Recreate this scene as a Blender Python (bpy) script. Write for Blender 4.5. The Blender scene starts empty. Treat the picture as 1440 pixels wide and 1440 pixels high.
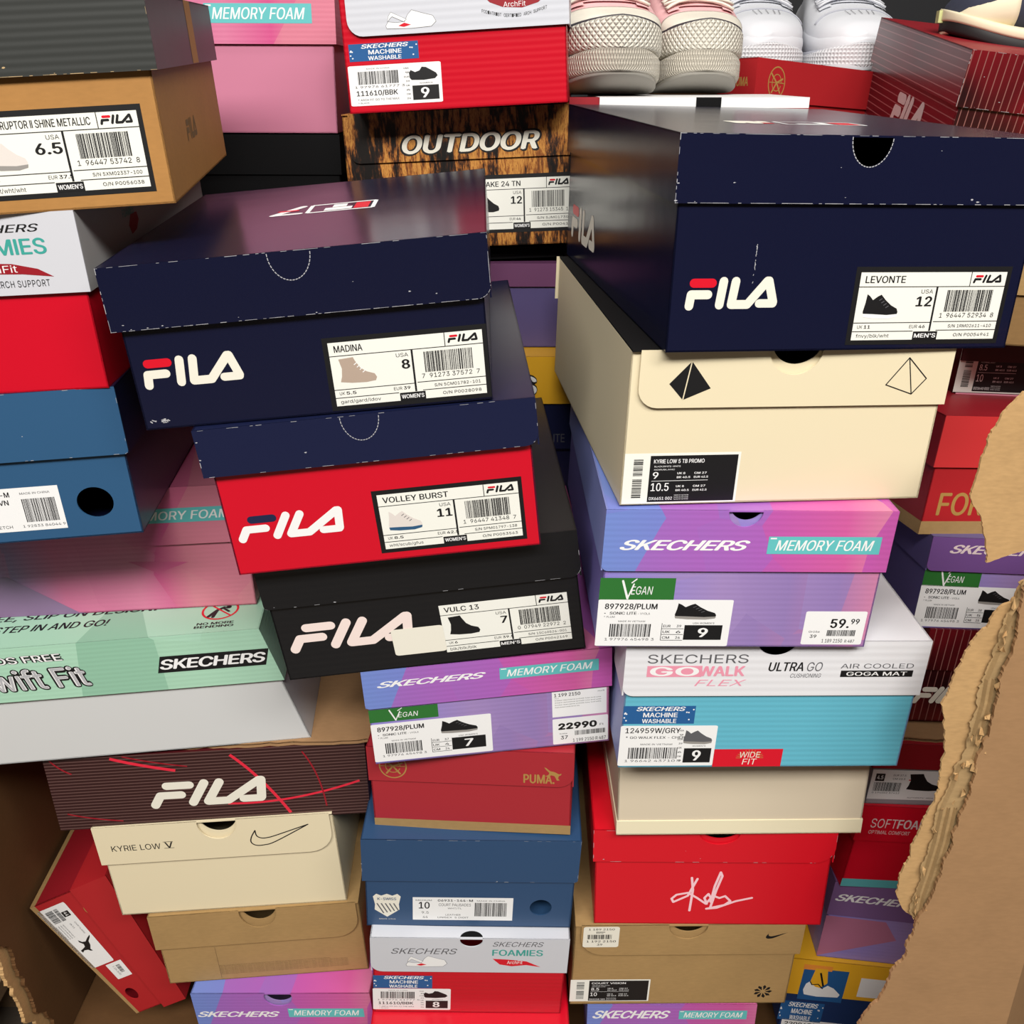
import bpy, bmesh, math, random
from mathutils import Matrix, Vector, Euler
S = bpy.context.scene
COL = S.collection
R3 = math.radians
CAM=(1378.5,24.056,0.9920)
BOX={
'R0':(0.1656,0.7173,0.01023,-0.4944,1.45,-0.6116,168.1,111,310,40,2.838,3.02e-05),
'R1':(0.1714,0.7128,0.1218,-0.08,1.432,-0.6433,220.3,114.7,330,40.33,3.349,0.03617),
'R2':(0.1887,0.7074,0.2375,-0.7726,1.357,-0.1929,219.7,120.3,330,38.36,2.313,-0.01591),
'R3':(0.2054,0.6986,0.3587,0.8913,1.262,0.1863,222.3,106.5,330,16,.9,-0.03022),
'R4':(0.206,0.6596,0.4653,1.467,1.202,0.7464,234.3,124.4,330,50.97,2.733,0.0172),
'R5':(0.1694,0.6449,0.5911,1.178,1.098,0.9394,206.1,116.2,310,49.57,2.506,0.02551),
'R6':(0.1886,0.6539,0.7086,5.841,0.986,1.077,223.8,114.1,329.8,40.71,2.762,0.007205),
'R7':(0.2193,0.6461,0.8228,7.689,1.042,1.232,240.8,135.2,351,40.62,2.789,-0.007899),
'C0':(-0.04314,0.6977,0.008517,0.4999,3.276,0.5604,193.4,112.2,310,40,2.962,-3.079e-05),
'C1':(-0.04348,0.7023,0.1217,-0.133,3.308,0.632,188.7,111.1,310,47.71,2.056,0.03338),
'C2':(-0.03977,0.7077,0.2338,-1.03,3.332,-0.2922,198.1,116.7,320,53.04,2.684,0.04898),
'C3':(-0.03577,0.7102,0.3514,-5.312,3.39,-1.749,182.5,97.12,319.9,38.98,1.616,0.0325),
'C4':(-0.01561,0.6986,0.4498,4.243,2.956,-3.954,204.9,100.2,310,39.1,2.167,0.02235),
'C5':(-0.06313,0.6872,0.5479,3.741,2.856,-5.19,245.1,112.7,287.7,41.9,3.223,-0.04227),
'C6':(-0.09238,0.6602,0.6579,3.444,2.855,-4.939,228.2,120,326.7,36.22,5.545,-0.01417),
'C7':(-0.1334,0.6516,0.7756,1.615,2.974,-5.012,242.7,114.6,273.7,42.74,5.121,0.01636),
'L3':(-0.2361,0.7329,0.007899,-2.439,1.296,-3.235,184.9,109.6,210,50,2.628,-7.831e-05),
'L2':(-0.2569,0.7501,0.1173,2.191,1.051,-3.422,211.1,99.76,330,46.06,3.443,0.0134),
'L5':(-0.2825,0.7483,0.2162,1.934,1.116,-3.091,228.9,118.2,330,46.99,3.516,0.002248),
'L6':(-0.2855,0.7482,0.3347,1.989,1.191,-2.585,293,81.38,329.9,85,3.147,0.03681),
'L7':(-0.3683,0.7353,0.4182,4.873,1.36,-2.408,330,125,219.3,55.45,3.679,-0.2644),
'L8':(-0.3866,0.7777,0.5442,1.907,1.569,-2.395,310,121.4,199.9,54.92,3.308,0.01815),
'L9':(-0.3844,0.6783,0.6634,4.932,1.503,-2.799,199.9,119,320,52.16,3.585,0.005438),
'L10':(-0.3882,0.6753,0.7823,1.866,1.828,-2.543,200,123.6,309.7,53.77,3.402,0.0104),
'L11':(-0.3357,0.666,0.908,8.437,1.74,-2.839,225,125,298.7,43.83,4.845,-0.001644),
'L1':(-0.4641,0.7734,0.1105,1.176,2.154,63.41,186.3,100.3,320,45,3,-0.0006394),
'BY':(0.04271,1.006,0.6174,0.4739,0.003734,0.03604,210,104.7,310,51.35,3.027,-3.814e-12),
'BD':(0.01154,1.041,0.7229,0.06141,-0.04372,0.02595,200,89.29,310,24.06,2.948,5.819e-12),
'BO':(-0.04081,1.031,0.8306,-3.209,0.04947,-2.582,244,131.1,300,46.21,2.381,0.01926),
'B9':(-0.04999,0.9881,0.9634,-4.256,-0.1118,-3.015,204.5,107,170,42.49,3.001,0.007782),
'BP':(-0.3323,1.105,0.9361,0.02606,-0.4988,0.2166,300,131,310,46.57,3.282,0.01775),
'A0':(0.3988,0.7662,0.006,-2.91,-2.924,4.487,200,102.5,310,49.6,2.979,0.009772),
'A1':(0.4325,0.7728,0.1063,-3.215,-2.96,4.579,200,104.8,310,44.12,2.734,0.01401),
'A2':(0.4438,0.7772,0.2107,1.568,-2.558,4.82,200,104,310,42.84,2.533,0.04094),
'A3':(0.4543,0.7864,0.3142,3.131,-2.469,4.557,200,73.06,309.9,28.39,2.881,-0.002056),
'A5':(0.5036,0.822,0.3903,3.55,-2.444,4.283,210,105.1,320,45,2.866,4.911e-05),
'A6':(0.4876,0.8248,0.497,2.884,-2.46,3.998,200,96.02,310,34.49,2.543,-0.01134),
'A8':(0.4781,0.8429,0.593,9.227,-1.9,4.118,200,115.4,320,48.52,2.85,0.01154),
'A9':(0.5376,0.9263,0.7004,5.295,-1.929,3.686,215,64.62,329.8,30,3.275,7.272e-05),
'A10':(0.5309,0.8463,0.7691,0.6722,-2.195,3.463,215,114.4,330,70.37,3.019,2.47e-05),
'TP':(0.3648,1.291,0.8827,38.17,-1.448,3.679,228,120,50,45,2.704,0.003768),
'TF':(0.551,1.046,0.8827,-3.825,7.302,6.208,240,120,336.4,51.35,3.036,-0.01576),
}
R={
'R7.logo':(-110.2,27.5,-47.8,49.6),
'R7.side':(227.8,20.0,332.7,48.6),
'R7.lab':(7.0,6.6,109.7,51.7),
'R7.top':(-63.3,46.2,-15.9,114.3),
'R7.notch':(-14.3,116.9,12.3,135.2),
'R7.scr':(-66.1,44.2,-65.3,68.9),
'R6.py0':(-70.7,106.3,-70.7,106.3),
'R6.py1':(-85.0,90.6,-85.0,90.6),
'R6.py2':(-74.6,79.1,-74.6,79.1),
'R6.py3':(-55.8,87.2,-55.8,87.2),
'R6.py4':(82.2,107.4,82.2,107.4),
'R6.py5':(68.7,88.2,68.7,88.2),
'R6.py6':(88.5,81.3,88.5,81.3),
'R6.py7':(97.3,92.5,97.3,92.5),
'R6.hole':(-17.9,96.6,20.6,111.2),
'R6.lab':(-110.8,0.7,-27.1,39.3),
'R6.blk':(-92.3,0.7,-27.2,37.7),
'R5.sk':(-93.5,84.0,1.2,92.5),
'R5.mf':(14.3,81.5,97.1,95.7),
'R5.veg':(-104.9,41.1,-48.8,59.6),
'R5.lab':(-104.9,0.4,-3.3,41.2),
'R5.price':(53.2,2.2,100.0,31.6),
'R5.hole':(-17.7,103.3,7.3,118.7),
'R4.sk':(-102.3,104.6,-23.0,112.9),
'R4.go':(-102.0,91.9,-24.4,102.3),
'R4.flex':(-63.3,83.3,-22.1,89.2),
'R4.ultra':(-6.1,96.9,38.9,105.4),
'R4.cush':(12.3,90.8,36.7,94.7),
'R4.air':(51.2,99.4,109.4,103.8),
'R4.goga':(52.1,91.3,109.9,97.4),
'R4.wash':(-117.0,44.4,-58.7,62.0),
'R4.lab':(-117.8,1.6,-38.5,42.5),
'R4.wide':(-38.7,0.2,18.6,18.3),
'R4.hole':(-12.8,112.2,8.4,124.0),
'R2.sig':(-36.9,17.8,40.8,69.2),
'R2.hole':(-13.4,105.5,21.8,117.7),
'R1.stk':(-102.1,85.8,-66.9,113.6),
'R1.hole':(-18.7,97.5,18.7,115.1),
'R1.sw':(76.5,95.8,97.5,104.3),
'R1.lab':(-110.8,4.2,-30.1,35.8),
'R1.pin':(76.3,6.6,94.5,27.3),
'R0.sk':(-81.4,90.5,-1.3,102.4),
'R0.mf':(7.6,89.5,77.5,102.4),
'C1.sk':(-76.1,89.3,-12.0,97.2),
'C1.clog':(-61.7,71.0,-21.5,87.0),
'C1.hole':(-10.0,-7.4,12.1,7.3),
'C1.holef':(-9.5,102.4,12.4,111.6),
'C1.sk2':(22.3,100.7,71.4,107.4),
'C1.foam':(22.1,87.6,71.4,96.4),
'C1.arch':(22.8,68.0,70.0,84.1),
'C1.wash':(-94.8,36.3,-36.0,55.1),
'C1.lab':(-95.5,3.8,-17.4,35.8),
'C2.shield':(-92.3,8.3,-65.6,43.9),
'C2.lab':(-54.1,8.9,42.3,39.7),
'C2.hole':(58.4,16.6,80.4,38.3),
'C3.emb':(-81.8,62.1,-57.4,89.8),
'C3.puma':(48.1,61.8,75.9,72.3),
'C3.cat':(66.5,66.0,82.0,80.8),
'C4.sk':(-92.6,82.2,-1.6,88.4),
'C4.mf':(9.9,79.0,93.4,90.6),
'C4.veg':(-102.9,45.0,-44.2,58.6),
'C4.lab':(-102.7,1.9,0.3,42.9),
'C4.pr1':(53.3,31.6,100.3,58.6),
'C4.pr2':(53.2,1.7,101.6,29.5),
'C5.logo':(-110.8,25.3,-10.2,54.3),
'C5.stk':(-32.7,12.6,9.5,38.0),
'C5.lab':(9.1,10.4,112.3,55.8),
'C6.logo':(-104.8,26.4,-25.9,49.4),
'C6.lab':(-2.0,9.3,101.2,54.5),
'C6.notch':(-17.0,106.5,10.2,124.2),
'C7.logo':(-115.1,28.9,-45.7,51.7),
'C7.lab':(13.4,4.8,117.9,50.1),
'C7.notch':(-15.2,96.6,12.7,114.6),
'C7.top':(-33.5,117.7,38.2,159.5),
'L11.lab':(98.6,11.3,99.1,58.7),
'L11.div':(43.8,44.3,43.8,44.3),
'L11.side':(129.6,14.4,152.6,62.1),
'L11.str':(130.8,81.0,202.5,124.5),
'L10.sk':(77.6,111.9,78.7,116.5),
'L10.foam':(77.6,96.6,80.0,106.3),
'L10.arch':(78.3,81.3,81.0,92.6),
'L10.ring':(76.6,76.1,77.7,80.9),
'L9.lab':(44.9,9.0,45.1,44.9),
'L9.hole':(54.4,17.9,84.1,39.8),
'L8.mf':(138.4,87.5,139.0,99.8),
'L8.txt':(76.9,85.5,139.2,97.1),
'L7.sk':(69.4,90.7,164.0,101.3),
'L7.hf':(-11.2,106.5,-5.8,117.4),
'L7.sf':(-4.6,80.4,6.3,102.5),
'L7.nmb':(110.4,6.4,144.5,13.1),
'L7.icon':(114.1,18.9,147.1,39.8),
'L7.t1':(-68.6,41.4,69.1,42.8),
'L7.t2':(-61.9,23.8,31.8,26.4),
'L7.div':(53.3,70.4,68.3,122.9),
'L6.logo':(-53.8,16.5,57.2,49.8),
'L5.txt':(-103.9,87.7,-43.2,96.2),
'L5.hole':(-17.2,96.3,22.1,116.6),
'L5.sw':(30.9,83.5,90.0,106.6),
'L2.hole':(-16.6,75.5,21.9,97.1),
'L2.txt':(-43.7,5.2,93.4,17.5),
'L2.qr':(-108.7,7.8,-58.6,44.8),
'L3.hole':(-17.5,94.1,12.6,121.7),
'L3.holeT':(-10.4,0.3,3.2,6.3),
'L3.sk':(-93.2,74.6,-4.1,83.2),
'L3.mf':(5.2,74.4,85.9,87.3),
'L1.lab':(-84.3,3.3,-83.2,36.5,9.7,37.4,11.5,1.6),
'L1.stk':(15.4,20.9,13.8,44.8,37.0,45.6,38.4,20.9),
'L1.hole':(61.9,11.3,71.1,28.5),
'L1.emb':(-66.8,69.7,-66.8,69.7),
'BP.mf':(129.8,103.3,130.9,121.2),
'BP.txt':(119.3,105.8,120.1,118.6),
'B9.clog':(-60.7,68.8,-14.5,84.0),
'B9.sk':(-76.0,92.1,-37.4,96.1),
'B9.arch':(28.9,79.9,86.5,91.2),
'B9.at':(46.8,80.6,66.7,85.6),
'B9.ring':(27.2,73.7,84.2,79.0),
'B9.wash':(-97.7,44.1,-33.0,58.7),
'B9.lab':(-100.3,6.3,-13.4,40.5),
'BO.txt':(-65.0,90.7,72.9,110.2),
'BO.lab':(20.8,16.0,22.5,64.9),
'BO.div':(55.4,37.6,55.4,37.6),
'BO.fil':(82.8,60.4,82.8,60.4),
'BY.s':(-32.9,62.9,-15.8,84.7),
'BY.te':(2.2,8.7,14.4,18.5),
'A0.win':(-88.3,46.5,-39.5,96.6),
'A0.foot':(-84.0,52.4,-43.3,93.1),
'A0.col':(-97.7,46.3,-93.3,99.6),
'A0.qr':(-25.1,55.2,-3.0,85.2),
'A0.wash':(-104.6,11.1,-54.7,39.4),
'A1.sk':(-98.3,77.3,-34.2,94.6),
'A2.soft':(-89.5,77.9,-43.1,89.2),
'A2.opt':(-89.4,70.4,-46.5,74.8),
'A3.lab':(-102.0,5.9,-99.6,41.0),
'A3.shoe':(-61.3,16.8,-27.1,37.8),
'A3.sq':(-95.4,27.6,-86.0,36.5),
'A5.logo':(-103.1,19.9,-72.6,40.7),
'A6.sk':(-83.8,83.1,-45.6,93.5),
'A6.veg':(-102.8,45.7,-36.9,60.5),
'A6.lab':(-103.5,1.6,-101.1,45.6),
'A8.fo':(-87.3,18.7,-55.4,43.6),
'A8.band':(-101.5,0.1,-100.0,14.4),
'A9.lab':(-114.9,3.2,-108.3,45.6),
'A9.blk':(-91.9,5.3,-90.1,47.3),
'A9.n1':(-87.8,29.4,-75.9,36.8),
'A9.n2':(-87.7,17.4,-79.1,25.5),
'TP.emb':(-97.4,84.2,-60.1,113.8),
'TP.puma':(7.7,89.8,27.2,98.5),
'TF.logo':(84.5,19.1,202.5,59.6),
'L8.t0':(-77.7,1.7,-77.7,1.7),
'L8.t1':(-61.8,40.8,-61.8,40.8),
'L8.t2':(-5.8,1.1,-5.8,1.1),
'L8.u0':(47.5,50.2,47.5,50.2),
'L8.u1':(100.6,47.1,100.6,47.1),
'L8.u2':(71.7,37.2,71.7,37.2),
'A1.q0':(-101.6,56.8,-101.6,56.8),
'A1.q1':(-37.7,55.7,-37.7,55.7),
'A1.q2':(-21.5,32.3,-21.5,32.3),
'A1.q3':(-100.6,1.1,-100.6,1.1),
}
TAPER={'L1':.35}
INNER =[ (0.321,0.810),(0.317,0.806),(0.310,0.794),(0.306,0.778),(0.304,0.767),(0.303,0.756),(0.302,0.740),(0.304,0.734),(0.310,0.726),(0.315,0.713),(0.318,0.704),(0.322,0.690),(0.331,0.694),(0.344,0.699) ]
INNER2 =[ (0.349,0.676),(0.347,0.663),(0.336,0.654),(0.327,0.635),(0.319,0.615),(0.316,0.592),(0.313,0.575),(0.317,0.554),(0.320,0.535),(0.321,0.511),(0.322,0.484),(0.315,0.465),(0.313,0.439),(0.308,0.413),(0.308,0.392),(0.313,0.380),(0.326,0.366) ]
OUTER =[ (0.346,0.677),(0.349,0.637),(0.348,0.621),(0.346,0.600),(0.345,0.574),(0.345,0.554),(0.342,0.538),(0.342,0.502),(0.340,0.472),(0.337,0.439),(0.334,0.413),(0.329,0.388),(0.324,0.371),(0.323,0.351),(0.321,0.330),(0.313,0.318),(0.310,0.289),(0.302,0.274),(0.295,0.256),(0.292,0.236) ]
FLUTE =[ (0.347,0.679),(0.345,0.663),(0.341,0.652),(0.340,0.629),(0.335,0.599),(0.336,0.579),(0.335,0.551),(0.334,0.528),(0.330,0.524),(0.328,0.505),(0.324,0.483),(0.324,0.450),(0.322,0.416),(0.320,0.393),(0.320,0.377),(0.325,0.369) ]
LEFTTORN =[ (0.723,0.192),(0.734,0.169),(0.732,0.147),(0.740,0.123),(0.746,0.095),(0.747,0.067),(0.762,0.045),(0.771,0.018) ]

FONT = {'A': (240, "8,0 101,254 138,254 231,0 198,0 144,151 138,167 132,186 127,201 122,219 116,239 123,239 117,219 111,201 106,185 100,166 95,151 43,0 55,71 55,99 185,99 185,71 120,227 77,99 163,99 173,71 67,71", "0,17,18 18,19,0 1,15,14 1,14,13 13,12,1 12,10,1 19,16,15 15,1,19 0,19,1 4,3,21 3,20,21 20,3,2 5,20,6 20,2,6 7,6,2 8,7,2 9,8,2 11,9,2 26,23,18 10,12,22 10,22,11 1,10,11 11,2,1 24,25,21 9,11,22 23,26,24 16,19,23 19,18,23 20,5,24 21,20,24 4,21,25 25,24,26 18,17,26"),
'B': (228, "30,0 30,254 121,254 145,252 164,245 180,235 190,221 197,205 199,187 198,172 193,160 187,150 178,143 168,137 157,133 157,131 170,129 182,123 192,114 201,102 207,86 209,68 207,50 200,33 189,20 172,9 158,4 142,1 123,0 62,29 122,29 148,31 165,40 175,53 178,68 176,81 171,92 163,102 153,109 140,114 124,115 62,115 62,143 119,143 132,144 144,148 154,155 162,163 166,174 168,186 165,202 156,214 141,223 120,226 62,226", "0,29,41 1,0,41 41,42,1 42,54,1 40,44,43 29,0,28 28,30,29 40,43,41 42,41,43 53,2,54 1,54,2 31,27,26 39,38,15 14,46,45 30,28,27 27,31,30 44,40,39 39,15,44 15,14,44 14,45,44 52,3,53 2,53,3 32,25,24 24,23,32 33,32,23 23,22,33 34,33,22 22,21,34 21,20,34 35,34,20 20,19,35 36,35,19 19,18,36 10,9,48 49,48,9 9,8,49 8,7,49 50,49,7 7,6,50 31,26,25 25,32,31 36,18,37 18,17,37 17,16,37 38,37,16 15,38,16 46,14,13 47,46,13 13,12,47 12,11,47 11,10,47 10,48,47 50,6,51 6,5,51 5,4,51 52,51,4 3,52,4"),
'C': (255, "134,-3 113,-2 93,4 75,12 59,25 46,40 35,58 27,78 22,101 20,127 22,153 27,176 35,197 46,215 59,230 75,242 93,251 113,256 134,258 152,256 170,252 186,245 201,236 214,224 224,209 232,193 236,174 204,174 200,186 195,197 187,206 179,214 169,220 158,224 146,227 134,228 111,225 92,216 80,207 71,196 62,182 57,166 53,148 52,127 53,107 57,88 63,72 71,59 80,47 92,38 112,29 134,26 146,27 158,30 169,34 179,40 187,48 195,57 200,68 204,80 236,80 232,62 224,45 214,31 201,19 187,9 170,2 153,-2", "8,7,45 45,44,8 9,8,44 44,43,9 43,42,9 10,9,42 42,41,10 11,10,41 41,40,11 12,11,40 49,48,3 36,16,37 0,51,1 50,1,51 1,50,2 16,36,17 49,3,2 2,50,49 15,38,37 37,16,15 3,48,4 5,4,48 48,47,5 6,5,47 47,46,6 7,6,46 45,7,46 12,40,39 13,12,39 39,38,13 14,13,38 38,15,14 18,35,34 67,53,52 33,19,34 18,34,19 54,66,65 65,55,54 31,21,32 20,32,21 53,67,66 66,54,53 32,20,33 19,33,20 26,25,27 63,62,57 58,57,62 62,61,58 59,58,61 61,60,59 27,25,28 25,24,28 29,28,24 24,23,29 30,29,23 22,30,23 55,65,64 56,55,64 64,63,56 63,57,56 30,22,31 21,31,22 67,52,0 51,0,52 17,36,35 35,18,17"),
'D': (251, "109,0 48,0 48,29 107,29 127,30 144,34 159,40 171,49 182,61 189,75 195,90 198,108 200,128 198,147 195,165 190,180 182,194 172,205 160,214 145,221 129,225 110,226 47,226 47,254 113,254 136,253 157,248 176,239 192,228 206,213 217,196 225,175 229,153 231,128 229,102 224,80 217,59 206,42 192,27 175,15 156,7 134,2 62,254 62,0 30,0 30,254 62,226 62,29", "45,44,22 22,23,45 0,3,43 2,43,47 43,2,1 44,1,2 22,44,2 22,2,46 22,46,42 23,22,42 41,5,4 24,20,25 26,19,18 5,41,40 40,6,5 25,20,19 19,26,25 41,4,0 3,0,4 20,24,21 42,21,24 27,17,28 34,33,11 12,11,33 13,12,33 33,32,13 8,38,37 37,36,8 9,8,36 36,35,9 10,9,35 35,34,10 34,11,10 13,32,14 32,31,14 15,14,31 31,30,15 16,15,30 30,29,16 17,16,29 28,17,29 6,40,39 7,6,39 39,38,7 38,8,7 17,27,18 26,18,27 21,42,46 2,47,46 43,3,47"),
'E': (209, "30,0 30,254 186,254 186,226 62,226 62,143 178,143 178,114 62,114 62,29 188,29 188,0", "0,9,8 1,0,8 8,5,1 5,4,1 9,0,11 11,10,9 5,8,7 7,6,5 3,2,4 1,4,2"),
'F': (205, "30,0 30,254 185,254 185,226 62,226 62,139 173,139 173,111 62,111 62,0", "9,8,0 8,5,0 1,0,5 3,2,4 5,8,7 7,6,5 1,5,4 4,2,1"),
'G': (260, "134,-3 113,-2 93,4 75,13 59,25 45,40 35,58 27,78 22,102 20,127 22,153 27,176 35,197 45,215 59,230 74,242 92,251 112,256 132,258 152,256 170,252 187,245 202,235 214,222 225,208 232,192 237,174 204,174 199,186 194,197 186,206 178,213 168,220 158,224 146,227 133,228 111,225 92,216 75,202 62,182 57,166 53,148 52,127 53,107 57,88 63,72 71,59 81,47 92,38 112,29 134,26 155,29 172,36 187,47 198,62 205,80 207,101 217,100 141,100 141,128 239,128 239,100 237,80 233,62 225,45 215,31 203,19 188,9 172,2 154,-2 207,100", "8,7,44 44,43,8 9,8,43 43,42,9 42,41,9 10,9,41 41,40,10 11,10,40 40,39,11 12,11,39 39,13,12 48,47,3 37,16,15 0,50,1 49,2,1 1,50,49 17,36,35 35,18,17 48,3,2 2,49,48 16,37,36 36,17,16 3,47,4 47,46,4 5,4,46 6,5,46 46,45,6 7,6,45 44,7,45 13,39,38 14,13,38 38,37,14 37,15,14 19,34,33 52,68,67 51,69,68 68,52,51 31,21,32 21,20,32 33,32,20 19,33,20 62,61,57 61,60,57 54,65,64 64,63,54 55,54,63 63,62,55 62,57,55 56,70,57 57,60,56 26,25,27 28,27,25 25,24,28 52,67,66 53,52,66 66,65,53 65,54,53 70,56,58 59,58,56 56,60,59 28,24,29 24,23,29 30,29,23 23,22,30 31,30,22 21,31,22 50,0,69 69,51,50 34,19,35 18,35,19 55,57,70"),
'H': (258, "30,0 30,254 62,254 62,144 196,144 196,254 228,254 228,0 196,0 196,116 62,116 62,0", "0,11,10 1,0,10 10,3,1 3,2,1 9,8,7 7,6,9 4,9,6 6,5,4 3,10,9 9,4,3"),
'I': (78, "22,0 56,0 56,254 22,254", "0,1,2 0,2,3"),
'J': (198, "93,-3 71,-1 53,5 38,16 26,31 19,50 17,73 17,86 49,86 49,73 52,52 61,37 75,28 93,25 110,28 124,37 133,52 136,73 136,254 168,254 168,73 166,50 159,31 147,16 132,5 113,-1", "6,5,9 7,6,9 1,12,2 12,11,2 2,11,3 4,3,11 11,10,4 5,4,10 9,5,10 7,9,8 14,13,25 14,25,24 24,15,14 21,20,17 18,17,20 20,19,18 15,24,23 23,22,15 16,15,22 22,21,16 21,17,16 25,13,0 1,0,13 12,1,13"),
'K': (233, "52,73 52,108 61,119 70,131 78,141 87,152 96,162 106,172 182,254 224,254 116,138 114,138 30,0 30,254 62,254 62,167 62,112 62,97 62,0 186,0 94,130 114,155 224,0 62,120 62,83 99,123 122,144", "0,1,12 13,12,1 0,12,18 1,0,17 17,16,1 2,1,16 2,16,23 2,23,15 1,2,15 13,1,15 15,14,13 5,4,20 20,11,21 19,22,10 10,22,26 21,10,26 8,21,9 10,21,11 6,5,21 7,6,21 21,8,7 16,17,20 3,16,20 20,4,3 0,18,24 17,0,24 16,3,23 11,20,25 10,11,25 19,10,25 17,24,25 20,17,25 5,20,21 9,21,26"),
'L': (196, "30,0 30,254 62,254 62,29 181,29 181,0", "1,0,3 3,0,5 5,4,3 1,3,2"),
'M': (314, "30,0 30,254 76,254 139,94 144,79 150,61 153,52 156,42 158,33 161,24 154,24 159,41 165,61 168,70 171,79 174,87 176,94 238,254 284,254 284,0 252,0 252,145 252,163 252,174 253,184 253,207 253,229 256,229 253,217 249,205 241,181 237,171 234,161 231,152 228,145 171,0 143,0 85,145 83,152 80,160 72,181 69,192 65,204 60,216 56,229 59,229 60,208 60,186 61,164 61,154 61,145 61,0 157,36 60,217", "47,46,1 44,1,46 51,50,0 1,0,50 50,49,1 49,48,1 47,1,48 44,46,53 45,44,53 8,52,10 6,10,7 10,6,36 42,41,2 43,42,2 45,43,2 44,45,2 1,44,2 11,9,12 25,24,18 28,25,18 18,27,28 27,26,28 21,20,19 19,18,21 22,21,18 18,24,22 23,22,24 28,26,29 16,15,34 30,29,17 29,26,17 26,27,17 27,18,17 10,36,35 35,9,10 8,10,9 9,11,8 52,8,11 33,32,34 41,40,2 38,37,3 3,2,39 40,39,2 39,38,3 7,10,52 31,30,17 17,16,31 32,31,16 16,34,32 12,9,35 35,34,14 15,14,34 14,13,35 13,12,35 3,37,4 37,36,4 5,4,36 6,5,36 43,45,53"),
'N': (261, "30,0 30,254 68,254 172,91 176,84 181,75 187,65 194,53 200,41 207,27 202,27 201,41 200,54 200,67 200,79 199,97 199,254 232,254 232,0 193,0 101,145 95,155 89,165 82,177 74,191 54,226 60,227 61,192 62,177 62,164 62,153 62,145 62,0 201,39 60,215", "32,31,0 1,0,31 31,30,1 25,1,27 1,30,29 29,28,1 27,1,28 26,25,34 24,2,26 25,26,2 1,25,2 19,7,6 10,9,33 11,9,12 9,18,12 13,12,18 14,13,18 18,9,19 9,10,19 7,19,10 10,8,7 14,18,15 18,17,15 16,15,17 6,5,19 2,24,23 21,20,3 3,2,22 23,22,2 22,21,3 9,11,33 8,10,33 4,3,20 20,19,4 5,4,19 25,27,34 24,26,34"),
'O': (266, "133,-3 112,-2 93,4 75,12 59,25 46,40 35,58 27,78 22,101 20,127 22,153 27,176 35,197 46,215 59,230 75,242 93,251 112,256 133,258 155,256 174,251 192,242 208,230 221,215 232,197 240,176 245,153 247,127 245,101 240,78 232,58 221,40 208,25 192,12 174,4 155,-2 133,26 155,29 175,38 186,47 196,58 204,72 210,88 214,106 215,127 214,148 210,166 204,182 196,196 186,207 175,216 155,225 133,228 112,225 92,216 81,207 71,196 63,182 57,166 53,148 52,127 53,106 57,88 63,72 71,58 81,47 92,38 112,29", "7,6,63 63,62,7 8,7,62 62,61,8 9,8,61 61,60,9 60,59,9 10,9,59 59,58,10 11,10,58 0,36,1 36,67,1 2,1,67 16,54,53 53,17,16 66,3,2 2,67,66 15,55,54 54,16,15 3,66,4 66,65,4 65,64,4 5,4,64 6,5,64 63,6,64 11,58,57 12,11,57 57,56,12 13,12,56 56,55,13 14,13,55 55,15,14 19,51,20 37,35,34 51,19,52 18,52,19 50,49,21 33,38,34 37,34,38 20,51,50 50,21,20 29,28,42 43,42,28 28,27,43 44,43,27 45,44,27 27,26,45 46,45,26 26,25,46 47,46,25 25,24,47 38,33,32 39,38,32 40,39,32 32,31,40 31,30,40 41,40,30 30,29,41 29,42,41 47,24,48 24,23,48 49,48,23 23,22,49 21,49,22 36,0,35 35,37,36 17,53,52 52,18,17"),
'P': (222, "30,0 30,254 118,254 136,253 152,250 166,244 183,231 195,215 202,195 204,174 202,152 195,133 183,116 166,104 152,98 136,94 118,93 55,93 55,121 116,121 134,123 149,128 159,136 167,147 171,160 172,174 171,188 167,201 159,211 148,219 134,224 116,226 62,226 62,0 62,121 62,93", "17,18,0 1,0,18 17,0,33 18,17,34 18,34,32 1,18,32 15,14,20 14,21,20 17,33,35 16,15,19 15,20,19 30,3,31 3,2,31 32,31,2 1,32,2 26,25,9 9,8,26 22,13,12 23,22,12 12,11,23 11,10,23 24,23,10 10,9,24 9,25,24 26,8,27 8,7,27 7,6,27 28,27,6 5,28,6 21,14,13 13,22,21 28,5,29 5,4,29 30,29,4 3,30,4 16,19,35 19,34,35 17,35,34"),
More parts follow.
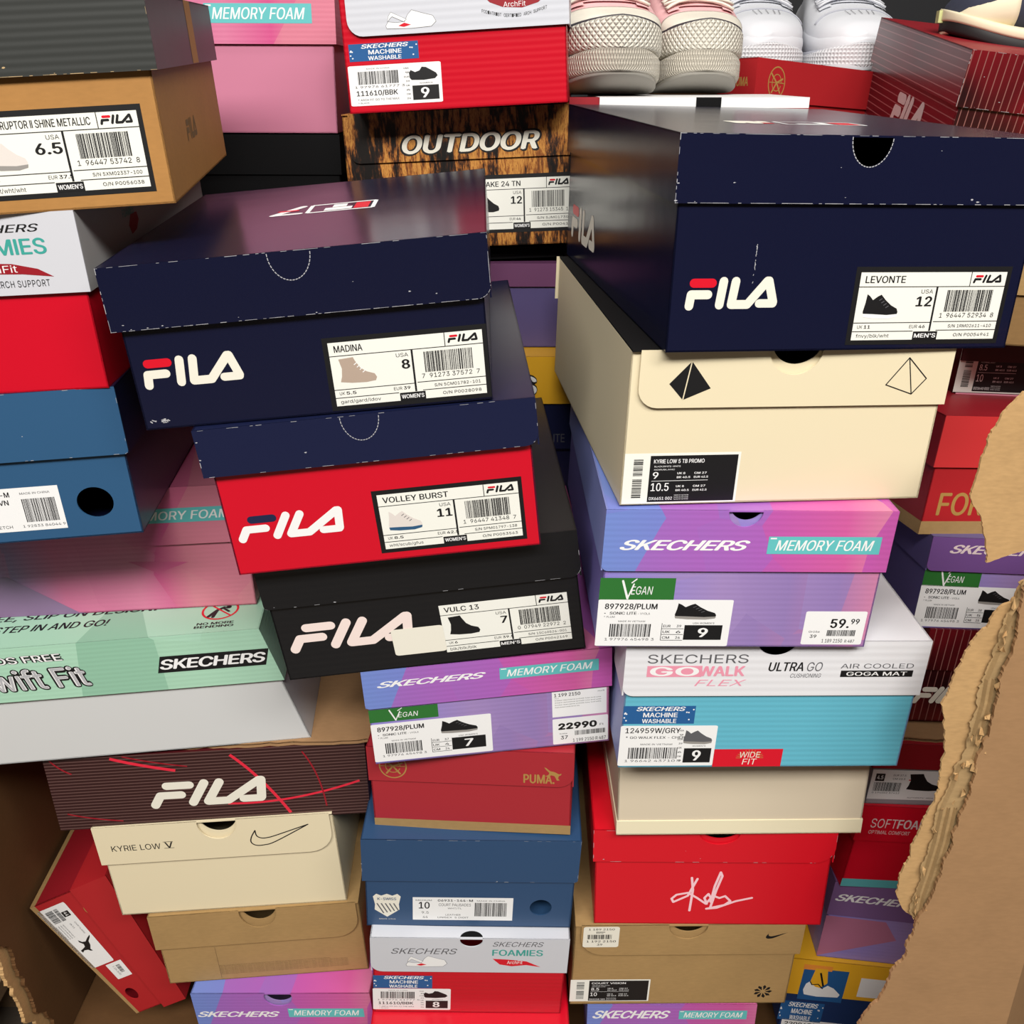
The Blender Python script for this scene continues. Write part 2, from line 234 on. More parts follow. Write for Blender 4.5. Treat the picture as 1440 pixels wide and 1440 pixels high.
'Q': (266, "123,80 156,80 185,42 192,32 234,-24 200,-24 173,13 166,23 133,-3 112,-2 93,4 75,12 59,25 46,40 35,58 27,78 22,101 20,127 22,153 27,176 35,197 46,215 59,230 75,242 93,251 112,256 133,258 155,256 174,251 192,242 208,230 221,215 232,197 240,176 245,153 247,127 245,101 240,78 232,58 221,40 208,25 192,12 174,4 155,-2 133,26 155,29 175,38 186,47 196,58 204,72 210,88 214,106 215,127 214,148 210,166 204,182 196,196 186,207 175,216 155,225 133,228 112,225 92,216 81,207 71,196 63,182 57,166 53,148 52,127 53,106 57,88 63,72 71,58 81,47 92,38 112,29 201,20 178,6 160,31 183,45", "12,72,13 14,13,72 72,71,14 15,14,71 71,70,15 16,15,70 70,69,16 17,16,69 69,68,17 68,67,17 18,17,67 67,66,18 19,18,66 66,65,19 20,19,65 10,74,11 63,62,23 62,24,23 44,8,43 8,44,9 75,9,44 25,61,60 60,26,25 9,75,10 74,10,75 24,62,61 61,25,24 11,74,12 74,73,12 72,12,73 20,65,64 21,20,64 64,63,21 22,21,63 63,23,22 7,6,46 27,59,28 47,2,3 3,48,47 58,57,29 41,6,77 41,3,6 46,6,3 3,2,46 46,2,79 28,59,58 58,29,28 38,37,49 50,49,37 37,36,50 51,50,36 36,35,51 52,51,35 53,52,35 35,34,53 54,53,34 34,33,54 55,54,33 33,32,55 41,5,4 40,39,3 48,3,39 39,38,48 38,49,48 55,32,56 32,31,56 57,56,31 31,30,57 29,57,30 42,6,43 6,7,43 7,45,43 44,43,45 59,27,60 26,60,27 2,47,79 40,3,76 3,41,76 6,42,77 45,7,78 7,46,78 41,4,76 5,41,77 1,0,78 46,1,78 1,46,79"),
'R': (224, "30,0 30,254 118,254 136,253 153,250 167,244 183,232 195,217 202,198 205,176 202,154 195,136 183,120 166,109 152,103 136,100 118,99 48,99 48,128 117,128 135,129 149,133 160,141 167,150 171,162 173,176 171,190 167,202 159,212 149,220 134,224 116,226 62,226 62,0 177,0 115,115 151,115 214,0 62,128 62,99 123,99 157,105", "17,18,0 1,0,18 17,0,33 18,17,39 18,38,32 1,18,32 14,36,15 36,21,20 17,33,39 40,15,35 15,36,35 19,35,20 30,3,31 3,2,31 32,31,2 1,32,2 10,9,25 9,8,25 22,13,12 23,22,12 12,11,23 11,10,23 24,23,10 10,25,24 25,8,26 27,26,8 8,7,27 7,6,27 28,27,6 5,28,6 15,40,34 14,15,34 14,34,41 36,14,41 13,22,36 21,36,22 28,5,29 5,4,29 30,29,4 3,30,4 16,35,39 35,19,38 38,39,35 38,18,39 35,16,40 36,20,35 13,36,41 34,37,41"),
'S': (223, "112,-4 94,-3 78,0 64,5 46,15 32,30 23,48 19,68 52,68 55,55 62,44 71,35 83,29 97,26 112,25 128,26 143,30 155,37 165,46 171,57 173,70 171,81 166,89 158,96 148,102 136,107 122,111 92,120 72,126 56,135 43,145 34,156 28,170 26,186 29,206 37,224 51,238 69,249 83,254 97,257 114,258 130,257 145,254 158,249 175,238 189,224 197,208 200,189 169,189 163,206 151,219 134,227 112,229 97,228 84,224 73,218 64,209 59,199 58,188 60,176 65,167 74,160 85,154 96,150 106,147 132,140 144,136 156,132 168,126 179,119 189,110 197,99 202,85 204,69 201,50 193,32 180,17 162,5 147,0 130,-3", "5,4,10 10,9,5 6,5,9 9,8,6 7,6,8 32,31,59 59,58,32 33,32,58 34,33,58 58,57,34 35,34,57 57,56,35 56,36,35 37,55,54 54,38,37 0,14,1 13,1,14 63,27,64 1,13,2 12,2,13 27,63,28 63,62,28 61,28,62 38,54,53 53,39,38 2,12,3 12,11,3 4,3,11 10,4,11 28,61,29 61,60,29 30,29,60 31,30,60 59,31,60 36,56,55 55,37,36 25,65,26 51,41,52 40,52,41 15,79,78 16,15,78 78,77,16 77,17,16 24,67,25 67,66,25 65,25,66 50,43,51 43,42,51 41,51,42 76,75,18 19,18,75 75,74,19 20,19,74 74,73,20 73,72,20 21,20,72 72,71,21 22,21,71 71,70,22 69,22,70 47,46,48 49,48,46 46,45,49 44,49,45 17,77,76 76,18,17 22,69,23 69,68,23 24,23,68 67,24,68 49,44,50 43,50,44 14,0,79 79,15,14 64,27,26 26,65,64 39,53,52 52,40,39"),
'T': (224, "16,226 16,254 208,254 208,226 128,226 128,0 96,0 96,226", "1,0,7 3,2,4 7,6,5 5,4,7 1,7,4 4,2,1"),
'U': (258, "129,-4 110,-3 93,1 77,8 63,17 52,27 42,40 36,54 31,70 30,87 30,254 62,254 62,89 64,72 70,57 80,44 94,34 110,28 129,26 149,28 165,34 179,44 188,57 194,72 196,89 196,254 229,254 229,87 227,70 223,54 216,40 207,27 195,17 182,8 166,1 149,-3", "9,8,12 10,9,12 12,11,10 1,17,2 16,2,17 2,16,3 3,16,4 16,15,4 5,4,15 15,14,5 6,5,14 7,6,14 14,13,7 8,7,13 12,8,13 18,35,19 19,35,34 20,19,34 34,33,20 28,27,24 27,26,24 25,24,26 20,33,32 21,20,32 32,31,21 22,21,31 31,30,22 30,29,22 23,22,29 29,28,23 28,24,23 35,18,0 1,0,18 17,1,18"),
'V': (240, "102,0 8,254 42,254 96,103 101,88 108,69 113,53 118,35 124,15 117,15 123,36 129,54 133,69 140,88 145,103 197,254 231,254 139,0 120,27", "2,1,3 9,7,0 7,6,0 5,0,6 3,1,0 4,3,0 0,5,4 15,14,16 16,14,17 13,17,14 10,8,17 11,10,17 12,11,17 17,13,12 9,0,17 17,8,9 9,8,18 8,10,18 7,9,18"),
'W': (343, "78,0 8,254 41,254 82,98 85,85 88,73 91,60 93,47 96,33 98,20 95,20 97,33 100,47 103,60 106,73 109,85 112,98 153,254 190,254 231,98 234,85 237,73 240,60 243,47 246,33 249,20 244,20 247,33 249,47 252,60 255,73 261,98 302,254 335,254 265,0 228,0 184,161 180,178 176,196 172,215 168,237 175,237 171,216 167,197 164,179 159,161 115,0 96,30 246,31 171,218", "3,0,4 0,3,1 2,1,3 10,9,47 10,8,0 8,7,0 7,6,0 6,5,0 4,0,5 13,12,46 10,0,46 46,9,10 9,46,11 46,12,11 44,43,17 41,40,49 39,38,18 41,39,18 26,25,48 25,27,48 30,29,34 31,30,34 34,33,31 33,32,31 25,26,34 27,25,34 28,27,34 34,29,28 34,26,35 26,24,35 24,23,35 22,35,23 38,37,18 22,21,35 17,43,42 40,17,42 17,40,41 41,18,17 9,11,47 8,10,47 16,45,17 45,44,17 37,36,19 19,18,37 24,26,48 16,15,45 20,19,36 36,35,20 21,20,35 40,42,49 39,41,49 14,13,46 46,45,15 15,14,46"),
'X': (237, "9,0 109,142 109,118 15,254 52,254 89,200 96,190 102,181 107,172 112,164 116,156 122,146 116,146 121,156 126,164 131,172 136,181 142,190 149,200 187,254 223,254 129,119 129,143 228,0 191,0 146,65 140,74 134,83 129,90 125,98 120,106 115,116 122,116 117,106 113,98 108,91 103,83 97,74 91,65 46,0 101,130 119,151 137,131 118,109", "5,4,3 0,39,38 1,9,8 2,35,34 34,33,2 33,31,2 1,2,31 12,10,1 9,1,10 35,2,36 37,36,2 38,37,2 2,1,40 6,5,1 7,6,1 1,8,7 22,15,14 28,21,29 30,29,21 32,30,21 11,32,21 21,22,11 13,11,22 22,14,13 19,18,20 24,23,25 21,28,27 27,26,21 26,25,21 21,25,42 22,21,42 18,17,22 17,16,22 15,22,16 31,33,43 31,43,32 1,31,32 32,11,1 12,1,11 12,11,41 5,3,1 40,1,3 0,38,40 38,2,40 11,13,41 10,12,41 20,18,42 18,22,42 25,23,42 30,32,43"),
'Y': (236, "102,0 102,104 8,254 46,254 96,172 104,159 111,146 118,132 125,115 112,115 119,132 126,146 133,159 140,172 191,254 228,254 134,104 134,0 118,131", "3,2,4 6,9,7 9,6,1 5,1,6 4,2,1 1,5,4 10,8,11 14,13,15 15,13,16 11,8,16 12,11,16 16,13,12 1,0,17 17,16,1 9,1,16 16,8,9 9,8,18 8,10,18 7,9,18"),
'Z': (219, "21,0 21,23 137,193 145,204 153,215 162,227 170,238 174,227 158,227 143,226 127,226 111,226 20,226 20,254 198,254 198,231 84,64 76,52 67,40 58,28 49,17 45,27 61,28 76,28 92,28 107,29 200,29 200,0 58,28", "21,1,20 20,28,21 20,1,0 25,24,0 20,0,24 24,23,20 23,22,20 28,20,22 21,19,18 18,17,21 1,21,17 17,16,1 1,16,2 6,5,7 6,7,15 15,14,6 15,2,16 3,2,15 15,7,3 4,3,7 7,5,4 5,6,8 9,8,6 10,9,6 11,10,6 6,14,11 25,0,27 27,26,25 13,12,11 11,14,13 19,21,28"),
'a': (194, "80,-4 63,-3 47,2 34,11 24,22 17,37 15,54 17,69 22,80 29,90 39,97 50,102 63,105 76,108 89,110 105,112 117,113 126,115 133,117 138,127 138,128 137,139 133,148 128,156 120,161 110,164 98,165 85,164 75,161 66,156 59,150 54,144 50,137 20,146 29,161 39,173 52,182 66,188 82,191 97,192 108,192 119,190 131,186 143,180 153,172 161,160 167,145 168,126 168,0 138,0 138,26 136,26 132,19 126,12 118,6 108,1 95,-3 85,23 101,24 114,29 124,37 132,47 136,57 138,69 138,95 130,91 116,88 108,87 100,86 88,84 77,82 67,79 58,75 52,70 47,62 46,52 47,43 51,36 57,30 65,26 74,24", "4,3,77 77,76,4 5,4,76 76,75,5 6,5,75 75,74,6 7,6,74 8,7,74 74,73,8 9,8,73 10,9,73 34,33,32 80,0,57 13,70,69 69,14,13 0,80,1 79,1,80 12,71,70 70,13,12 28,27,37 27,38,37 1,79,2 79,78,2 3,2,78 77,3,78 10,73,72 11,10,72 72,71,11 71,12,11 34,32,31 31,30,34 35,34,30 30,29,35 36,35,29 29,28,36 28,37,36 58,56,55 67,15,68 25,40,26 39,26,40 59,54,53 58,55,54 54,59,58 15,67,66 66,16,15 24,41,25 40,25,41 48,47,63 64,63,47 20,19,47 47,46,20 48,50,49 61,51,50 62,61,50 50,48,62 48,63,62 64,47,18 47,19,18 20,46,21 46,45,21 22,21,45 45,44,22 59,53,52 60,59,52 52,51,60 51,61,60 16,66,65 17,16,65 65,64,17 64,18,17 22,44,23 44,43,23 24,23,43 43,42,24 41,24,42 57,0,56 56,58,57 14,69,68 68,15,14 26,39,27 38,27,39"),
'b': (212, "115,-4 99,-3 86,2 76,8 69,16 63,23 59,29 56,29 56,0 26,0 26,254 57,254 57,160 59,160 63,166 69,173 76,180 86,186 98,191 115,192 137,189 156,180 173,166 185,146 191,131 194,113 195,94 194,75 191,58 185,42 173,23 157,8 137,-1 110,23 126,26 140,33 150,44 158,58 163,75 164,95 163,114 158,131 150,145 140,156 126,163 110,165 94,163 81,156 70,145 62,131 58,114 56,95 58,75 63,58 70,43 81,32 94,26", "9,8,7 10,9,51 53,52,7 9,7,52 51,9,52 10,51,50 12,10,50 50,49,12 46,18,17 2,56,3 56,55,3 4,3,55 15,14,47 16,15,47 47,46,16 46,17,16 4,55,5 55,54,5 6,5,54 7,6,54 53,7,54 12,49,48 13,12,48 48,47,13 47,14,13 10,12,11 33,1,0 0,34,33 44,19,45 43,21,20 34,0,32 32,35,34 43,20,44 19,44,20 29,28,37 38,37,28 28,27,38 39,38,27 27,26,39 26,25,39 40,39,25 25,24,40 41,40,24 24,23,41 35,32,31 31,30,35 36,35,30 30,29,36 29,37,36 41,23,42 23,22,42 43,42,22 21,43,22 56,2,1 1,33,56 18,46,45 45,19,18"),
'c': (198, "104,-4 87,-3 72,1 58,8 46,17 36,29 28,43 22,58 18,75 17,94 18,113 22,130 28,146 36,159 46,171 58,180 72,187 87,191 104,192 117,191 130,189 142,184 153,178 162,170 170,161 176,150 181,138 151,131 149,138 145,145 135,155 128,159 121,162 113,164 104,165 86,162 73,155 62,144 54,129 50,112 48,94 50,75 54,59 62,44 73,33 86,26 104,23 113,24 121,26 129,29 135,33 141,38 146,44 149,51 152,59 181,51 177,39 171,28 163,19 153,11 142,4 130,0 117,-3", "7,6,42 42,41,7 8,7,41 41,40,8 9,8,40 10,9,40 40,39,10 11,10,39 2,44,3 0,46,1 45,1,46 34,17,35 1,45,2 44,2,45 16,15,36 36,35,16 35,17,16 3,44,4 44,43,4 5,4,43 6,5,43 42,6,43 11,39,38 12,11,38 38,37,12 13,12,37 14,13,37 37,36,14 36,15,14 47,62,48 32,19,33 49,61,60 50,49,60 48,62,61 61,49,48 30,21,31 21,20,31 32,31,20 19,32,20 58,57,52 57,56,52 53,52,56 54,53,56 56,55,54 26,25,27 28,27,25 25,24,28 29,28,24 24,23,29 50,60,59 51,50,59 59,58,51 58,52,51 29,23,30 23,22,30 21,30,22 46,0,62 62,47,46 33,19,34 19,18,34 17,34,18"),
'd': (212, "98,-4 75,-1 56,8 40,23 27,42 22,58 18,75 17,94 18,113 22,131 27,146 40,166 56,180 75,189 98,192 114,191 126,186 136,180 144,173 149,166 153,160 155,160 155,254 186,254 186,0 156,0 156,29 153,29 149,23 143,16 136,8 126,2 114,-3 102,23 118,26 132,32 142,43 150,58 154,75 156,95 154,114 150,131 142,145 132,156 118,163 102,165 86,163 72,156 62,145 54,131 50,114 48,95 50,75 54,58 62,44 73,33 86,26", "5,4,53 53,52,5 6,5,52 52,51,6 7,6,51 8,7,51 51,50,8 9,8,50 50,49,9 10,9,49 1,55,2 0,33,56 45,14,46 13,46,14 0,56,1 55,1,56 46,13,47 12,47,13 2,55,3 55,54,3 4,3,54 53,4,54 10,49,48 11,10,48 48,47,11 47,12,11 34,32,31 44,16,15 17,43,18 34,31,30 35,34,30 30,29,35 43,17,44 16,44,17 24,23,39 24,26,25 39,23,40 21,40,23 38,37,26 26,24,38 24,39,38 40,21,41 35,29,28 28,27,35 36,35,27 27,26,36 26,37,36 41,21,42 21,20,42 43,42,20 20,19,43 18,43,19 21,23,22 33,0,32 32,34,33 44,15,45 14,45,15"),
'e': (202, "106,-4 88,-3 73,1 58,8 46,17 36,29 28,42 22,58 18,75 17,93 18,112 22,129 28,145 36,159 46,170 58,180 71,187 86,191 103,192 118,191 133,187 147,180 160,170 170,157 179,141 184,121 186,97 186,85 37,85 37,110 169,110 155,101 153,119 149,134 141,147 131,157 118,163 103,165 87,163 73,157 62,147 54,135 50,121 48,105 48,89 50,69 55,53 64,40 76,31 90,25 106,23 117,24 127,26 135,31 143,36 149,44 153,53 182,45 177,32 168,20 156,10 141,2 125,-3 154,110 49,110 48,85", "44,43,28 29,28,43 8,7,28 9,8,28 28,29,9 10,9,29 11,10,29 1,49,2 48,2,49 16,39,38 38,17,16 2,48,3 47,3,48 39,16,15 3,47,4 5,4,47 47,46,5 6,5,46 7,6,46 46,45,7 28,7,45 31,30,63 11,29,42 42,41,11 12,11,41 13,12,41 41,40,13 14,13,40 40,39,14 39,15,14 62,51,0 50,0,51 36,19,37 18,37,19 53,52,61 20,35,21 61,52,62 51,62,52 35,20,36 19,36,20 26,25,30 55,59,58 56,55,58 58,57,56 27,31,44 27,26,31 26,30,31 30,25,32 25,24,32 33,32,24 24,23,33 53,61,60 54,53,60 60,59,54 59,55,54 33,23,34 23,22,34 35,34,22 21,35,22 0,50,1 49,1,50 43,44,31 17,38,37 37,18,17 28,45,65 44,28,65 42,29,64 30,32,63 29,43,64 43,31,63 43,63,64 27,44,65"),
'f': (127, "114,190 114,164 3,164 3,190 40,0 40,216 42,231 48,243 57,252 68,259 80,264 94,265 103,265 111,263 121,260 114,234 107,236 97,237 85,235 77,230 72,221 71,209 71,0 40,164 40,190 71,190 71,164", "23,26,24 26,23,22 21,20,5 6,5,20 20,7,6 11,17,12 17,11,18 10,18,11 15,14,16 13,16,14 12,17,16 16,13,12 7,20,19 8,7,19 9,8,19 19,18,9 18,10,9 24,25,21 4,22,23 3,2,23 24,3,23 21,5,24 1,0,25 26,1,25 25,24,26"),
'g': (212, "103,-75 84,-74 67,-70 53,-63 41,-55 32,-45 25,-35 51,-20 55,-26 61,-33 68,-39 77,-44 89,-48 103,-49 124,-46 141,-38 152,-23 156,-3 156,34 153,34 149,28 143,21 136,14 126,8 114,4 97,2 76,5 56,13 40,27 28,45 22,60 18,77 17,96 18,114 22,131 27,147 40,166 56,180 76,189 98,192 114,191 127,186 137,180 144,173 150,166 154,159 157,159 157,190 186,190 186,-4 183,-27 175,-45 162,-59 145,-68 125,-73 102,30 118,32 132,38 142,47 150,61 155,77 156,96 155,115 150,132 142,146 132,156 119,163 102,165 86,163 73,156 62,145 54,131 50,115 48,96 50,78 54,61 62,48 73,38 86,32", "30,29,75 75,74,30 31,30,74 74,73,31 32,31,73 33,32,73 73,72,33 34,33,72 72,71,34 35,34,71 11,1,12 78,26,25 25,55,78 68,39,38 1,11,2 77,27,26 26,78,77 68,38,69 37,69,38 2,11,3 11,10,3 4,3,10 10,9,4 5,4,9 9,8,5 6,5,8 7,6,8 27,77,28 77,76,28 29,28,76 75,29,76 35,71,70 36,35,70 70,69,36 69,37,36 13,0,54 54,14,13 23,56,24 40,67,66 57,22,21 42,65,43 56,23,22 22,57,56 65,42,66 42,41,66 40,66,41 50,49,17 18,17,49 49,48,61 47,46,48 51,50,16 50,17,16 60,59,18 18,49,60 49,61,60 61,48,62 48,46,62 63,62,46 14,54,53 15,14,53 53,52,15 52,51,15 51,16,15 57,21,20 58,57,20 20,19,58 19,18,58 18,59,58 63,46,64 46,45,64 65,64,45 45,44,65 43,65,44 12,1,0 0,13,12 55,25,24 24,56,55 39,68,67 67,40,39"),
'h': (205, "57,113 57,0 26,0 26,254 57,254 57,144 51,144 62,166 76,181 94,189 114,192 132,190 148,184 161,174 170,160 177,142 179,120 179,0 148,0 148,118 145,137 136,152 123,161 105,165 92,163 80,159 71,151 63,141 58,129 57,156", "3,2,6 1,0,2 6,2,0 25,24,8 26,25,7 25,8,7 6,0,28 5,6,28 28,27,5 27,26,5 26,7,5 3,6,4 9,23,10 10,23,22 22,11,10 19,18,17 17,16,19 16,15,19 19,15,20 15,14,20 21,20,14 14,13,21 13,12,21 22,21,12 11,22,12 23,9,24 8,24,9 5,7,29 6,5,29 4,6,29"),
'i': (83, "26,0 26,190 57,190 57,0 42,221 34,223 27,227 22,234 21,242 22,249 27,256 34,260 42,262 50,260 57,256 62,249 63,242 62,234 57,227 50,223", "8,7,6 6,5,8 5,11,8 11,10,8 9,8,10 17,16,18 16,15,14 18,16,19 13,19,16 16,14,13 1,0,3 3,2,1 5,4,19 11,5,19 19,13,11 13,12,11"),
'j': (83, "26,190 57,190 57,-15 55,-31 51,-45 43,-56 32,-65 19,-70 2,-71 -5,-71 -5,-43 1,-43 12,-42 20,-36 25,-27 26,-15 42,221 34,223 27,227 22,234 20,242 22,249 27,256 34,260 42,262 50,260 57,256 61,249 63,242 61,234 57,227 50,223", "8,11,9 10,9,11 7,12,8 11,8,12 21,19,18 18,22,21 12,7,6 13,12,6 19,21,20 17,16,31 23,17,31 31,25,23 24,23,25 28,27,29 30,29,31 25,31,29 29,27,25 27,26,25 13,6,5 5,4,13 14,13,4 4,3,14 15,14,3 3,2,15 0,15,2 2,1,0 22,18,17 17,23,22"),
'k': (190, "55,68 55,106 60,106 142,190 180,190 92,100 89,100 26,0 26,254 57,254 57,0 147,0 74,93 96,114 186,0 57,106 57,70 77,89 100,109", "1,15,9 0,7,10 7,0,1 8,7,1 1,9,8 5,13,6 11,14,5 13,5,18 4,3,13 1,0,16 12,6,13 13,3,2 5,14,18 0,10,16 6,12,17 12,2,15 15,16,12 15,1,16 5,6,17 11,5,17 12,16,17 2,12,13 4,13,18"),
'l': (94, "70,-1 50,2 37,10 29,24 26,42 26,254 57,254 57,49 58,38 60,31 73,26 80,26 85,27 90,1 81,0", "5,4,7 7,6,5 11,14,13 13,12,11 10,0,14 14,11,10 0,10,1 10,9,1 2,1,9 3,2,9 9,8,3 4,3,8 7,4,8"),
'm': (305, "26,0 26,190 56,190 56,148 54,148 59,162 66,173 75,182 86,188 98,192 110,193 129,190 144,180 154,166 160,147 156,147 161,160 169,172 178,181 190,187 204,192 218,193 234,191 249,186 261,177 270,164 276,148 278,128 278,0 248,0 248,127 245,145 236,156 224,163 209,165 197,164 187,160 179,153 173,145 169,135 168,124 168,0 137,0 137,130 134,144 126,156 115,163 100,165 89,164 79,160 70,154 63,145 58,133 57,119 57,0 56,154 158,153", "50,6,5 0,54,53 1,0,53 4,1,53 53,52,4 3,4,52 52,51,3 51,50,3 50,5,3 1,4,2 46,10,47 9,47,10 8,48,47 47,9,8 45,44,13 13,12,45 45,12,46 12,11,46 10,46,11 6,50,49 7,6,49 49,48,7 48,8,7 14,15,39 35,20,19 36,35,18 35,19,18 14,39,38 16,14,38 38,37,16 17,16,37 37,36,17 36,18,17 21,34,33 21,33,22 28,27,30 27,26,30 28,30,29 30,26,31 26,25,31 32,31,25 25,24,32 24,23,32 33,32,23 22,33,23 20,35,34 34,21,20 41,40,42 43,42,40 40,39,43 39,15,43 44,43,15 13,44,15 15,14,56 3,5,55 4,3,55 2,4,55 14,16,56 13,15,56"),
'n': (205, "57,113 57,0 26,0 26,190 56,190 56,144 51,144 62,166 76,181 94,189 114,192 132,190 147,184 160,174 170,160 176,142 179,120 179,0 148,0 148,118 145,137 136,152 123,161 105,165 92,163 80,159 71,151 63,141 58,129 56,154", "1,0,2 3,2,0 6,3,0 25,24,8 26,25,7 25,8,7 6,0,28 5,6,28 28,27,5 27,26,5 26,7,5 3,6,4 9,23,10 10,23,22 22,11,10 19,18,17 17,16,19 16,15,19 19,15,20 15,14,20 21,20,14 14,13,21 13,12,21 22,21,12 11,22,12 23,9,24 8,24,9 5,7,29 6,5,29 4,6,29"),
'o': (207, "104,-4 87,-3 72,1 58,8 46,17 36,29 28,43 22,58 18,75 17,94 18,113 22,130 28,146 36,159 46,171 58,180 72,187 87,191 104,192 120,191 136,187 149,180 161,171 171,159 180,146 186,130 189,113 191,94 189,75 186,58 180,43 171,29 161,17 149,8 136,1 120,-3 104,23 121,26 135,33 146,44 154,59 158,75 160,94 158,112 154,129 146,144 135,155 121,162 104,165 86,162 73,155 62,144 54,129 50,112 48,94 50,75 54,59 62,44 73,33 86,26", "7,6,56 56,55,7 8,7,55 55,54,8 9,8,54 10,9,54 54,53,10 11,10,53 0,36,1 1,36,59 1,59,2 59,58,2 3,2,58 16,15,50 50,49,16 49,17,16 3,58,4 58,57,4 5,4,57 6,5,57 56,6,57 11,53,52 12,11,52 52,51,12 13,12,51 14,13,51 51,50,14 50,15,14 47,19,48 18,48,19 20,46,21 37,35,34 38,37,34 34,33,38 46,20,47 19,47,20 29,28,41 42,41,28 28,27,42 27,26,42 43,42,26 26,25,43 44,43,25 25,24,44 38,33,32 39,38,32 32,31,39 31,30,39 40,39,30 30,29,40 29,41,40 44,24,45 24,23,45 23,22,45 46,45,22 21,46,22 36,0,35 35,37,36 17,49,48 48,18,17"),
'p': (212, "26,-71 26,190 56,190 56,160 59,160 63,166 69,173 76,180 86,186 98,191 115,192 137,189 156,180 173,166 185,146 191,131 194,113 195,94 194,75 191,58 185,42 173,23 157,8 137,-1 115,-4 99,-3 86,2 76,8 69,16 63,23 59,29 57,29 57,-71 110,23 126,26 140,33 150,44 158,58 163,75 164,95 163,114 158,131 150,145 140,156 126,163 110,165 94,163 81,156 70,145 62,131 58,114 56,95 58,75 63,58 70,43 81,32 94,26", "1,0,51 3,2,1 0,32,31 53,52,31 0,31,52 51,0,52 1,51,50 3,1,50 50,49,3 46,9,8 26,56,27 56,55,27 28,27,55 6,5,47 7,6,47 47,46,7 46,8,7 28,55,29 55,54,29 30,29,54 31,30,54 53,31,54 3,49,48 4,3,48 48,47,4 47,5,4 33,25,24 24,34,33 44,10,45 43,12,11 34,24,23 23,35,34 43,11,44 10,44,11 20,19,37 38,37,19 19,18,38 39,38,18 18,17,39 17,16,39 40,39,16 16,15,40 41,40,15 15,14,41 35,23,22 22,21,35 36,35,21 21,20,36 20,37,36 41,14,42 14,13,42 43,42,13 12,43,13 56,26,25 25,33,56 9,46,45 45,10,9"),
'q': (212, "186,-71 155,-71 155,29 153,29 149,23 143,16 136,8 126,2 114,-3 98,-4 75,-1 56,8 40,23 27,42 22,58 18,75 17,94 18,113 22,131 27,146 40,166 56,180 75,189 98,192 114,191 126,186 136,180 144,173 149,166 153,160 156,160 156,190 186,190 102,23 118,26 132,32 142,43 150,58 154,75 156,95 154,114 150,131 142,145 132,156 118,163 102,165 86,163 72,156 62,145 54,131 50,114 48,95 50,75 54,58 62,44 73,33 86,26", "14,13,53 53,52,14 15,14,52 52,51,15 16,15,51 17,16,51 51,50,17 18,17,50 50,49,18 19,18,49 10,55,11 9,33,56 45,23,46 22,46,23 9,56,10 55,10,56 46,22,47 21,47,22 11,55,12 55,54,12 13,12,54 53,13,54 19,49,48 20,19,48 48,47,20 47,21,20 34,8,7 44,25,24 26,43,27 34,7,6 35,34,6 6,5,35 43,26,44 25,44,26 31,30,32 0,32,39 40,39,32 32,30,40 38,37,2 2,0,38 0,39,38 40,30,41 1,0,2 35,5,4 4,3,35 36,35,3 3,2,36 2,37,36 41,30,42 30,29,42 43,42,29 29,28,43 27,43,28 33,9,8 8,34,33 44,24,45 23,45,24"),
'r': (129, "26,0 26,190 56,190 56,160 58,160 65,173 76,184 90,190 107,192 115,192 122,192 122,161 115,162 103,163 91,161 80,157 70,151 63,142 58,131 57,118 57,0", "3,2,1 0,20,19 1,0,19 19,18,1 3,1,18 18,17,3 17,4,3 15,14,6 14,7,6 8,13,12 11,10,12 10,9,12 8,12,9 7,14,13 13,8,7 4,17,16 5,4,16 16,15,5 15,6,5"),
's': (182, "91,-4 72,-3 56,2 42,9 31,19 23,32 18,47 47,53 53,40 62,30 75,25 91,23 108,25 122,31 131,40 134,51 132,60 127,68 118,74 106,78 75,85 52,93 36,104 27,119 23,137 26,152 33,166 43,177 58,185 74,190 94,192 112,191 127,186 140,179 149,170 157,158 162,145 134,139 129,149 121,158 110,164 94,166 78,164 65,158 57,150 54,139 56,129 62,122 72,116 86,111 115,105 137,97 153,86 162,71 166,53 163,37 156,24 145,12 130,3 112,-2", "5,4,8 8,7,5 6,5,7 24,23,45 25,24,45 48,20,49 0,11,1 11,10,1 28,43,42 42,29,28 1,10,2 10,9,2 3,2,9 4,3,9 8,4,9 20,48,21 48,47,21 22,21,47 47,46,22 23,22,46 45,23,46 25,45,44 26,25,44 27,26,44 44,43,27 43,28,27 40,31,41 30,41,31 12,59,58 58,13,12 18,50,19 39,32,40 31,40,32 14,57,56 56,55,14 15,14,55 55,54,15 54,53,15 16,15,53 53,52,16 36,35,37 13,58,57 57,14,13 16,52,17 52,51,17 18,17,51 50,18,51 37,35,38 35,34,38 39,38,34 34,33,39 32,39,33 11,0,59 59,12,11 49,20,19 19,50,49 29,42,41 41,30,29"),
't': (113, "102,190 102,164 3,164 3,190 32,236 63,236 63,49 64,38 68,31 75,26 85,25 93,26 101,27 107,1 96,-1 84,-2 62,1 46,11 36,26 32,46 63,190 63,164 32,164 32,190", "19,18,7 7,6,19 21,22,6 15,10,9 12,14,13 10,15,14 11,10,14 14,12,11 15,9,16 9,8,16 17,16,8 18,17,8 7,18,8 20,23,21 5,4,20 1,0,20 21,1,20 19,6,22 3,2,22 23,3,22 22,21,23 23,20,4"),
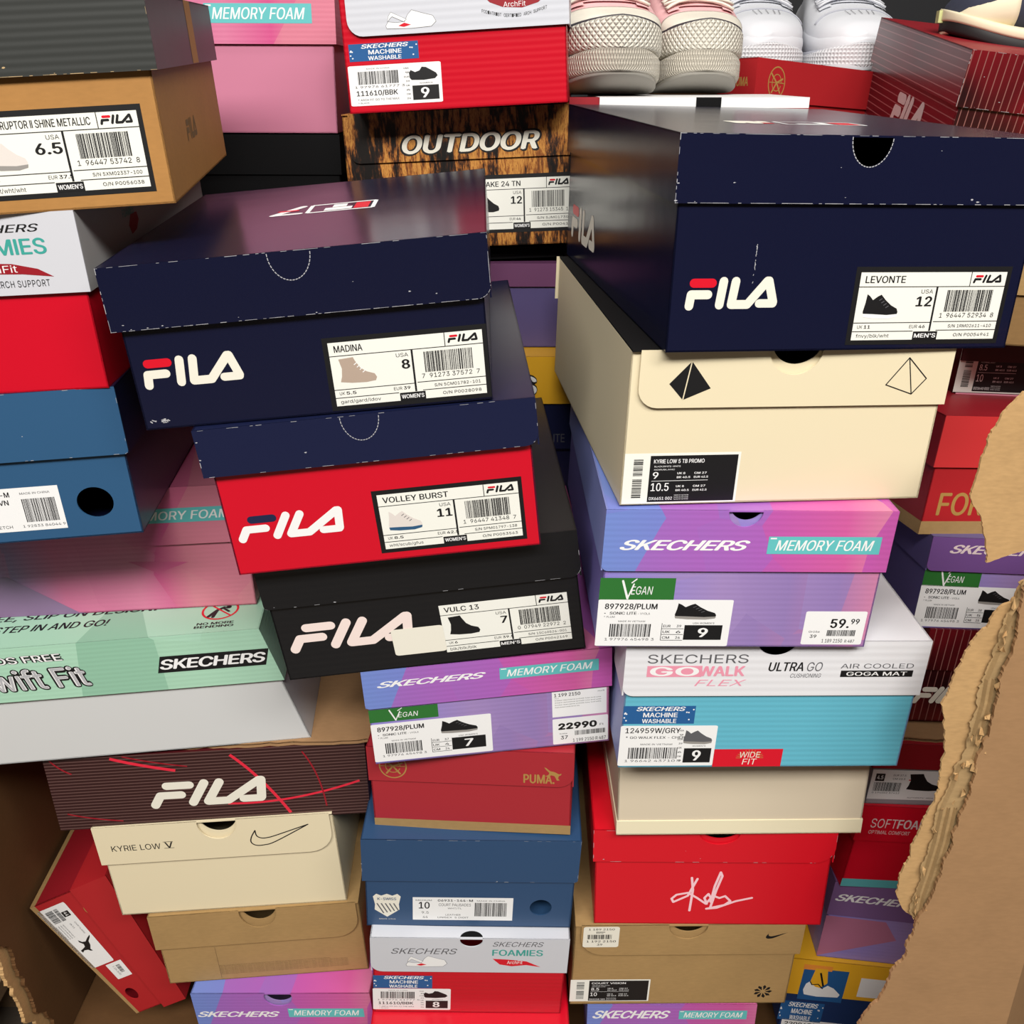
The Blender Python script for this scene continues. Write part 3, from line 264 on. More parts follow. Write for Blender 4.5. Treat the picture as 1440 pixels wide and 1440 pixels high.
'u': (205, "91,-3 73,-1 57,5 44,15 35,29 28,47 26,69 26,190 57,190 57,72 60,52 68,37 82,28 100,25 113,27 125,31 134,38 142,48 146,61 148,76 148,190 179,190 179,0 149,0 149,46 154,46 147,30 139,18 129,8 111,0 149,35", "7,6,9 29,13,0 12,0,13 0,12,1 1,12,2 12,11,2 3,2,11 4,3,11 11,10,4 5,4,10 6,5,10 9,6,10 7,9,8 15,14,28 15,28,27 27,16,15 22,25,23 25,22,19 22,21,19 20,19,21 16,27,26 26,24,16 17,16,24 18,17,24 24,25,18 25,19,18 28,14,29 13,29,14 24,26,30 25,24,30 23,25,30"),
'v': (194, "81,0 9,190 42,190 83,78 88,60 93,43 98,27 103,10 92,10 97,27 101,43 106,60 112,78 152,190 186,190 113,0 97,29", "0,3,1 2,1,3 8,9,0 9,5,0 5,4,0 3,0,4 12,15,14 14,13,12 6,7,15 10,6,15 11,10,15 15,12,11 8,0,15 15,7,8 9,8,7 7,6,9 9,6,16 6,10,16 5,9,16"),
'w': (283, "69,0 11,190 44,190 67,107 72,89 77,68 80,54 84,38 88,21 82,21 86,37 89,53 93,67 98,88 103,107 126,190 158,190 181,107 186,88 191,68 194,53 198,37 201,21 196,21 199,37 203,53 206,68 212,88 217,107 240,190 272,190 215,0 184,0 159,86 152,112 149,126 145,140 138,169 145,169 138,140 135,126 131,112 128,99 124,86 99,0 85,33 198,34 142,154", "3,0,4 0,3,1 2,1,3 9,8,45 6,9,7 9,6,0 6,5,0 4,0,5 12,11,43 13,12,43 14,13,43 43,42,14 42,41,14 41,40,14 40,39,14 9,0,44 8,9,44 44,43,8 43,11,8 10,8,11 37,47,38 19,18,33 17,33,18 33,17,34 35,34,17 36,35,17 38,36,17 17,16,38 20,23,21 24,22,25 23,22,46 22,24,46 27,26,31 29,28,30 27,31,30 30,28,27 25,22,31 31,26,25 31,22,32 22,23,32 23,20,32 33,32,20 19,33,20 47,37,39 14,39,37 15,14,37 37,38,15 38,16,15 8,10,45 7,9,45 21,23,46 36,38,47"),
'x': (189, "10,0 86,109 86,86 14,190 50,190 74,153 82,139 90,127 97,115 104,103 88,103 95,115 101,127 108,139 117,153 141,190 176,190 104,84 104,107 179,0 143,0 115,43 107,56 100,68 93,80 86,91 102,91 95,80 89,68 82,56 74,43 46,0 78,98 96,117 112,96 94,78", "0,31,30 4,3,5 10,1,25 28,24,2 27,26,25 28,2,29 30,29,2 0,30,2 25,1,32 5,3,1 6,5,1 1,7,6 26,17,9 10,9,11 12,8,18 20,19,21 16,15,14 17,23,22 22,21,17 21,19,17 9,17,34 16,14,18 14,13,18 12,18,13 27,24,35 23,17,27 17,26,27 10,25,26 26,9,10 1,10,11 7,1,11 11,8,33 1,3,32 0,2,32 2,25,32 8,12,33 9,18,8 8,11,9 7,11,33 17,19,34 16,18,34 18,9,34 24,28,35 25,2,24 24,27,25 23,27,35"),
'y': (194, "24,-69 31,-43 36,-44 44,-45 52,-44 59,-42 65,-37 71,-29 75,-18 81,-1 9,190 42,190 83,78 88,60 93,43 98,27 103,10 92,10 97,27 101,43 106,60 112,78 153,190 186,190 102,-29 96,-43 88,-54 80,-62 70,-68 58,-71 46,-73 32,-72 97,29", "30,3,31 3,2,31 0,31,2 1,0,2 4,29,5 5,29,28 28,27,5 6,5,27 29,4,30 3,30,4 14,17,18 17,14,9 13,9,14 19,15,16 23,22,21 16,24,23 23,21,16 21,20,16 19,16,20 24,16,9 17,9,16 18,17,16 16,15,18 18,15,32 6,27,26 7,6,26 26,25,7 25,24,7 8,7,24 24,9,8 9,13,12 11,10,12 12,10,9 15,19,32 14,18,32"),
'z': (190, "21,0 21,23 127,160 127,161 24,161 24,190 166,190 166,165 63,30 63,28 169,28 169,0", "1,0,9 9,8,1 1,8,2 3,2,7 7,2,8 3,7,6 9,0,11 11,10,9 5,4,3 3,6,5"),
'0': (226, "113,-3 95,-2 79,3 65,12 53,24 42,39 34,57 29,77 25,101 24,127 25,153 29,177 35,197 43,215 53,230 65,242 79,251 95,256 113,258 131,256 147,251 161,242 174,230 184,215 192,197 198,177 201,153 203,127 201,101 198,77 192,57 184,39 174,24 162,12 147,3 131,-2 113,25 131,28 145,37 157,52 165,72 169,88 171,107 172,127 171,148 169,166 165,182 157,203 145,218 131,227 113,230 96,227 82,218 70,203 62,182 58,166 55,148 55,127 55,107 58,88 62,72 70,52 82,37 96,28", "8,7,59 59,58,8 9,8,58 58,57,9 57,56,9 10,9,56 56,55,10 11,10,55 0,36,1 36,63,1 1,63,2 63,62,2 3,2,62 16,15,52 52,51,16 51,17,16 3,62,4 62,61,4 5,4,61 6,5,61 61,60,6 7,6,60 59,7,60 11,55,54 12,11,54 54,53,12 13,12,53 14,13,53 53,52,14 52,15,14 49,19,50 18,50,19 37,35,34 38,37,34 34,33,38 21,20,48 49,48,20 19,49,20 29,28,41 42,41,28 28,27,42 43,42,27 44,43,27 27,26,44 45,44,26 26,25,45 38,33,32 39,38,32 32,31,39 31,30,39 40,39,30 30,29,40 29,41,40 45,25,46 25,24,46 47,46,24 24,23,47 23,22,47 48,47,22 21,48,22 36,0,35 35,37,36 17,51,50 50,18,17"),
'1': (226, "38,0 38,27 195,27 195,0 138,254 138,0 106,0 106,224 105,224 43,179 43,213 99,254 138,27 106,27", "11,10,8 8,10,9 3,2,5 13,12,7 1,0,6 11,8,7 7,4,11 12,13,6 4,7,12 5,2,12 6,5,12 1,6,13"),
'2': (226, "32,0 32,24 117,114 130,129 141,141 149,153 155,163 159,174 160,186 159,198 154,209 146,218 137,224 125,228 112,230 98,228 86,224 77,216 69,207 65,195 64,181 33,181 35,202 43,221 55,237 72,248 91,255 112,258 134,255 153,248 169,237 181,223 188,205 191,186 189,172 185,159 179,145 168,129 159,118 147,105 133,90 76,30 76,28 195,28 195,0", "1,0,42 20,19,21 22,21,19 19,18,22 23,22,18 18,24,23 26,16,15 27,14,13 40,2,41 26,15,14 14,27,26 1,42,41 41,2,1 24,18,17 25,24,17 17,16,25 16,26,25 12,11,29 28,12,29 34,33,8 33,32,8 9,8,32 31,9,32 4,38,37 5,4,37 37,36,5 6,5,36 36,35,6 7,6,35 35,34,7 34,8,7 9,31,10 31,30,10 11,10,30 29,11,30 42,0,44 44,43,42 2,40,39 3,2,39 39,38,3 38,4,3 12,28,13 27,13,28"),
'3': (226, "109,-3 87,-1 66,5 49,15 35,29 26,46 22,66 55,66 57,54 63,44 72,35 83,30 95,26 109,25 124,26 138,30 149,37 157,46 163,58 165,72 163,86 158,98 150,109 137,117 121,122 101,124 78,124 78,150 144,224 144,226 35,226 35,254 186,254 186,230 106,139 106,144 124,145 140,143 154,138 172,127 185,111 194,93 196,72 194,51 185,33 172,18 154,6 141,1 125,-2 111,144", "2,10,3 10,9,3 4,3,9 9,8,4 5,4,8 8,7,5 6,5,7 11,1,12 12,1,0 0,13,12 34,25,24 24,36,34 27,34,35 1,11,2 10,2,11 25,34,26 34,27,26 15,47,46 46,16,15 22,38,23 37,23,38 44,43,18 19,18,43 43,42,19 42,41,19 20,19,41 41,40,20 21,20,40 39,21,40 16,46,45 17,16,45 45,44,17 44,18,17 21,39,22 38,22,39 33,28,35 29,28,33 33,32,29 13,0,48 14,13,48 48,47,14 47,15,14 23,37,24 36,24,37 27,35,28 31,30,29 29,32,31 34,36,49 35,34,49 33,35,49"),
'4': (226, "20,53 20,79 123,254 155,254 54,83 54,81 207,81 207,53 141,0 141,61 141,73 141,159 171,159 171,0 141,53 141,81 171,81 171,53", "1,0,5 1,5,4 4,2,1 5,0,9 5,9,10 16,15,10 2,4,3 15,16,11 8,13,14 9,0,14 5,10,15 12,11,16 7,6,16 17,7,16 14,17,9 17,16,10 10,9,17 17,14,13"),
'5': (226, "111,-3 89,-1 70,6 54,16 41,30 33,47 30,65 61,65 64,54 69,44 77,36 87,30 98,26 111,25 125,27 138,32 149,41 157,52 162,66 164,81 162,97 157,111 148,122 137,131 124,137 109,138 96,137 84,134 73,129 64,123 34,126 48,254 183,254 183,226 75,226 67,151 68,151 77,157 89,162 101,166 115,167 131,165 147,160 161,153 172,143 182,130 189,116 194,99 195,82 194,66 191,51 184,38 171,21 154,8 141,1 126,-2", "6,5,7 35,29,28 28,36,35 4,3,9 9,8,4 5,4,8 7,5,8 29,35,30 31,30,35 0,13,12 39,26,25 25,40,39 0,12,1 11,1,12 37,27,26 38,37,26 26,39,38 1,11,2 11,10,2 3,2,10 9,3,10 36,28,27 27,37,36 31,35,34 14,55,54 54,15,14 15,54,53 53,16,15 22,43,23 43,42,23 24,23,42 41,24,42 50,49,18 19,18,49 49,48,19 48,47,19 20,19,47 47,46,20 16,53,52 17,16,52 52,51,17 51,50,17 50,18,17 20,46,21 46,45,21 22,21,45 45,44,22 43,22,44 13,0,55 55,14,13 40,25,24 24,41,40 33,32,34 31,34,32"),
'6': (226, "113,-3 91,-1 71,7 55,20 42,37 34,58 32,81 34,100 40,119 47,134 56,151 69,170 126,254 161,254 75,131 73,131 77,137 83,144 90,149 98,153 107,156 117,157 139,155 158,147 173,136 185,120 192,101 194,79 192,56 184,36 171,20 155,7 135,-1 113,24 127,26 139,31 149,40 157,51 162,64 164,79 162,94 157,107 149,118 139,126 127,131 113,133 99,131 87,126 77,118 69,107 64,94 62,79 64,64 69,51 77,40 87,31 99,26 85,146", "4,3,53 53,52,4 5,4,52 52,51,5 6,5,51 51,50,6 7,6,50 8,7,50 50,49,8 9,8,49 14,15,48 15,14,16 1,56,55 46,19,18 1,55,2 54,2,55 14,48,47 2,54,3 53,3,54 48,15,49 9,49,15 10,9,15 15,16,10 16,17,10 11,10,17 33,0,34 45,21,20 43,22,44 34,0,32 32,35,34 21,45,44 44,22,21 30,29,37 29,28,37 38,37,28 28,27,38 27,39,38 39,27,40 27,26,40 26,25,40 41,40,25 25,24,41 35,32,31 36,35,31 31,30,36 30,37,36 41,24,42 24,23,42 43,42,23 22,43,23 11,17,12 56,1,0 0,33,56 19,46,45 45,20,19 47,46,18 57,14,18 14,47,18 17,16,14 14,57,17 13,12,17 13,17,57"),
'7': (226, "48,0 162,224 162,226 31,226 31,254 195,254 195,224 82,0", "0,7,1 2,1,6 6,5,2 6,1,7 4,3,2 2,5,4"),
'8': (226, "113,-3 97,-2 82,1 68,6 50,17 37,31 29,48 26,68 28,83 33,98 40,110 51,121 63,128 76,132 76,133 59,141 46,154 38,171 35,190 38,209 45,225 57,239 73,249 92,256 113,258 134,256 153,249 169,239 181,225 188,209 191,190 188,171 180,154 167,141 150,133 150,132 164,128 176,121 186,110 194,98 199,83 200,68 198,48 189,31 176,17 158,6 145,1 130,-2 113,25 129,26 142,30 153,37 161,46 167,57 168,69 167,83 161,94 153,104 141,111 128,116 113,118 98,116 85,111 73,104 65,94 59,83 58,69 59,57 64,46 73,37 84,30 97,26 113,145 126,146 137,150 146,157 154,165 158,176 160,188 158,200 154,210 147,218 138,225 126,229 113,230 100,229 89,225 79,218 72,210 68,200 66,188 68,176 72,165 79,157 89,150 100,146", "5,4,68 68,67,5 6,5,67 7,6,67 67,66,7 8,7,66 66,65,8 9,8,65 65,64,9 10,9,64 64,11,10 17,16,91 91,90,17 18,17,90 95,61,60 0,48,1 71,1,48 23,86,85 1,71,2 70,2,71 62,61,13 61,95,13 14,13,95 95,94,14 93,14,94 22,87,86 86,23,22 2,70,3 70,69,3 4,3,69 68,4,69 11,64,63 12,11,63 63,62,12 62,13,12 14,93,15 93,92,15 16,15,92 91,16,92 18,90,89 19,18,89 89,88,19 20,19,88 21,20,88 88,87,21 87,22,21 24,84,83 82,25,83 24,83,25 50,46,45 45,51,50 49,47,46 46,50,49 57,35,58 59,58,35 73,59,35 35,34,73 74,73,34 34,75,74 81,26,82 25,82,26 52,44,43 53,52,43 43,42,53 42,41,53 54,53,41 41,40,54 55,54,40 40,39,55 39,38,55 56,55,38 38,37,56 32,31,77 78,77,31 31,30,78 79,78,30 30,29,79 51,45,44 44,52,51 56,37,57 37,36,57 35,57,36 75,34,33 76,75,33 33,32,76 32,77,76 79,29,80 29,28,80 28,27,80 81,80,27 26,81,27 48,0,47 47,49,48 59,73,60 73,72,60 95,60,72 84,24,85 23,85,24"),
'9': (226, "113,258 135,255 155,247 171,234 184,217 192,197 194,173 192,155 186,135 180,120 170,103 158,84 100,0 65,0 151,124 154,124 149,117 144,111 137,105 128,101 119,98 109,97 87,100 69,107 53,119 41,134 34,154 32,176 34,198 42,218 55,235 71,247 91,255 113,230 99,228 87,223 77,215 69,204 64,191 63,176 64,161 69,148 77,137 87,129 99,123 113,122 127,123 139,129 149,137 157,147 162,160 164,175 162,190 157,204 150,215 139,223 127,228 139,107", "25,24,41 41,40,25 26,25,40 27,26,40 40,39,27 39,38,27 28,27,38 29,28,38 38,37,29 30,29,37 31,36,35 35,32,31 21,45,44 33,0,34 21,44,22 43,22,44 32,35,34 34,0,32 11,17,12 22,43,23 43,42,23 24,23,42 41,24,42 30,37,36 36,31,30 19,18,46 14,15,48 15,14,16 14,48,47 1,56,55 50,49,8 8,7,50 51,50,7 7,6,51 6,5,51 52,51,5 5,4,52 53,52,4 4,3,53 11,10,17 16,17,10 15,16,10 10,9,15 9,8,15 8,49,15 48,15,49 53,3,54 3,2,54 55,54,2 1,55,2 45,21,20 20,19,45 19,46,45 0,33,56 56,1,0 46,18,47 57,14,18 14,47,18 17,16,14 14,57,17 13,12,17 13,17,57"),
'.': (94, "48,-2 39,-1 31,4 26,12 25,20 26,29 31,37 39,42 48,43 56,42 64,37 69,29 71,20 69,12 64,4 56,-1", "4,3,2 4,2,1 1,0,4 5,4,6 12,11,13 13,11,8 11,10,8 9,8,10 15,14,0 14,13,0 13,8,0 4,0,8 6,4,8 7,6,8"),
'/': (124, "117,266 36,-38 7,-38 89,266", "0,3,1 2,1,3"),
'-': (226, "168,122 168,94 57,94 57,122", "3,2,1 1,0,3"),
'*': (226, "101,111 103,165 57,136 45,158 93,183 45,208 57,229 103,200 101,254 125,254 123,200 169,229 181,208 133,183 181,158 169,136 123,165 125,111", "3,2,1 1,4,3 6,5,4 4,7,6 12,11,13 15,14,16 14,13,16 13,11,10 1,0,17 17,16,1 4,1,16 16,13,4 7,4,13 13,10,7 8,7,10 10,9,8"),
'%': (338, "88,141 73,143 60,149 50,157 43,168 39,180 37,194 37,206 39,220 43,232 51,243 60,251 73,257 88,258 103,257 115,251 125,243 132,232 136,220 138,206 138,194 136,180 132,168 125,157 115,149 103,143 88,164 99,166 106,173 110,183 112,194 112,206 110,217 106,227 99,234 88,236 77,234 69,227 65,217 64,206 64,194 65,183 69,173 76,166 251,-5 236,-3 223,2 213,11 206,21 202,34 200,48 200,60 202,74 206,86 213,97 223,105 236,111 251,112 266,111 278,105 288,97 295,86 299,74 300,60 300,48 299,34 295,21 288,11 278,2 265,-3 251,17 262,20 269,26 273,36 274,48 274,60 273,71 269,81 262,88 251,90 240,88 232,81 228,71 226,60 226,48 228,36 232,26 239,20 66,0 241,254 270,254 95,0", "6,5,40 7,6,40 0,26,1 43,1,26 1,43,2 43,42,2 3,2,42 4,3,42 42,41,4 5,4,41 40,5,41 7,40,39 8,7,39 39,38,8 9,8,38 38,37,9 10,9,37 11,10,37 37,36,11 36,12,11 35,34,14 13,35,14 21,20,30 31,30,20 20,19,31 19,18,31 27,25,24 28,27,24 24,23,28 23,22,28 29,28,22 22,21,29 21,30,29 31,18,32 18,17,32 33,32,17 17,16,33 16,15,33 34,33,15 14,34,15 26,0,25 25,27,26 12,36,35 35,13,12 50,49,84 51,50,84 44,70,45 70,87,45 45,87,46 87,86,46 47,46,86 48,47,86 86,85,48 49,48,85 84,49,85 51,84,83 52,51,83 83,82,52 53,52,82 82,81,53 54,53,81 55,54,81 81,80,55 80,56,55 79,78,58 57,79,58 65,64,74 75,74,64 64,63,75 63,62,75 71,69,68 72,71,68 68,67,72 67,66,72 73,72,66 66,65,73 65,74,73 75,62,76 62,61,76 77,76,61 61,60,77 60,59,77 78,77,59 58,78,59 70,44,69 69,71,70 56,80,79 79,57,56 88,91,89 90,89,91"),
"'": (103, "39,159 35,254 68,254 64,159", "1,0,3 3,2,1"),
',': (94, "19,-60 34,36 68,36 42,-60", "1,0,3 3,2,1"),
':': (94, "48,-2 39,-1 31,4 26,12 25,20 26,29 31,37 39,42 48,43 56,42 64,37 69,29 71,20 69,12 64,4 56,-1 48,135 39,137 31,142 26,149 25,158 26,167 31,174 39,179 48,181 56,179 64,174 69,167 71,158 69,149 64,142 56,137", "4,3,2 5,4,6 4,2,1 1,0,4 0,8,4 6,4,8 8,7,6 20,19,18 18,17,20 23,22,20 21,20,22 27,29,28 11,13,12 26,30,29 29,27,26 25,31,30 30,26,25 15,14,0 14,13,0 8,0,13 13,11,8 11,10,8 10,9,8 16,31,17 20,17,31 31,25,20 23,20,25 25,24,23"),
'ß': (220, "61,181 61,0 30,0 30,181 32,204 39,224 50,239 64,249 80,256 98,258 114,256 130,251 144,243 156,231 163,216 166,197 165,185 162,175 159,168 154,161 146,149 143,136 144,128 149,121 155,114 163,108 172,101 181,94 189,86 196,76 200,64 202,50 200,34 193,21 183,10 170,3 154,-2 135,-3 118,-2 104,1 91,5 82,10 94,37 100,33 109,29 119,26 133,25 149,27 161,32 168,41 171,52 169,61 165,69 158,77 150,83 141,90 132,97 124,105 117,113 113,124 111,136 112,146 115,153 124,165 132,177 135,184 136,194 133,210 125,221 113,227 98,229 82,227 71,218 63,203", "4,3,0 0,73,4 5,4,73 40,43,41 43,42,41 8,71,70 70,9,8 5,73,72 6,5,72 7,6,72 72,71,7 71,8,7 45,38,46 38,45,39 44,39,45 68,11,69 10,69,11 39,44,40 43,40,44 3,2,1 69,10,70 9,70,10 47,37,36 32,31,50 31,30,50 33,32,49 32,50,49 50,30,51 30,29,51 52,51,29 29,28,52 28,27,52 47,36,35 48,47,35 35,34,48 34,33,48 33,49,48 52,27,53 27,26,53 54,53,26 26,25,54 55,54,25 24,55,25 65,18,17 17,16,65 66,65,16 16,15,66 15,14,66 46,38,37 37,47,46 55,24,56 24,23,56 57,56,23 23,22,57 58,57,22 59,58,22 22,21,59 60,59,21 61,60,21 62,61,21 21,20,62 63,62,20 20,19,63 64,63,19 19,18,64 18,65,64 66,14,67 14,13,67 68,67,13 13,12,68 11,68,12 0,3,1"),
'ö': (207, "104,-4 87,-3 72,1 58,8 46,17 36,29 28,43 22,58 18,75 17,94 18,113 22,130 28,146 36,159 46,171 58,180 72,187 87,191 104,192 120,191 136,187 149,180 161,171 171,159 180,146 186,130 189,113 191,94 189,75 186,58 180,43 171,29 161,17 149,8 136,1 120,-3 104,23 121,26 135,33 146,44 154,59 158,75 160,94 158,112 154,129 146,144 135,155 121,162 104,165 86,162 73,155 62,144 54,129 50,112 48,94 50,75 54,59 62,44 73,33 86,26 140,221 132,223 125,227 121,234 119,242 121,249 125,256 132,260 140,262 147,260 154,256 158,249 160,242 158,234 154,227 147,223 68,221 60,223 53,227 49,234 47,242 49,249 53,256 60,260 68,262 76,260 82,256 86,249 88,242 86,234 82,227 76,223", "80,79,81 7,6,56 56,55,7 8,7,55 55,54,8 9,8,54 10,9,54 54,53,10 11,10,53 53,52,11 12,11,52 77,76,91 0,36,1 1,36,59 88,87,89 86,85,87 1,59,2 58,2,59 16,50,49 49,17,16 90,89,91 77,91,89 83,77,89 89,87,83 87,85,83 84,83,85 2,58,3 4,3,58 58,57,4 5,4,57 6,5,57 56,6,57 12,52,51 13,12,51 14,13,51 51,50,14 15,14,50 50,16,15 79,78,77 81,79,77 77,83,81 82,81,83 18,48,19 19,48,47 63,65,64 60,75,61 67,61,75 75,69,67 69,68,67 37,35,34 34,38,37 46,20,47 19,47,20 63,62,61 65,63,61 61,67,65 66,65,67 30,29,40 41,40,29 29,28,41 42,41,28 28,27,42 27,26,42 43,42,26 26,25,43 44,43,25 25,24,44 71,73,72 38,34,33 33,32,38 39,38,32 32,31,39 31,30,39 30,40,39 44,24,45 24,23,45 23,22,45 46,45,22 22,21,46 20,46,21 74,73,75 69,75,73 73,71,69 71,70,69 36,0,35 35,37,36 17,49,48 48,18,17"),
'!': (98, "34,80 32,254 66,254 64,80 49,-2 40,-1 33,4 28,12 26,20 28,29 33,37 40,42 49,43 58,42 65,37 70,29 72,20 70,12 65,4 58,-1", "8,7,9 5,4,6 7,6,4 9,7,4 15,17,16 17,15,12 15,14,12 13,12,14 19,18,4 18,17,4 17,12,4 9,4,12 10,9,12 11,10,12 1,0,3 3,2,1"),
" ": (94, "", "")}

ZS = 0.15                                   # the carton bin stands on a pallet this high
# ---------------------------------------------------------------- camera, world, lamps, exposure
cam = bpy.data.cameras.new('camera'); cam_o = bpy.data.objects.new('camera', cam); COL.objects.link(cam_o)
cam.sensor_width = 36; cam.lens = 36*CAM[0]/1440; cam.clip_start = .01
cam_o.location = (0, 0, CAM[2]+ZS); cam_o.rotation_euler = (R3(90-CAM[1]), 0, 0)
S.camera = cam_o
W = bpy.data.worlds.new('store'); S.world = W; W.use_nodes = True
W.node_tree.nodes['Background'].inputs[0].default_value = (1, .97, .93, 1)
W.node_tree.nodes['Background'].inputs[1].default_value = .52
def area(name, loc, rot, sx, sy, power, color=(1, .97, .92)):
    l = bpy.data.lights.new(name, 'AREA'); l.shape = 'RECTANGLE'; l.size = sx; l.size_y = sy; l.energy = power; l.color = color
    o = bpy.data.objects.new(name, l); COL.objects.link(o); o.location = loc; o.rotation_euler = [R3(a) for a in rot]
area('ceiling_tube_light', (-.25, -1.35, 2.75), (32, 0, 0), 2.2, .5, 116)
area('ceiling_tube_light', (1.2, -.8, 2.75), (22, 12, 0), 1.5, .4, 34)
area('ceiling_tube_light', (-.1, .55, 2.8), (0, 0, 0), 2.2, .3, 10)
S.view_settings.view_transform = 'Standard'; S.view_settings.look = 'None'
S.view_settings.exposure = -0.1; S.view_settings.gamma = 1.0; S.view_settings.use_curve_mapping = False
# ---------------------------------------------------------------- materials
def lin(c):
    return tuple((v/12.92 if v <= .04045 else ((v+.055)/1.055)**2.4) for v in (x/255 for x in c)) + (1,)
MATS = {}
def mat(name, rgb, rough=.5, spec=.5, corr=0, warp=.0, fib=0, coat=0, metal=0):
    """plain printed board / paper: colour, gloss, corrugation ridges (corr, per metre), soft warping, fibres"""
    if name in MATS: return MATS[name]
    m = bpy.data.materials.new(name); m.use_nodes = True; MATS[name] = m
    nt = m.node_tree; N = nt.nodes; L = nt.links; b = N['Principled BSDF']
    b.inputs['Base Color'].default_value = lin(rgb); b.inputs['Roughness'].default_value = rough
    b.inputs['Specular IOR Level'].default_value = spec; b.inputs['Coat Weight'].default_value = coat; b.inputs['Metallic'].default_value = metal
    tc = N.new('ShaderNodeTexCoord'); h = None
    if fib:
        n = N.new('ShaderNodeTexNoise'); n.inputs['Scale'].default_value = 260; n.inputs['Detail'].default_value = 6
        mp = N.new('ShaderNodeMapping'); mp.inputs['Scale'].default_value = (.5, 1, 1.6); L.new(tc.outputs['Object'], mp.inputs[0]); L.new(mp.outputs[0], n.inputs[0])
        n2 = N.new('ShaderNodeTexNoise'); n2.inputs['Scale'].default_value = 22; n2.inputs['Detail'].default_value = 3; L.new(tc.outputs['Object'], n2.inputs[0])
        ad = N.new('ShaderNodeMath'); ad.operation = 'ADD'; L.new(n.outputs[0], ad.inputs[0]); L.new(n2.outputs[0], ad.inputs[1])
        mr = N.new('ShaderNodeMapRange'); mr.inputs[1].default_value = .6; mr.inputs[2].default_value = 1.4; mr.inputs[3].default_value = 1-fib; mr.inputs[4].default_value = 1+fib; L.new(ad.outputs[0], mr.inputs[0])
        mx = N.new('ShaderNodeVectorMath'); mx.operation = 'SCALE'; mx.inputs[0].default_value = lin(rgb)[:3]; L.new(mr.outputs[0], mx.inputs['Scale']); L.new(mx.outputs[0], b.inputs['Base Color'])
    if corr:
        w = N.new('ShaderNodeTexWave'); w.bands_direction = 'Z'; w.inputs['Scale'].default_value = 2*math.pi/(20*corr); w.inputs['Distortion'].default_value = .25; w.inputs['Detail'].default_value = 1
        L.new(tc.outputs['Object'], w.inputs[0]); h = w.outputs[1]
        bp = N.new('ShaderNodeBump'); bp.inputs['Strength'].default_value = .22; bp.inputs['Distance'].default_value = .0004; L.new(h, bp.inputs['Height']); L.new(bp.outputs[0], b.inputs['Normal'])
    if warp:
        n3 = N.new('ShaderNodeTexNoise'); n3.inputs['Scale'].default_value = 14; n3.inputs['Detail'].default_value = 2; L.new(tc.outputs['Object'], n3.inputs[0])
        b2 = N.new('ShaderNodeBump'); b2.inputs['Strength'].default_value = warp; b2.inputs['Distance'].default_value = .004; L.new(n3.outputs[0], b2.inputs['Height'])
        if corr: L.new(bp.outputs[0], b2.inputs['Normal'])
        L.new(b2.outputs[0], b.inputs['Normal'])
    return m
def nodes(name, rough=.4, spec=.5):
    m = bpy.data.materials.new(name); m.use_nodes = True; MATS[name] = m
    nt = m.node_tree; b = nt.nodes['Principled BSDF']; b.inputs['Roughness'].default_value = rough; b.inputs['Specular IOR Level'].default_value = spec
    return m, nt.nodes, nt.links, b, nt.nodes.new('ShaderNodeTexCoord')
def ramp(N, stops, interp='LINEAR'):
    r = N.new('ShaderNodeValToRGB'); r.color_ramp.interpolation = interp
    e = r.color_ramp.elements
    while len(e) < len(stops): e.new(.5)
    for k, (p, c) in zip(e, stops): k.position = p; k.color = lin(c)
    return r
def facet(name, stops, width=.2, scale=17, seed=0., mix=.55, corr=.0045):
    """printed pattern of big flat facets in neighbouring tints, running from one hue to another across the box"""
    m, N, L, b, tc = nodes(name, .38, .4)
    mp = N.new('ShaderNodeMapping'); mp.inputs['Scale'].default_value = (1, .25, .8); mp.inputs['Rotation'].default_value = (0, R3(28), 0); mp.inputs['Location'].default_value = (seed, 0, seed*.7)
    L.new(tc.outputs['Object'], mp.inputs[0])
    v = N.new('ShaderNodeTexVoronoi'); v.inputs['Scale'].default_value = scale; v.distance = 'EUCLIDEAN'; L.new(mp.outputs[0], v.inputs['Vector'])
    sp = N.new('ShaderNodeSeparateColor'); L.new(v.outputs['Color'], sp.inputs[0])
    sx = N.new('ShaderNodeSeparateXYZ'); L.new(tc.outputs['Object'], sx.inputs[0])
    mr = N.new('ShaderNodeMapRange'); mr.inputs[1].default_value = -width/2; mr.inputs[2].default_value = width/2; L.new(sx.outputs[0], mr.inputs[0])
    mx = N.new('ShaderNodeMix'); mx.inputs[0].default_value = 1-mix; L.new(mr.outputs[0], mx.inputs[2]); L.new(sp.outputs[0], mx.inputs[3])
    r = ramp(N, stops); L.new(mx.outputs[0], r.inputs[0]); L.new(r.outputs[0], b.inputs['Base Color'])
    w = N.new('ShaderNodeTexWave'); w.bands_direction = 'Z'; w.inputs['Scale'].default_value = 2*math.pi/(20*corr); w.inputs['Distortion'].default_value = .3; L.new(tc.outputs['Object'], w.inputs[0])
    bp = N.new('ShaderNodeBump'); bp.inputs['Strength'].default_value = .14; bp.inputs['Distance'].default_value = .0004; L.new(w.outputs[1], bp.inputs['Height']); L.new(bp.outputs[0], b.inputs['Normal'])
    return m
PLUM_LID = facet('plum_facet_lid', [(0, (112, 140, 205)), (.2, (120, 130, 205)), (.36, (158, 104, 188)), (.55, (170, 96, 184)), (.72, (190, 88, 170)), (.86, (205, 92, 158)), (1, (226, 150, 172))], seed=.31)
PLUM_BODY = facet('plum_facet_body', [(0, (158, 110, 190)), (.25, (140, 130, 205)), (.5, (160, 135, 190)), (.7, (146, 122, 180)), (.85, (170, 120, 170)), (1, (220, 135, 165))], seed=1.7, mix=.7)
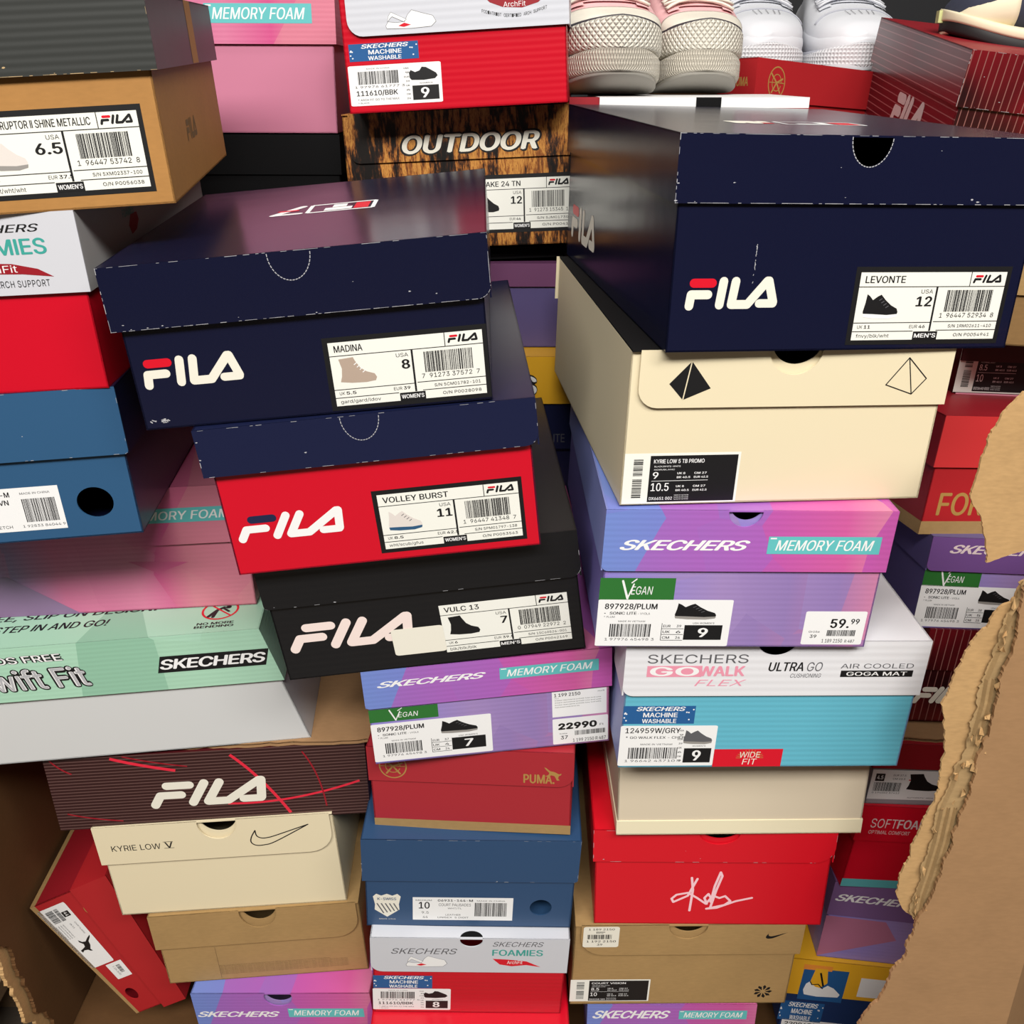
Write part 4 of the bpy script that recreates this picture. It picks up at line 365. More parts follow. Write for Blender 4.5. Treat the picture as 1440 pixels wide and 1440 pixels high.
PINK_FACET = facet('pink_facet', [(0, (178, 100, 150)), (.25, (150, 120, 165)), (.42, (205, 110, 150)), (.65, (214, 124, 158)), (.85, (208, 86, 140)), (1, (215, 135, 150))], seed=.9, scale=12, mix=.85)
MINT = facet('mint_facet', [(0, (140, 186, 160)), (.45, (146, 192, 166)), (.55, (166, 208, 182)), (1, (172, 214, 190))], width=.33, scale=9, seed=.2, mix=.3)
def bark():
    m, N, L, b, tc = nodes('bark_print', .42)
    mp = N.new('ShaderNodeMapping'); mp.inputs['Scale'].default_value = (1, .3, .17); L.new(tc.outputs['Object'], mp.inputs[0])
    n = N.new('ShaderNodeTexNoise'); n.inputs['Scale'].default_value = 46; n.inputs['Detail'].default_value = 5; n.inputs['Roughness'].default_value = .52; L.new(mp.outputs[0], n.inputs[0])
    mp2 = N.new('ShaderNodeMapping'); mp2.inputs['Scale'].default_value = (1, .3, .22); L.new(tc.outputs['Object'], mp2.inputs[0])
    n2 = N.new('ShaderNodeTexNoise'); n2.inputs['Scale'].default_value = 300; n2.inputs['Detail'].default_value = 5; n2.inputs['Roughness'].default_value = .7; L.new(mp2.outputs[0], n2.inputs[0])
    mx = N.new('ShaderNodeMix'); mx.inputs[0].default_value = .42; L.new(n.outputs[0], mx.inputs[2]); L.new(n2.outputs[0], mx.inputs[3])
    r = ramp(N, [(.44, (16, 11, 8)), (.48, (58, 31, 16)), (.515, (156, 94, 40)), (.56, (206, 146, 70)), (.6, (150, 88, 38)), (.66, (84, 46, 22))]); L.new(mx.outputs[0], r.inputs[0]); L.new(r.outputs[0], b.inputs['Base Color'])
    return m
BARK = bark()
def lines(name, base, line, period, axis='Z', thick=.82, side=None):
    """dark print ruled with fine lines"""
    m, N, L, b, tc = nodes(name, .3, .5)
    w = N.new('ShaderNodeTexWave'); w.bands_direction = axis; w.inputs['Scale'].default_value = 2*math.pi/(20*period); L.new(tc.outputs['Object'], w.inputs[0])
    n = N.new('ShaderNodeTexNoise'); n.inputs['Scale'].default_value = 9; L.new(tc.outputs['Object'], n.inputs[0])
    r0 = ramp(N, [(.35, base), (.7, side or base)]); L.new(n.outputs[0], r0.inputs[0])
    r1 = ramp(N, [(thick, (0, 0, 0)), (min(1, thick+.1), (255, 255, 255))]); L.new(w.outputs[1], r1.inputs[0])
    mx = N.new('ShaderNodeMix'); mx.data_type = 'RGBA'; L.new(r1.outputs[0], mx.inputs[0]); L.new(r0.outputs[0], mx.inputs[6]); mx.inputs[7].default_value = lin(line); L.new(mx.outputs[2], b.inputs['Base Color'])
    return m
MAROON = lines('maroon_ruled_print', (52, 24, 24), (104, 76, 72), .0036, 'Z', .8)
MAROON_V = lines('maroon_vertical_ruled_print', (40, 12, 16), (150, 100, 95), .007, 'X', .93, (150, 20, 34))
MAROON_D = lines('maroon_side_ruled_print', (120, 22, 34), (165, 96, 96), .0055, 'Y', .9, (96, 26, 34))
M = {}
for n, rgb, kw in [
    ('navy', (18, 21, 46), dict(rough=.2, warp=.1)), ('navy_blue', (22, 28, 60), dict(rough=.3, warp=.1)), ('red', (205, 12, 38), dict(rough=.33, warp=.06)), ('redcorr', (200, 10, 36), dict(rough=.3, corr=.0055)),
    ('cream', (228, 215, 182), dict(rough=.62)), ('blue', (44, 86, 124), dict(rough=.45, warp=.05)), ('blue2', (42, 74, 112), dict(rough=.45, warp=.05)),
    ('kraft', (166, 134, 88), dict(rough=.8, spec=.25, fib=.10)), ('kraftdark', (140, 108, 68), dict(rough=.8, spec=.25, fib=.12)), ('tan', (172, 124, 68), dict(rough=.6, spec=.3, fib=.09)),
    ('black', (22, 22, 24), dict(rough=.34, corr=.006)), ('blackplain', (10, 10, 12), dict(rough=.8, spec=.2)), ('charcoal', (48, 50, 48), dict(rough=.5, corr=.0048)), ('turq', (98, 180, 202), dict(rough=.42, corr=.005)), ('whitecorr', (226, 226, 230), dict(rough=.42, corr=.0065)),
    ('lidwhite', (206, 208, 216), dict(rough=.4, corr=.0062)), ('lidwhite2', (205, 207, 214), dict(rough=.45)), ('grey', (204, 205, 205), dict(rough=.6)), ('puma', (170, 40, 50), dict(rough=.5)), ('pumab', (176, 32, 38), dict(rough=.5)),
    ('maroonplain', (86, 22, 28), dict(rough=.4)), ('yellow', (240, 180, 42), dict(rough=.4)), ('paper', (238, 238, 230), dict(rough=.5)), ('ink', (18, 18, 20), dict(rough=.5)), ('ink_grey', (92, 92, 96), dict(rough=.5)),
    ('white', (240, 240, 240), dict(rough=.45)), ('offwhite', (234, 230, 216), dict(rough=.5)), ('logored', (214, 16, 40), dict(rough=.4)), ('pinkprint', (232, 150, 172), dict(rough=.5)), ('teal', (98, 190, 192), dict(rough=.45)), ('tealprint', (60, 160, 150), dict(rough=.45)),
    ('green', (44, 112, 48), dict(rough=.45)), ('washblue', (36, 92, 150), dict(rough=.4)), ('gold', (176, 136, 74), dict(rough=.45)), ('darkred', (150, 24, 36), dict(rough=.45)), ('raw', (176, 176, 180), dict(rough=.8)), ('rawkraft', (186, 158, 116), dict(rough=.8)),
    ('grey_print', (150, 146, 142), dict(rough=.5)), ('brownprint', (118, 92, 58), dict(rough=.8)), ('shoetan', (178, 158, 142), dict(rough=.6)), ('shoewhite', (222, 214, 208), dict(rough=.6)), ('streak', (226, 40, 64), dict(rough=.35)), ('streak2', (150, 20, 36), dict(rough=.35)),
    ('tealside', (92, 176, 182), dict(rough=.5)), ('sig', (250, 205, 214), dict(rough=.4)), ('navyprint', (30, 36, 70), dict(rough=.4)), ('pinkbody', (200, 122, 150), dict(rough=.5)), ('nikedark', (66, 20, 26), dict(rough=.4)), ('orange', (240, 150, 60), dict(rough=.5)),
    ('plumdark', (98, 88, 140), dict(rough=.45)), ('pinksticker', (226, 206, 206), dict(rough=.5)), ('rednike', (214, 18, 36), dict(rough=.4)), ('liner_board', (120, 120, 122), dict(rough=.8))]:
    M[n] = mat(n, rgb, **kw)
M['plumlid'] = PLUM_LID; M['plumbody'] = PLUM_BODY; M['pinkf'] = PINK_FACET; M['mint'] = MINT; M['bark'] = BARK; M['maroon'] = MAROON; M['maroonv'] = MAROON_V; M['maroond'] = MAROON_D
# ---------------------------------------------------------------- mesh helpers
class MB:
    """collects faces with materials and links them as ONE mesh object"""
    def __init__(s): s.v = []; s.f = []; s.m = []; s.mats = []
    def mi(s, m):
        m = M[m] if isinstance(m, str) else m
        if m not in s.mats: s.mats.append(m)
        return s.mats.index(m)
    def add(s, vs, fs, m):
        o = len(s.v); i = s.mi(m); s.v += [tuple(v) for v in vs]
        for f in fs: s.f.append([o+k for k in f]); s.m.append(i)
    def box(s, x0, y0, z0, x1, y1, z1, m):
        s.add([(x, y, z) for x in (x0, x1) for y in (y0, y1) for z in (z0, z1)], [(0, 1, 3, 2), (4, 6, 7, 5), (0, 4, 5, 1), (2, 3, 7, 6), (0, 2, 6, 4), (1, 5, 7, 3)], m)
    def build(s, name, parent=None, fn=None, smooth=False, scale=1.0):
        vs = [Vector(v)*scale for v in s.v]
        if fn: vs = [Vector(fn(v)) for v in vs]
        me = bpy.data.meshes.new(name); me.from_pydata(vs, [], s.f)
        for m in s.mats: me.materials.append(m)
        me.polygons.foreach_set('material_index', s.m)
        if smooth: me.polygons.foreach_set('use_smooth', [True]*len(me.polygons))
        me.update()
        o = bpy.data.objects.new(name, me); COL.objects.link(o)
        if parent: o.parent = parent
        return o
def tag(o, label, cat, group=None, kind=None):
    if label: o['label'] = label
    if cat: o['category'] = cat
    if group: o['group'] = group
    if kind: o['kind'] = kind
    return o
def empty(name, loc=(0, 0, 0), rot=(0, 0, 0)):
    o = bpy.data.objects.new(name, None); COL.objects.link(o); o.location = loc; o.rotation_euler = rot; o.empty_display_size = .05
    return o
def fill2d(loops, extrude=0):
    """outline + holes -> filled flat (or extruded) mesh as (verts, faces)"""
    c = bpy.data.curves.new('c', 'CURVE'); c.dimensions = '2D'; c.fill_mode = 'BOTH'; c.extrude = extrude
    for pts in loops:
        sp = c.splines.new('POLY'); sp.points.add(len(pts)-1); sp.use_cyclic_u = True
        for p, q in zip(sp.points, pts): p.co = (q[0], q[1], 0, 1)
    o = bpy.data.objects.new('c', c); me = bpy.data.meshes.new_from_object(o)
    r = ([tuple(v.co) for v in me.vertices], [tuple(p.vertices) for p in me.polygons])
    bpy.data.objects.remove(o); bpy.data.curves.remove(c); bpy.data.meshes.remove(me)
    return r
GL = {k: (a, [tuple(map(int, q.split(','))) for q in v.split()], [tuple(map(int, q.split(','))) for q in f.split()]) for k, (a, v, f) in FONT.items()}
TXT = {}
def glyphs(s, bold=0., shear=0., space=1.):
    """lettering set in a plain grotesque as one or more overprinted copies, each scaled into the unit square"""
    k = (s, bold, shear, space)
    if k in TXT: return TXT[k]
    vs = []; fs = []; x = 0
    for ch in s:
        a, v, f = GL[ch]; o = len(vs); vs += [(x+p[0]+shear*p[1], p[1]) for p in v]; fs += [tuple(o+i for i in q) for q in f]; x += a*space
    if bold >= .05: offs = [(bold*420*math.cos(h), bold*420*math.sin(h)) for h in (i*math.pi/6 for i in range(12))]+[(0, 0)]
    elif bold >= .015: q = bold*460; offs = [(-q, 0), (q, 0), (0, -q*.5), (0, q*.5)]
    elif bold >= .004: offs = [(-6, 0), (6, 0)]
    else: offs = [(0, 0)]
    cp = [[(p[0]+dx, p[1]+dy) for p in vs] for dx, dy in offs]
    x0 = min(p[0] for c in cp for p in c); x1 = max(p[0] for c in cp for p in c); y0 = min(p[1] for c in cp for p in c); y1 = max(p[1] for c in cp for p in c)
    TXT[k] = ([[((p[0]-x0)/(x1-x0), (p[1]-y0)/(y1-y0)) for p in c] for c in cp], fs); return TXT[k]
def circle(cx, cy, rx, ry=None, n=28): 
    ry = ry or rx
    return [(cx+rx*math.cos(2*math.pi*i/n), cy+ry*math.sin(2*math.pi*i/n)) for i in range(n)]
def rrect(x0, y0, x1, y1, r=0, rs=None, n=6):
    """rectangle with rounded corners; rs = (bottom-left, bottom-right, top-right, top-left)"""
    rs = rs or (r,)*4; out = []
    for (cx, cy, sx, sy, a), q in zip([(x0, y0, 1, 1, 180), (x1, y0, -1, 1, 270), (x1, y1, -1, -1, 0), (x0, y1, 1, -1, 90)], rs):
        if q <= 0: out.append((cx, cy)); continue
        for i in range(n+1):
            t = R3(a+90*i/n); out.append((cx+sx*q+q*math.cos(t), cy+sy*q+q*math.sin(t)))
    return out
class Print:
    """ink and paper lying on one face of a box, in millimetres of that face; each call goes one hair above the last"""
    def __init__(s, bx, face): s.bx = bx; s.face = face; s.mb = MB(); s.d = .15; s.T = (0, 0, 1, 1, 0)
    def frame(s, r, rot=0): s.T = (r[0], r[1], r[2]-r[0], r[3]-r[1], R3(rot)); return s
    def mm(s): s.T = (0, 0, 1, 1, 0); return s
    def P(s, u, v):
        x, y, w, h, a = s.T; px = u*w; py = v*h
        if a: ca, sa = math.cos(a), math.sin(a); px, py = px*ca-py*sa, px*sa+py*ca
        return s.bx.on(s.face, x+px, y+py, s.d)
    def raw(s, vs, fs, m): s.d += .0008; s.mb.add([s.P(*v) for v in vs], fs, m)
    def lay(s, k=.05): s.d += k; return s
    def poly(s, pts, m): s.raw(*((lambda a: ([(v[0], v[1]) for v in a[0]], a[1]))(fill2d([pts]))), m); return s
    def shape(s, loops, m): a = fill2d(loops); s.raw([(v[0], v[1]) for v in a[0]], a[1], m); return s
    def rect(s, x0, y0, x1, y1, m): s.raw([(x0, y0), (x1, y0), (x1, y1), (x0, y1)], [(0, 1, 2, 3)], m); return s
    def text(s, t, x0, y0, x1, y1, m='ink', bold=.012, sh=0., sp=1.):
        cs, fs = glyphs(t, bold, sh, sp)
        for vs in cs: s.raw([(x0+v[0]*(x1-x0), y0+v[1]*(y1-y0)) for v in vs], fs, m)
        return s
    def stroke(s, pts, w, m, asp=None, cap=True):
        """round-ended pen line; w is in v units; asp = u-units per v-unit"""
        if asp is None: asp = s.T[3]/s.T[2] if s.T[2] else 1
        q = [(p[0]/asp, p[1]) for p in pts]
        for a, b in zip(q, q[1:]):
            dx, dy = b[0]-a[0], b[1]-a[1]; l = math.hypot(dx, dy) or 1; nx, ny = -dy/l*w/2, dx/l*w/2
            s.raw([((a[0]+nx)*asp, a[1]+ny), ((a[0]-nx)*asp, a[1]-ny), ((b[0]-nx)*asp, b[1]-ny), ((b[0]+nx)*asp, b[1]+ny)], [(0, 1, 2, 3)], m)
        if cap:
            for a in q: s.raw([(x*asp, y) for x, y in circle(a[0], a[1], w/2, n=14)], [tuple(range(14))], m)
        return s
    def line(s, x0, y0, x1, y1, w, m='ink'): return s.stroke([(x0, y0), (x1, y1)], w, m, cap=False)
    def bars(s, x0, y0, x1, y1, seed=1, m='ink', vert=False, n=34):
        rnd = random.Random(seed); x = 0; sp = []
        while len(sp) < n: a = rnd.choice((1, 1, 2, 3)); b = rnd.choice((1, 1, 2)); sp.append((x, a)); x += a+b
        for p, a in sp:
            if vert: s.rect(x0, y0+(y1-y0)*p/x, x1, y0+(y1-y0)*(p+a)/x, m)
            else: s.rect(x0+(x1-x0)*p/x, y0, x0+(x1-x0)*(p+a)/x, y1, m)
        return s
    def done(s, name, parent=None, label=None):
        o = s.mb.build(name, parent or s.bx.root, s.bx.bend, scale=.001)
        if label: o['label'] = label
        return o
# ---------------------------------------------------------------- the shoe box
class ShoeBox:
    def __init__(s, key, label, group=None, body='navy', lid='navy', hole=None, bhole=None, rl=0, rr=0, sides='LR', lidtop=None, inner=None, upside=False, rawm='raw', wear=0, dx=0, dz=0, notch=None, bodyside=None, lidside=None):
        d = BOX[key]; s.key = key; s.W, s.H, s.D, s.hl, s.e = d[6:11]; s.sh = d[11]; s.taper = TAPER.get(key, 0)
        s.root = empty('shoe_box', (d[0]+dx, d[1], d[2]+ZS+dz))
        y, p, r = (R3(a) for a in d[3:6]); mm = Matrix.Rotation(y, 3, 'Z') @ Matrix.Rotation(p, 3, 'X') @ Matrix.Rotation(r, 3, 'Y'); s.root.rotation_euler = mm.to_euler()
        tag(s.root, label, 'shoe box', group)
        W2, H, D, hl, e = s.W/2, s.H, s.D, s.hl, s.e; t = 1.2; ts = bodyside or body; ls = lidside or lid
        b = MB()
        b.box(-W2, 0, 0, W2, D, t, ts)
        b.box(-W2, 0, 0, -W2+t, D, H-1.6, ts); b.box(W2-t, 0, 0, W2, D, H-1.6, ts); b.box(-W2, D-t, 0, W2, D, H-1.6, ts)
        loops = [rrect(-W2, 0, W2, H-1.6)]
        if bhole and len(bhole) == 5: loops = [s.cut(-W2, 0, W2, H-1.6, bhole[:4])]
        elif bhole: loops.append(circle(*bhole))
        elif hole and not upside: loops = [s.cut(-W2, 0, W2, H-1.6, (hole[0]+1, hole[1]+hole[3]*.32, hole[2]*.97, hole[3]*.97))] if hole[1]+hole[3] > H-3 else loops+[circle(hole[0], hole[1]+2, hole[2], hole[3])]
        s.panel(b, loops, 0, t, body)
        s.body = b.build('body', s.root, s.bend, scale=.001)
        l = MB(); tl = 1.2
        if upside:
            z0, z1 = 0, hl; l.box(-W2-e, -e, -.0, W2+e, D+e, tl, ls)
        else:
            z0, z1 = H-hl, H; l.box(-W2-(e if 'L' in sides else 0), -e+.05, H-tl, W2+(e if 'R' in sides else 0), D+e, H, lidtop or ls)
        if 'L' in sides: l.box(-W2-e, -e+tl, z0, -W2-e+tl, D+e, z1, ls)
        if 'R' in sides: l.box(W2+e-tl, -e+tl, z0, W2+e, D+e, z1, ls)
        l.box(-W2-e, D+e-tl, z0, W2+e, D+e, z1, ls)
        xl = -W2-(e if 'L' in sides else -3); xr = W2+(e if 'R' in sides else -3)
        xl = -W2-e if 'L' in sides else -W2+6; s.xl = xl; s.xr = xr
        if hole and not upside and hole[1]+hole[3] > H-3: out = s.cut(xl, z0, xr, z1, hole, (rl, rr)); loops = [out]
        else:
            out = rrect(xl, z0, xr, z1, rs=(rl, rr, 0, 0)); loops = [out]+([circle(*hole)] if hole else [])
        s.panel(l, loops, -e, tl, lid)
        s.lid = l.build('lid', s.root, s.bend, scale=.001)
        if wear: s.worn(out, rawm, wear)
        if notch: s.perforation(notch)
    def cut(s, x0, z0, x1, z1, h, rs=(0, 0)):
        """panel outline with a half-round finger cut in its top edge"""
        cx, cz, rx, rz = h; a0 = math.asin(max(-1, min(1, (z1-cz)/rz))); o = rrect(x0, z0, x1, z1, rs=(rs[0], rs[1], 0, 0))
        n = 18; arc = []
        for i in range(n+1):
            a = a0-(math.pi+2*a0)*i/n; arc.append((cx+rx*math.cos(a), min(z1, cz+rz*math.sin(a))))
        return o[:-1]+arc+[o[-1]] if True else o
    def panel(s, mb, loops, y, t, m):
        vs, fs = fill2d(loops, extrude=t/2); mb.add([(v[0], y+t/2-v[2], v[1]) for v in vs], fs, m)
    def bend(s, v):
        x, y, z = v
        if s.taper: z *= 1-s.taper*min(1, max(0, (x*1000+s.W/2)/s.W))
        return (x+s.sh*(z-s.H/2000), y, z)
    def on(s, f, u, v, d):
        W2, e = s.W/2, s.e
        return {'F': (u, -d, v), 'f': (u, -e-d, v), 'T': (u, v, s.H+d), 'L': (-W2-d, -u, v), 'l': (-W2-e-d, -u, v), 'R': (W2+d, u, v), 'r': (W2+e+d, u, v)}[f]
    def worn(s, out, m, k):
        """broken pale line where the print has worn off the folded and cut edges"""
        p = Print(s, 'f'); p.d = .06; rnd = random.Random(len(s.key)*7+int(s.W*10)); H, hl = s.H, s.hl
        def run(a, b, prob, w):
            n = max(2, int(math.hypot(b[0]-a[0], b[1]-a[1])/4)); 
            for i in range(n):
                if rnd.random() < prob:
                    q = [(a[0]+(b[0]-a[0])*t, a[1]+(b[1]-a[1])*t) for t in (i/n, (i+rnd.choice((.5, 1, 1, 1)))/n)]
                    p.stroke(q, w*rnd.uniform(.5, 1.1), m, asp=1, cap=False)
        lo = [q for q in out if q[1] < H-hl+12]
        pts = sorted(lo, key=lambda q: q[0])
        for a, b in zip(pts, pts[1:]): run((a[0], a[1]+.3), (b[0], b[1]+.3), .85*k, .32)
        run((s.xl+.3, H-hl), (s.xl+.3, H), .8*k, .4); run((s.xr-.3, H-hl+6), (s.xr-.3, H), .6*k, .3)
        run((s.xl, H-.3), (s.xr, H-.3), .6*k, .28)
        for i in range(int(10*k)):
            x = s.xl+rnd.random()**2*(s.xr-s.xl)*.9; z = H-hl+rnd.random()**3*hl*.8+1; r = rnd.uniform(.25, .9)
            p.poly([(x+r*rnd.uniform(.6, 1.8)*math.cos(a), z+r*rnd.uniform(.3, .8)*math.sin(a)) for a in (0, 1, 2, 3, 4, 5)], m)
        p.done('edge_wear', s.lid)['kind'] = 'stuff'
    def perforation(s, n):
        """perforated half-round thumb notch on the lid front"""
        cx, w, h = n; p = Print(s, 'f'); q = [(cx+w/2*math.cos(math.pi*(1+i/22)), s.H-1+h*math.sin(math.pi*(1+i/22))) for i in range(23)]
        for i in range(22):
            a, b = q[i], q[i+1]; p.stroke([a, (a[0]+(b[0]-a[0])*.72, a[1]+(b[1]-a[1])*.72)], .55, 'raw', asp=1, cap=False)
        p.done('thumb_notch', s.lid)
    def pr(s, face): return Print(s, face)
# ---------------------------------------------------------------- marks
def fila(p, r, m='offwhite', top='logored', sh=0., rot=0):
    p.frame(r, rot); asp = 185/492*(r[3]-r[1])/(r[2]-r[0])*492/185*1.0
    asp = (r[3]-r[1])/(r[2]-r[0])
    def q(*pts): return [((x-945)/492+sh*((315-y)/185-.5)*asp*.9, (315-y)/185) for x, y in pts]
    w = .262
    p.stroke(q((984, 167), (1080, 167)), w, top); p.stroke(q((974, 229), (1062, 229)), w, m); p.stroke(q((974, 229), (968, 290)), w, m)
    p.stroke(q((1139, 158), (1127, 285)), w, m); p.stroke(q((1203, 158), (1190, 283), (1275, 283), (1370, 157)), w, m)
    p.stroke(q((1378, 157), (1412, 272)), w, m); p.stroke(q((1412, 278), (1338, 278)), w*.95, m)
    return p
SHOES = {
 'low': [(0, .18), (.02, .1), (.3, .06), (.75, .04), (.97, .1), (1, .22), (.96, .36), (.8, .46), (.66, .58), (.5, .84), (.4, .95), (.34, .86), (.2, .78), (.1, .9), (.04, .92), (.02, .6)],
 'high': [(0, .1), (.3, .04), (.7, .02), (.96, .06), (1, .18), (.95, .32), (.74, .42), (.58, .58), (.46, .86), (.42, .99), (.02, .95), (.08, .6), (.05, .3)],
 'run': [(0, .24), (.02, .12), (.3, .04), (.75, .02), (.98, .1), (1, .22), (.96, .36), (.78, .5), (.6, .72), (.46, .94), (.36, .86), (.24, .72), (.14, .88), (.06, .96), (.04, .6)],
 'clog': [(0, .2), (.06, .06), (.5, .02), (.9, .1), (1, .3), (.95, .5), (.78, .72), (.6, .94), (.45, .98), (.36, .72), (.2, .62), (.05, .78), (-.02, .6)]}
def shoe(p, kind, x0, y0, x1, y1, m, sole=None, flip=False, sm=None):
    f = lambda q: [((x1-(a*(x1-x0))) if flip else x0+a*(x1-x0), y0+b*(y1-y0)) for a, b in q]
    p.poly(f(SHOES[kind]), m); p.lay(.03)
    if sole: p.poly(f([(0, .16), (.02, .02), (.3, -.04), (.75, -.06), (.98, .02), (1, .14), (.7, .1), (.3, .14)]), sole)
    if sm:
        for i in range(4): p.line(*f([(.42+.07*i, .7-.1*i)])[0], *f([(.5+.07*i, .78-.1*i)])[0], (y1-y0)*.03, sm)
    return p
def swoosh(p, r, m, outline=False):
    p.frame(r); up = [(.1, .72), (.03, .45), (.03, .2), (.09, .05), (.2, .02), (.35, .12), (1, 1)]; lo = [(1, 1), (.4, .5), (.26, .4), (.17, .4), (.12, .5)]
    def cr(pts, n=5):
        o = []
        for i in range(len(pts)-1):
            a, b, c, d = pts[max(0, i-1)], pts[i], pts[i+1], pts[min(len(pts)-1, i+2)]
            for k in range(n):
                t = k/n; o.append(tuple(.5*(2*b[j]+(c[j]-a[j])*t+(2*a[j]-5*b[j]+4*c[j]-d[j])*t*t+(3*b[j]-a[j]-3*c[j]+d[j])*t**3) for j in (0, 1)))
        return o+[pts[-1]]
    u = cr([(.12, .85), (.04, .5), (.02, .22), (.09, .04), (.22, .03), (.42, .18), (1, 1)]); l = cr([(1, 1), (.45, .52), (.3, .42), (.2, .42), (.13, .56), (.12, .85)])
    if outline: p.stroke(u+l[1:], .05, m)
    else: p.poly(u+l[1:-1], m)
    return p
def cat_mark(p, r, m):
    p.frame(r); p.poly([(0, 1), (.12, .95), (.35, .72), (.6, .66), (.85, .5), (1, .55), (.97, .44), (.85, .36), (.8, .18), (.9, .02), (.74, .0), (.66, .2), (.6, .34), (.42, .4), (.2, .28), (.05, .3), (.25, .42), (.3, .58), (.12, .8)], m); return p
def emblem(p, cx, cz, r, m):
    p.mm(); p.stroke(circle(cx, cz, r, r*1.12, 26)+[circle(cx, cz, r, r*1.12, 26)[0]], r*.1, m, asp=1, cap=False)
    p.stroke([(cx-r*.7, cz+r*.6), (cx, cz), (cx+r*.7, cz+r*.3)], r*.14, m, asp=1); p.stroke([(cx-r*.5, cz-r*.7), (cx, cz), (cx+r*.5, cz-r*.7)], r*.14, m, asp=1)
    p.stroke(circle(cx, cz, r*.55, r*.6, 18), r*.07, m, asp=1, cap=False); p.stroke([(cx-r*.9, cz), (cx+r*.9, cz)], r*.06, m, asp=1); return p
# ---------------------------------------------------------------- labels
def fila_label(bx, r, name, size, uk, eur, col, who, code, digits, sn, on, kind, m, sole=None, sm=None, seed=3, border=True, dots=False, face='F'):
    p = bx.pr(face)
    w, h = r[2]-r[0], r[3]-r[1]
    if border: p.mm().rect(r[0]-w*.035, r[1]-h*.07, r[2]+w*.03, r[3]+h*.08, 'ink').lay()
    p.frame(r); p.rect(0, 0, 1, 1, 'paper').lay()
    wd = min(.60, (.031 if name == 'MADINA' else .039)*len(name)); xn = .115 if len(name) > 20 else .035
    p.text(name, xn, .845, xn+wd, .95, bold=.018)
    fila(p, (r[0]+.775*w, r[1]+.835*h, r[0]+.975*w, r[1]+.965*h), 'ink', 'logored', .2); p.frame(r)
    p.line(0, .79, 1, .79, .012).line(.755, .79, .755, 1, .012).line(.535, .13, .535, .79, .03).line(0, .26, .535, .26, .012).line(0, .13, .42, .13, .012).line(.55, .27, 1, .27, .012).line(.58, .14, 1, .14, .012)
    p.text('USA', .43, .69, .51, .75, bold=.0); p.text(size, .515-.055*len(size), .5, .515, .65, bold=.03)
    shoe(p, kind, .05, .34, .29, .70 if kind != 'high' else .76, m, sole, sm=sm)
    p.text('UK', .03, .175, .065, .225, bold=0); p.text(uk, .075, .175, .075+.022*len(uk), .225, bold=.02); p.text('EUR', .39, .175, .445, .225, bold=0); p.text(eur, .455, .175, .455+.022*len(eur), .225, bold=.02)
    p.text(col, .03, .025, .03+.019*len(col), .095, bold=0)
    p.rect(.425, -.0, .595, .125, 'ink').lay(); p.text(who, .435, .03, .585, .095, 'white', bold=.02)
    p.bars(.61, .42, .93, .74, seed); p.text(digits, .585, .33, .965, .40, bold=0)
    p.text('S/N '+sn, .66, .175, .965, .23, bold=0); p.text('O/N '+on, .71, .04, .965, .095, bold=0)
    return p.done('size_label')
def plum_label(bx, r, size, eur, uk, cm, shoe_m='ink', clip=1.0, face='F'):
    p = bx.pr(face); p.frame(r); p.poly(rrect(0, 0, 1, 1, .02), 'white').lay()
    p.text('897928/PLUM', .05, .78, .44, .92, bold=.026); p.text('SONIC LITE', .09, .68, .29, .74, bold=.02); p.text('- VYOLA', .30, .68, .39, .725, bold=.0); p.rect(.05, .70, .06, .715, 'ink').text('* PLUM', .05, .61, .13, .65, bold=0)
    p.text('MADE IN VIETNAM', .16, .52, .36, .555, bold=0); p.bars(.1, .2, .41, .48, 11); p.text('1 97976 45498 3', .07, .12, .44, .175, bold=0)
    shoe(p, 'run', .575, .6, .885, .94, 'ink', 'grey_print', sm='ink_grey')
    for i, (a, b) in enumerate((('EUR', eur), ('UK', uk), ('CM', cm))):
        y = .41-.125*i; p.text(a, .5, y, .555, y+.055, bold=.01); p.text(b, .6, y, .635, y+.055, bold=.01); p.line(.49, y-.03, .655, y-.03, .01)
    p.line(.49, .5, .49, .13, .01); p.text('USA WOMEN\'S', .72, .485, .88, .52, bold=0)
    p.rect(.66, .14, .945, .46, 'ink').lay(); p.text(size, .765, .2, .765+.075*len(size), .4, 'white', bold=.03)
    return p.done('size_label')
def vegan(bx, r, face='F'):
    p = bx.pr(face); p.frame(r); p.rect(0, 0, 1, 1, 'green').lay(); p.stroke([(.3, .86), (.38, .06)], .09, 'white').stroke([(.38, .06), (.45, .72)], .06, 'white'); p.stroke([(.42, .78), (.48, .95)], .05, 'white')
    p.text('EGAN', .42, .24, .71, .62, 'white', bold=.0, sh=.15); return p.done('vegan_sticker')
def washable(bx, r, face='F'):
    p = bx.pr(face); p.frame(r); p.rect(0, 0, 1, 1, 'washblue').lay(); p.text('SKECHERS', .18, .72, .86, .96, 'white', bold=.03, sh=.25); p.text('MACHINE', .28, .37, .76, .63, 'white', bold=.02); p.text('WASHABLE', .27, .04, .75, .28, 'white', bold=.02)
    rnd = random.Random(4)
    for i in range(9):
        x, y = rnd.choice([(rnd.uniform(.02, .14), rnd.uniform(.1, .95)), (rnd.uniform(.88, .98), rnd.uniform(.1, .95))]); p.poly(circle(x, y, .012, .04, 10), 'white')
    return p.done('washable_sticker')
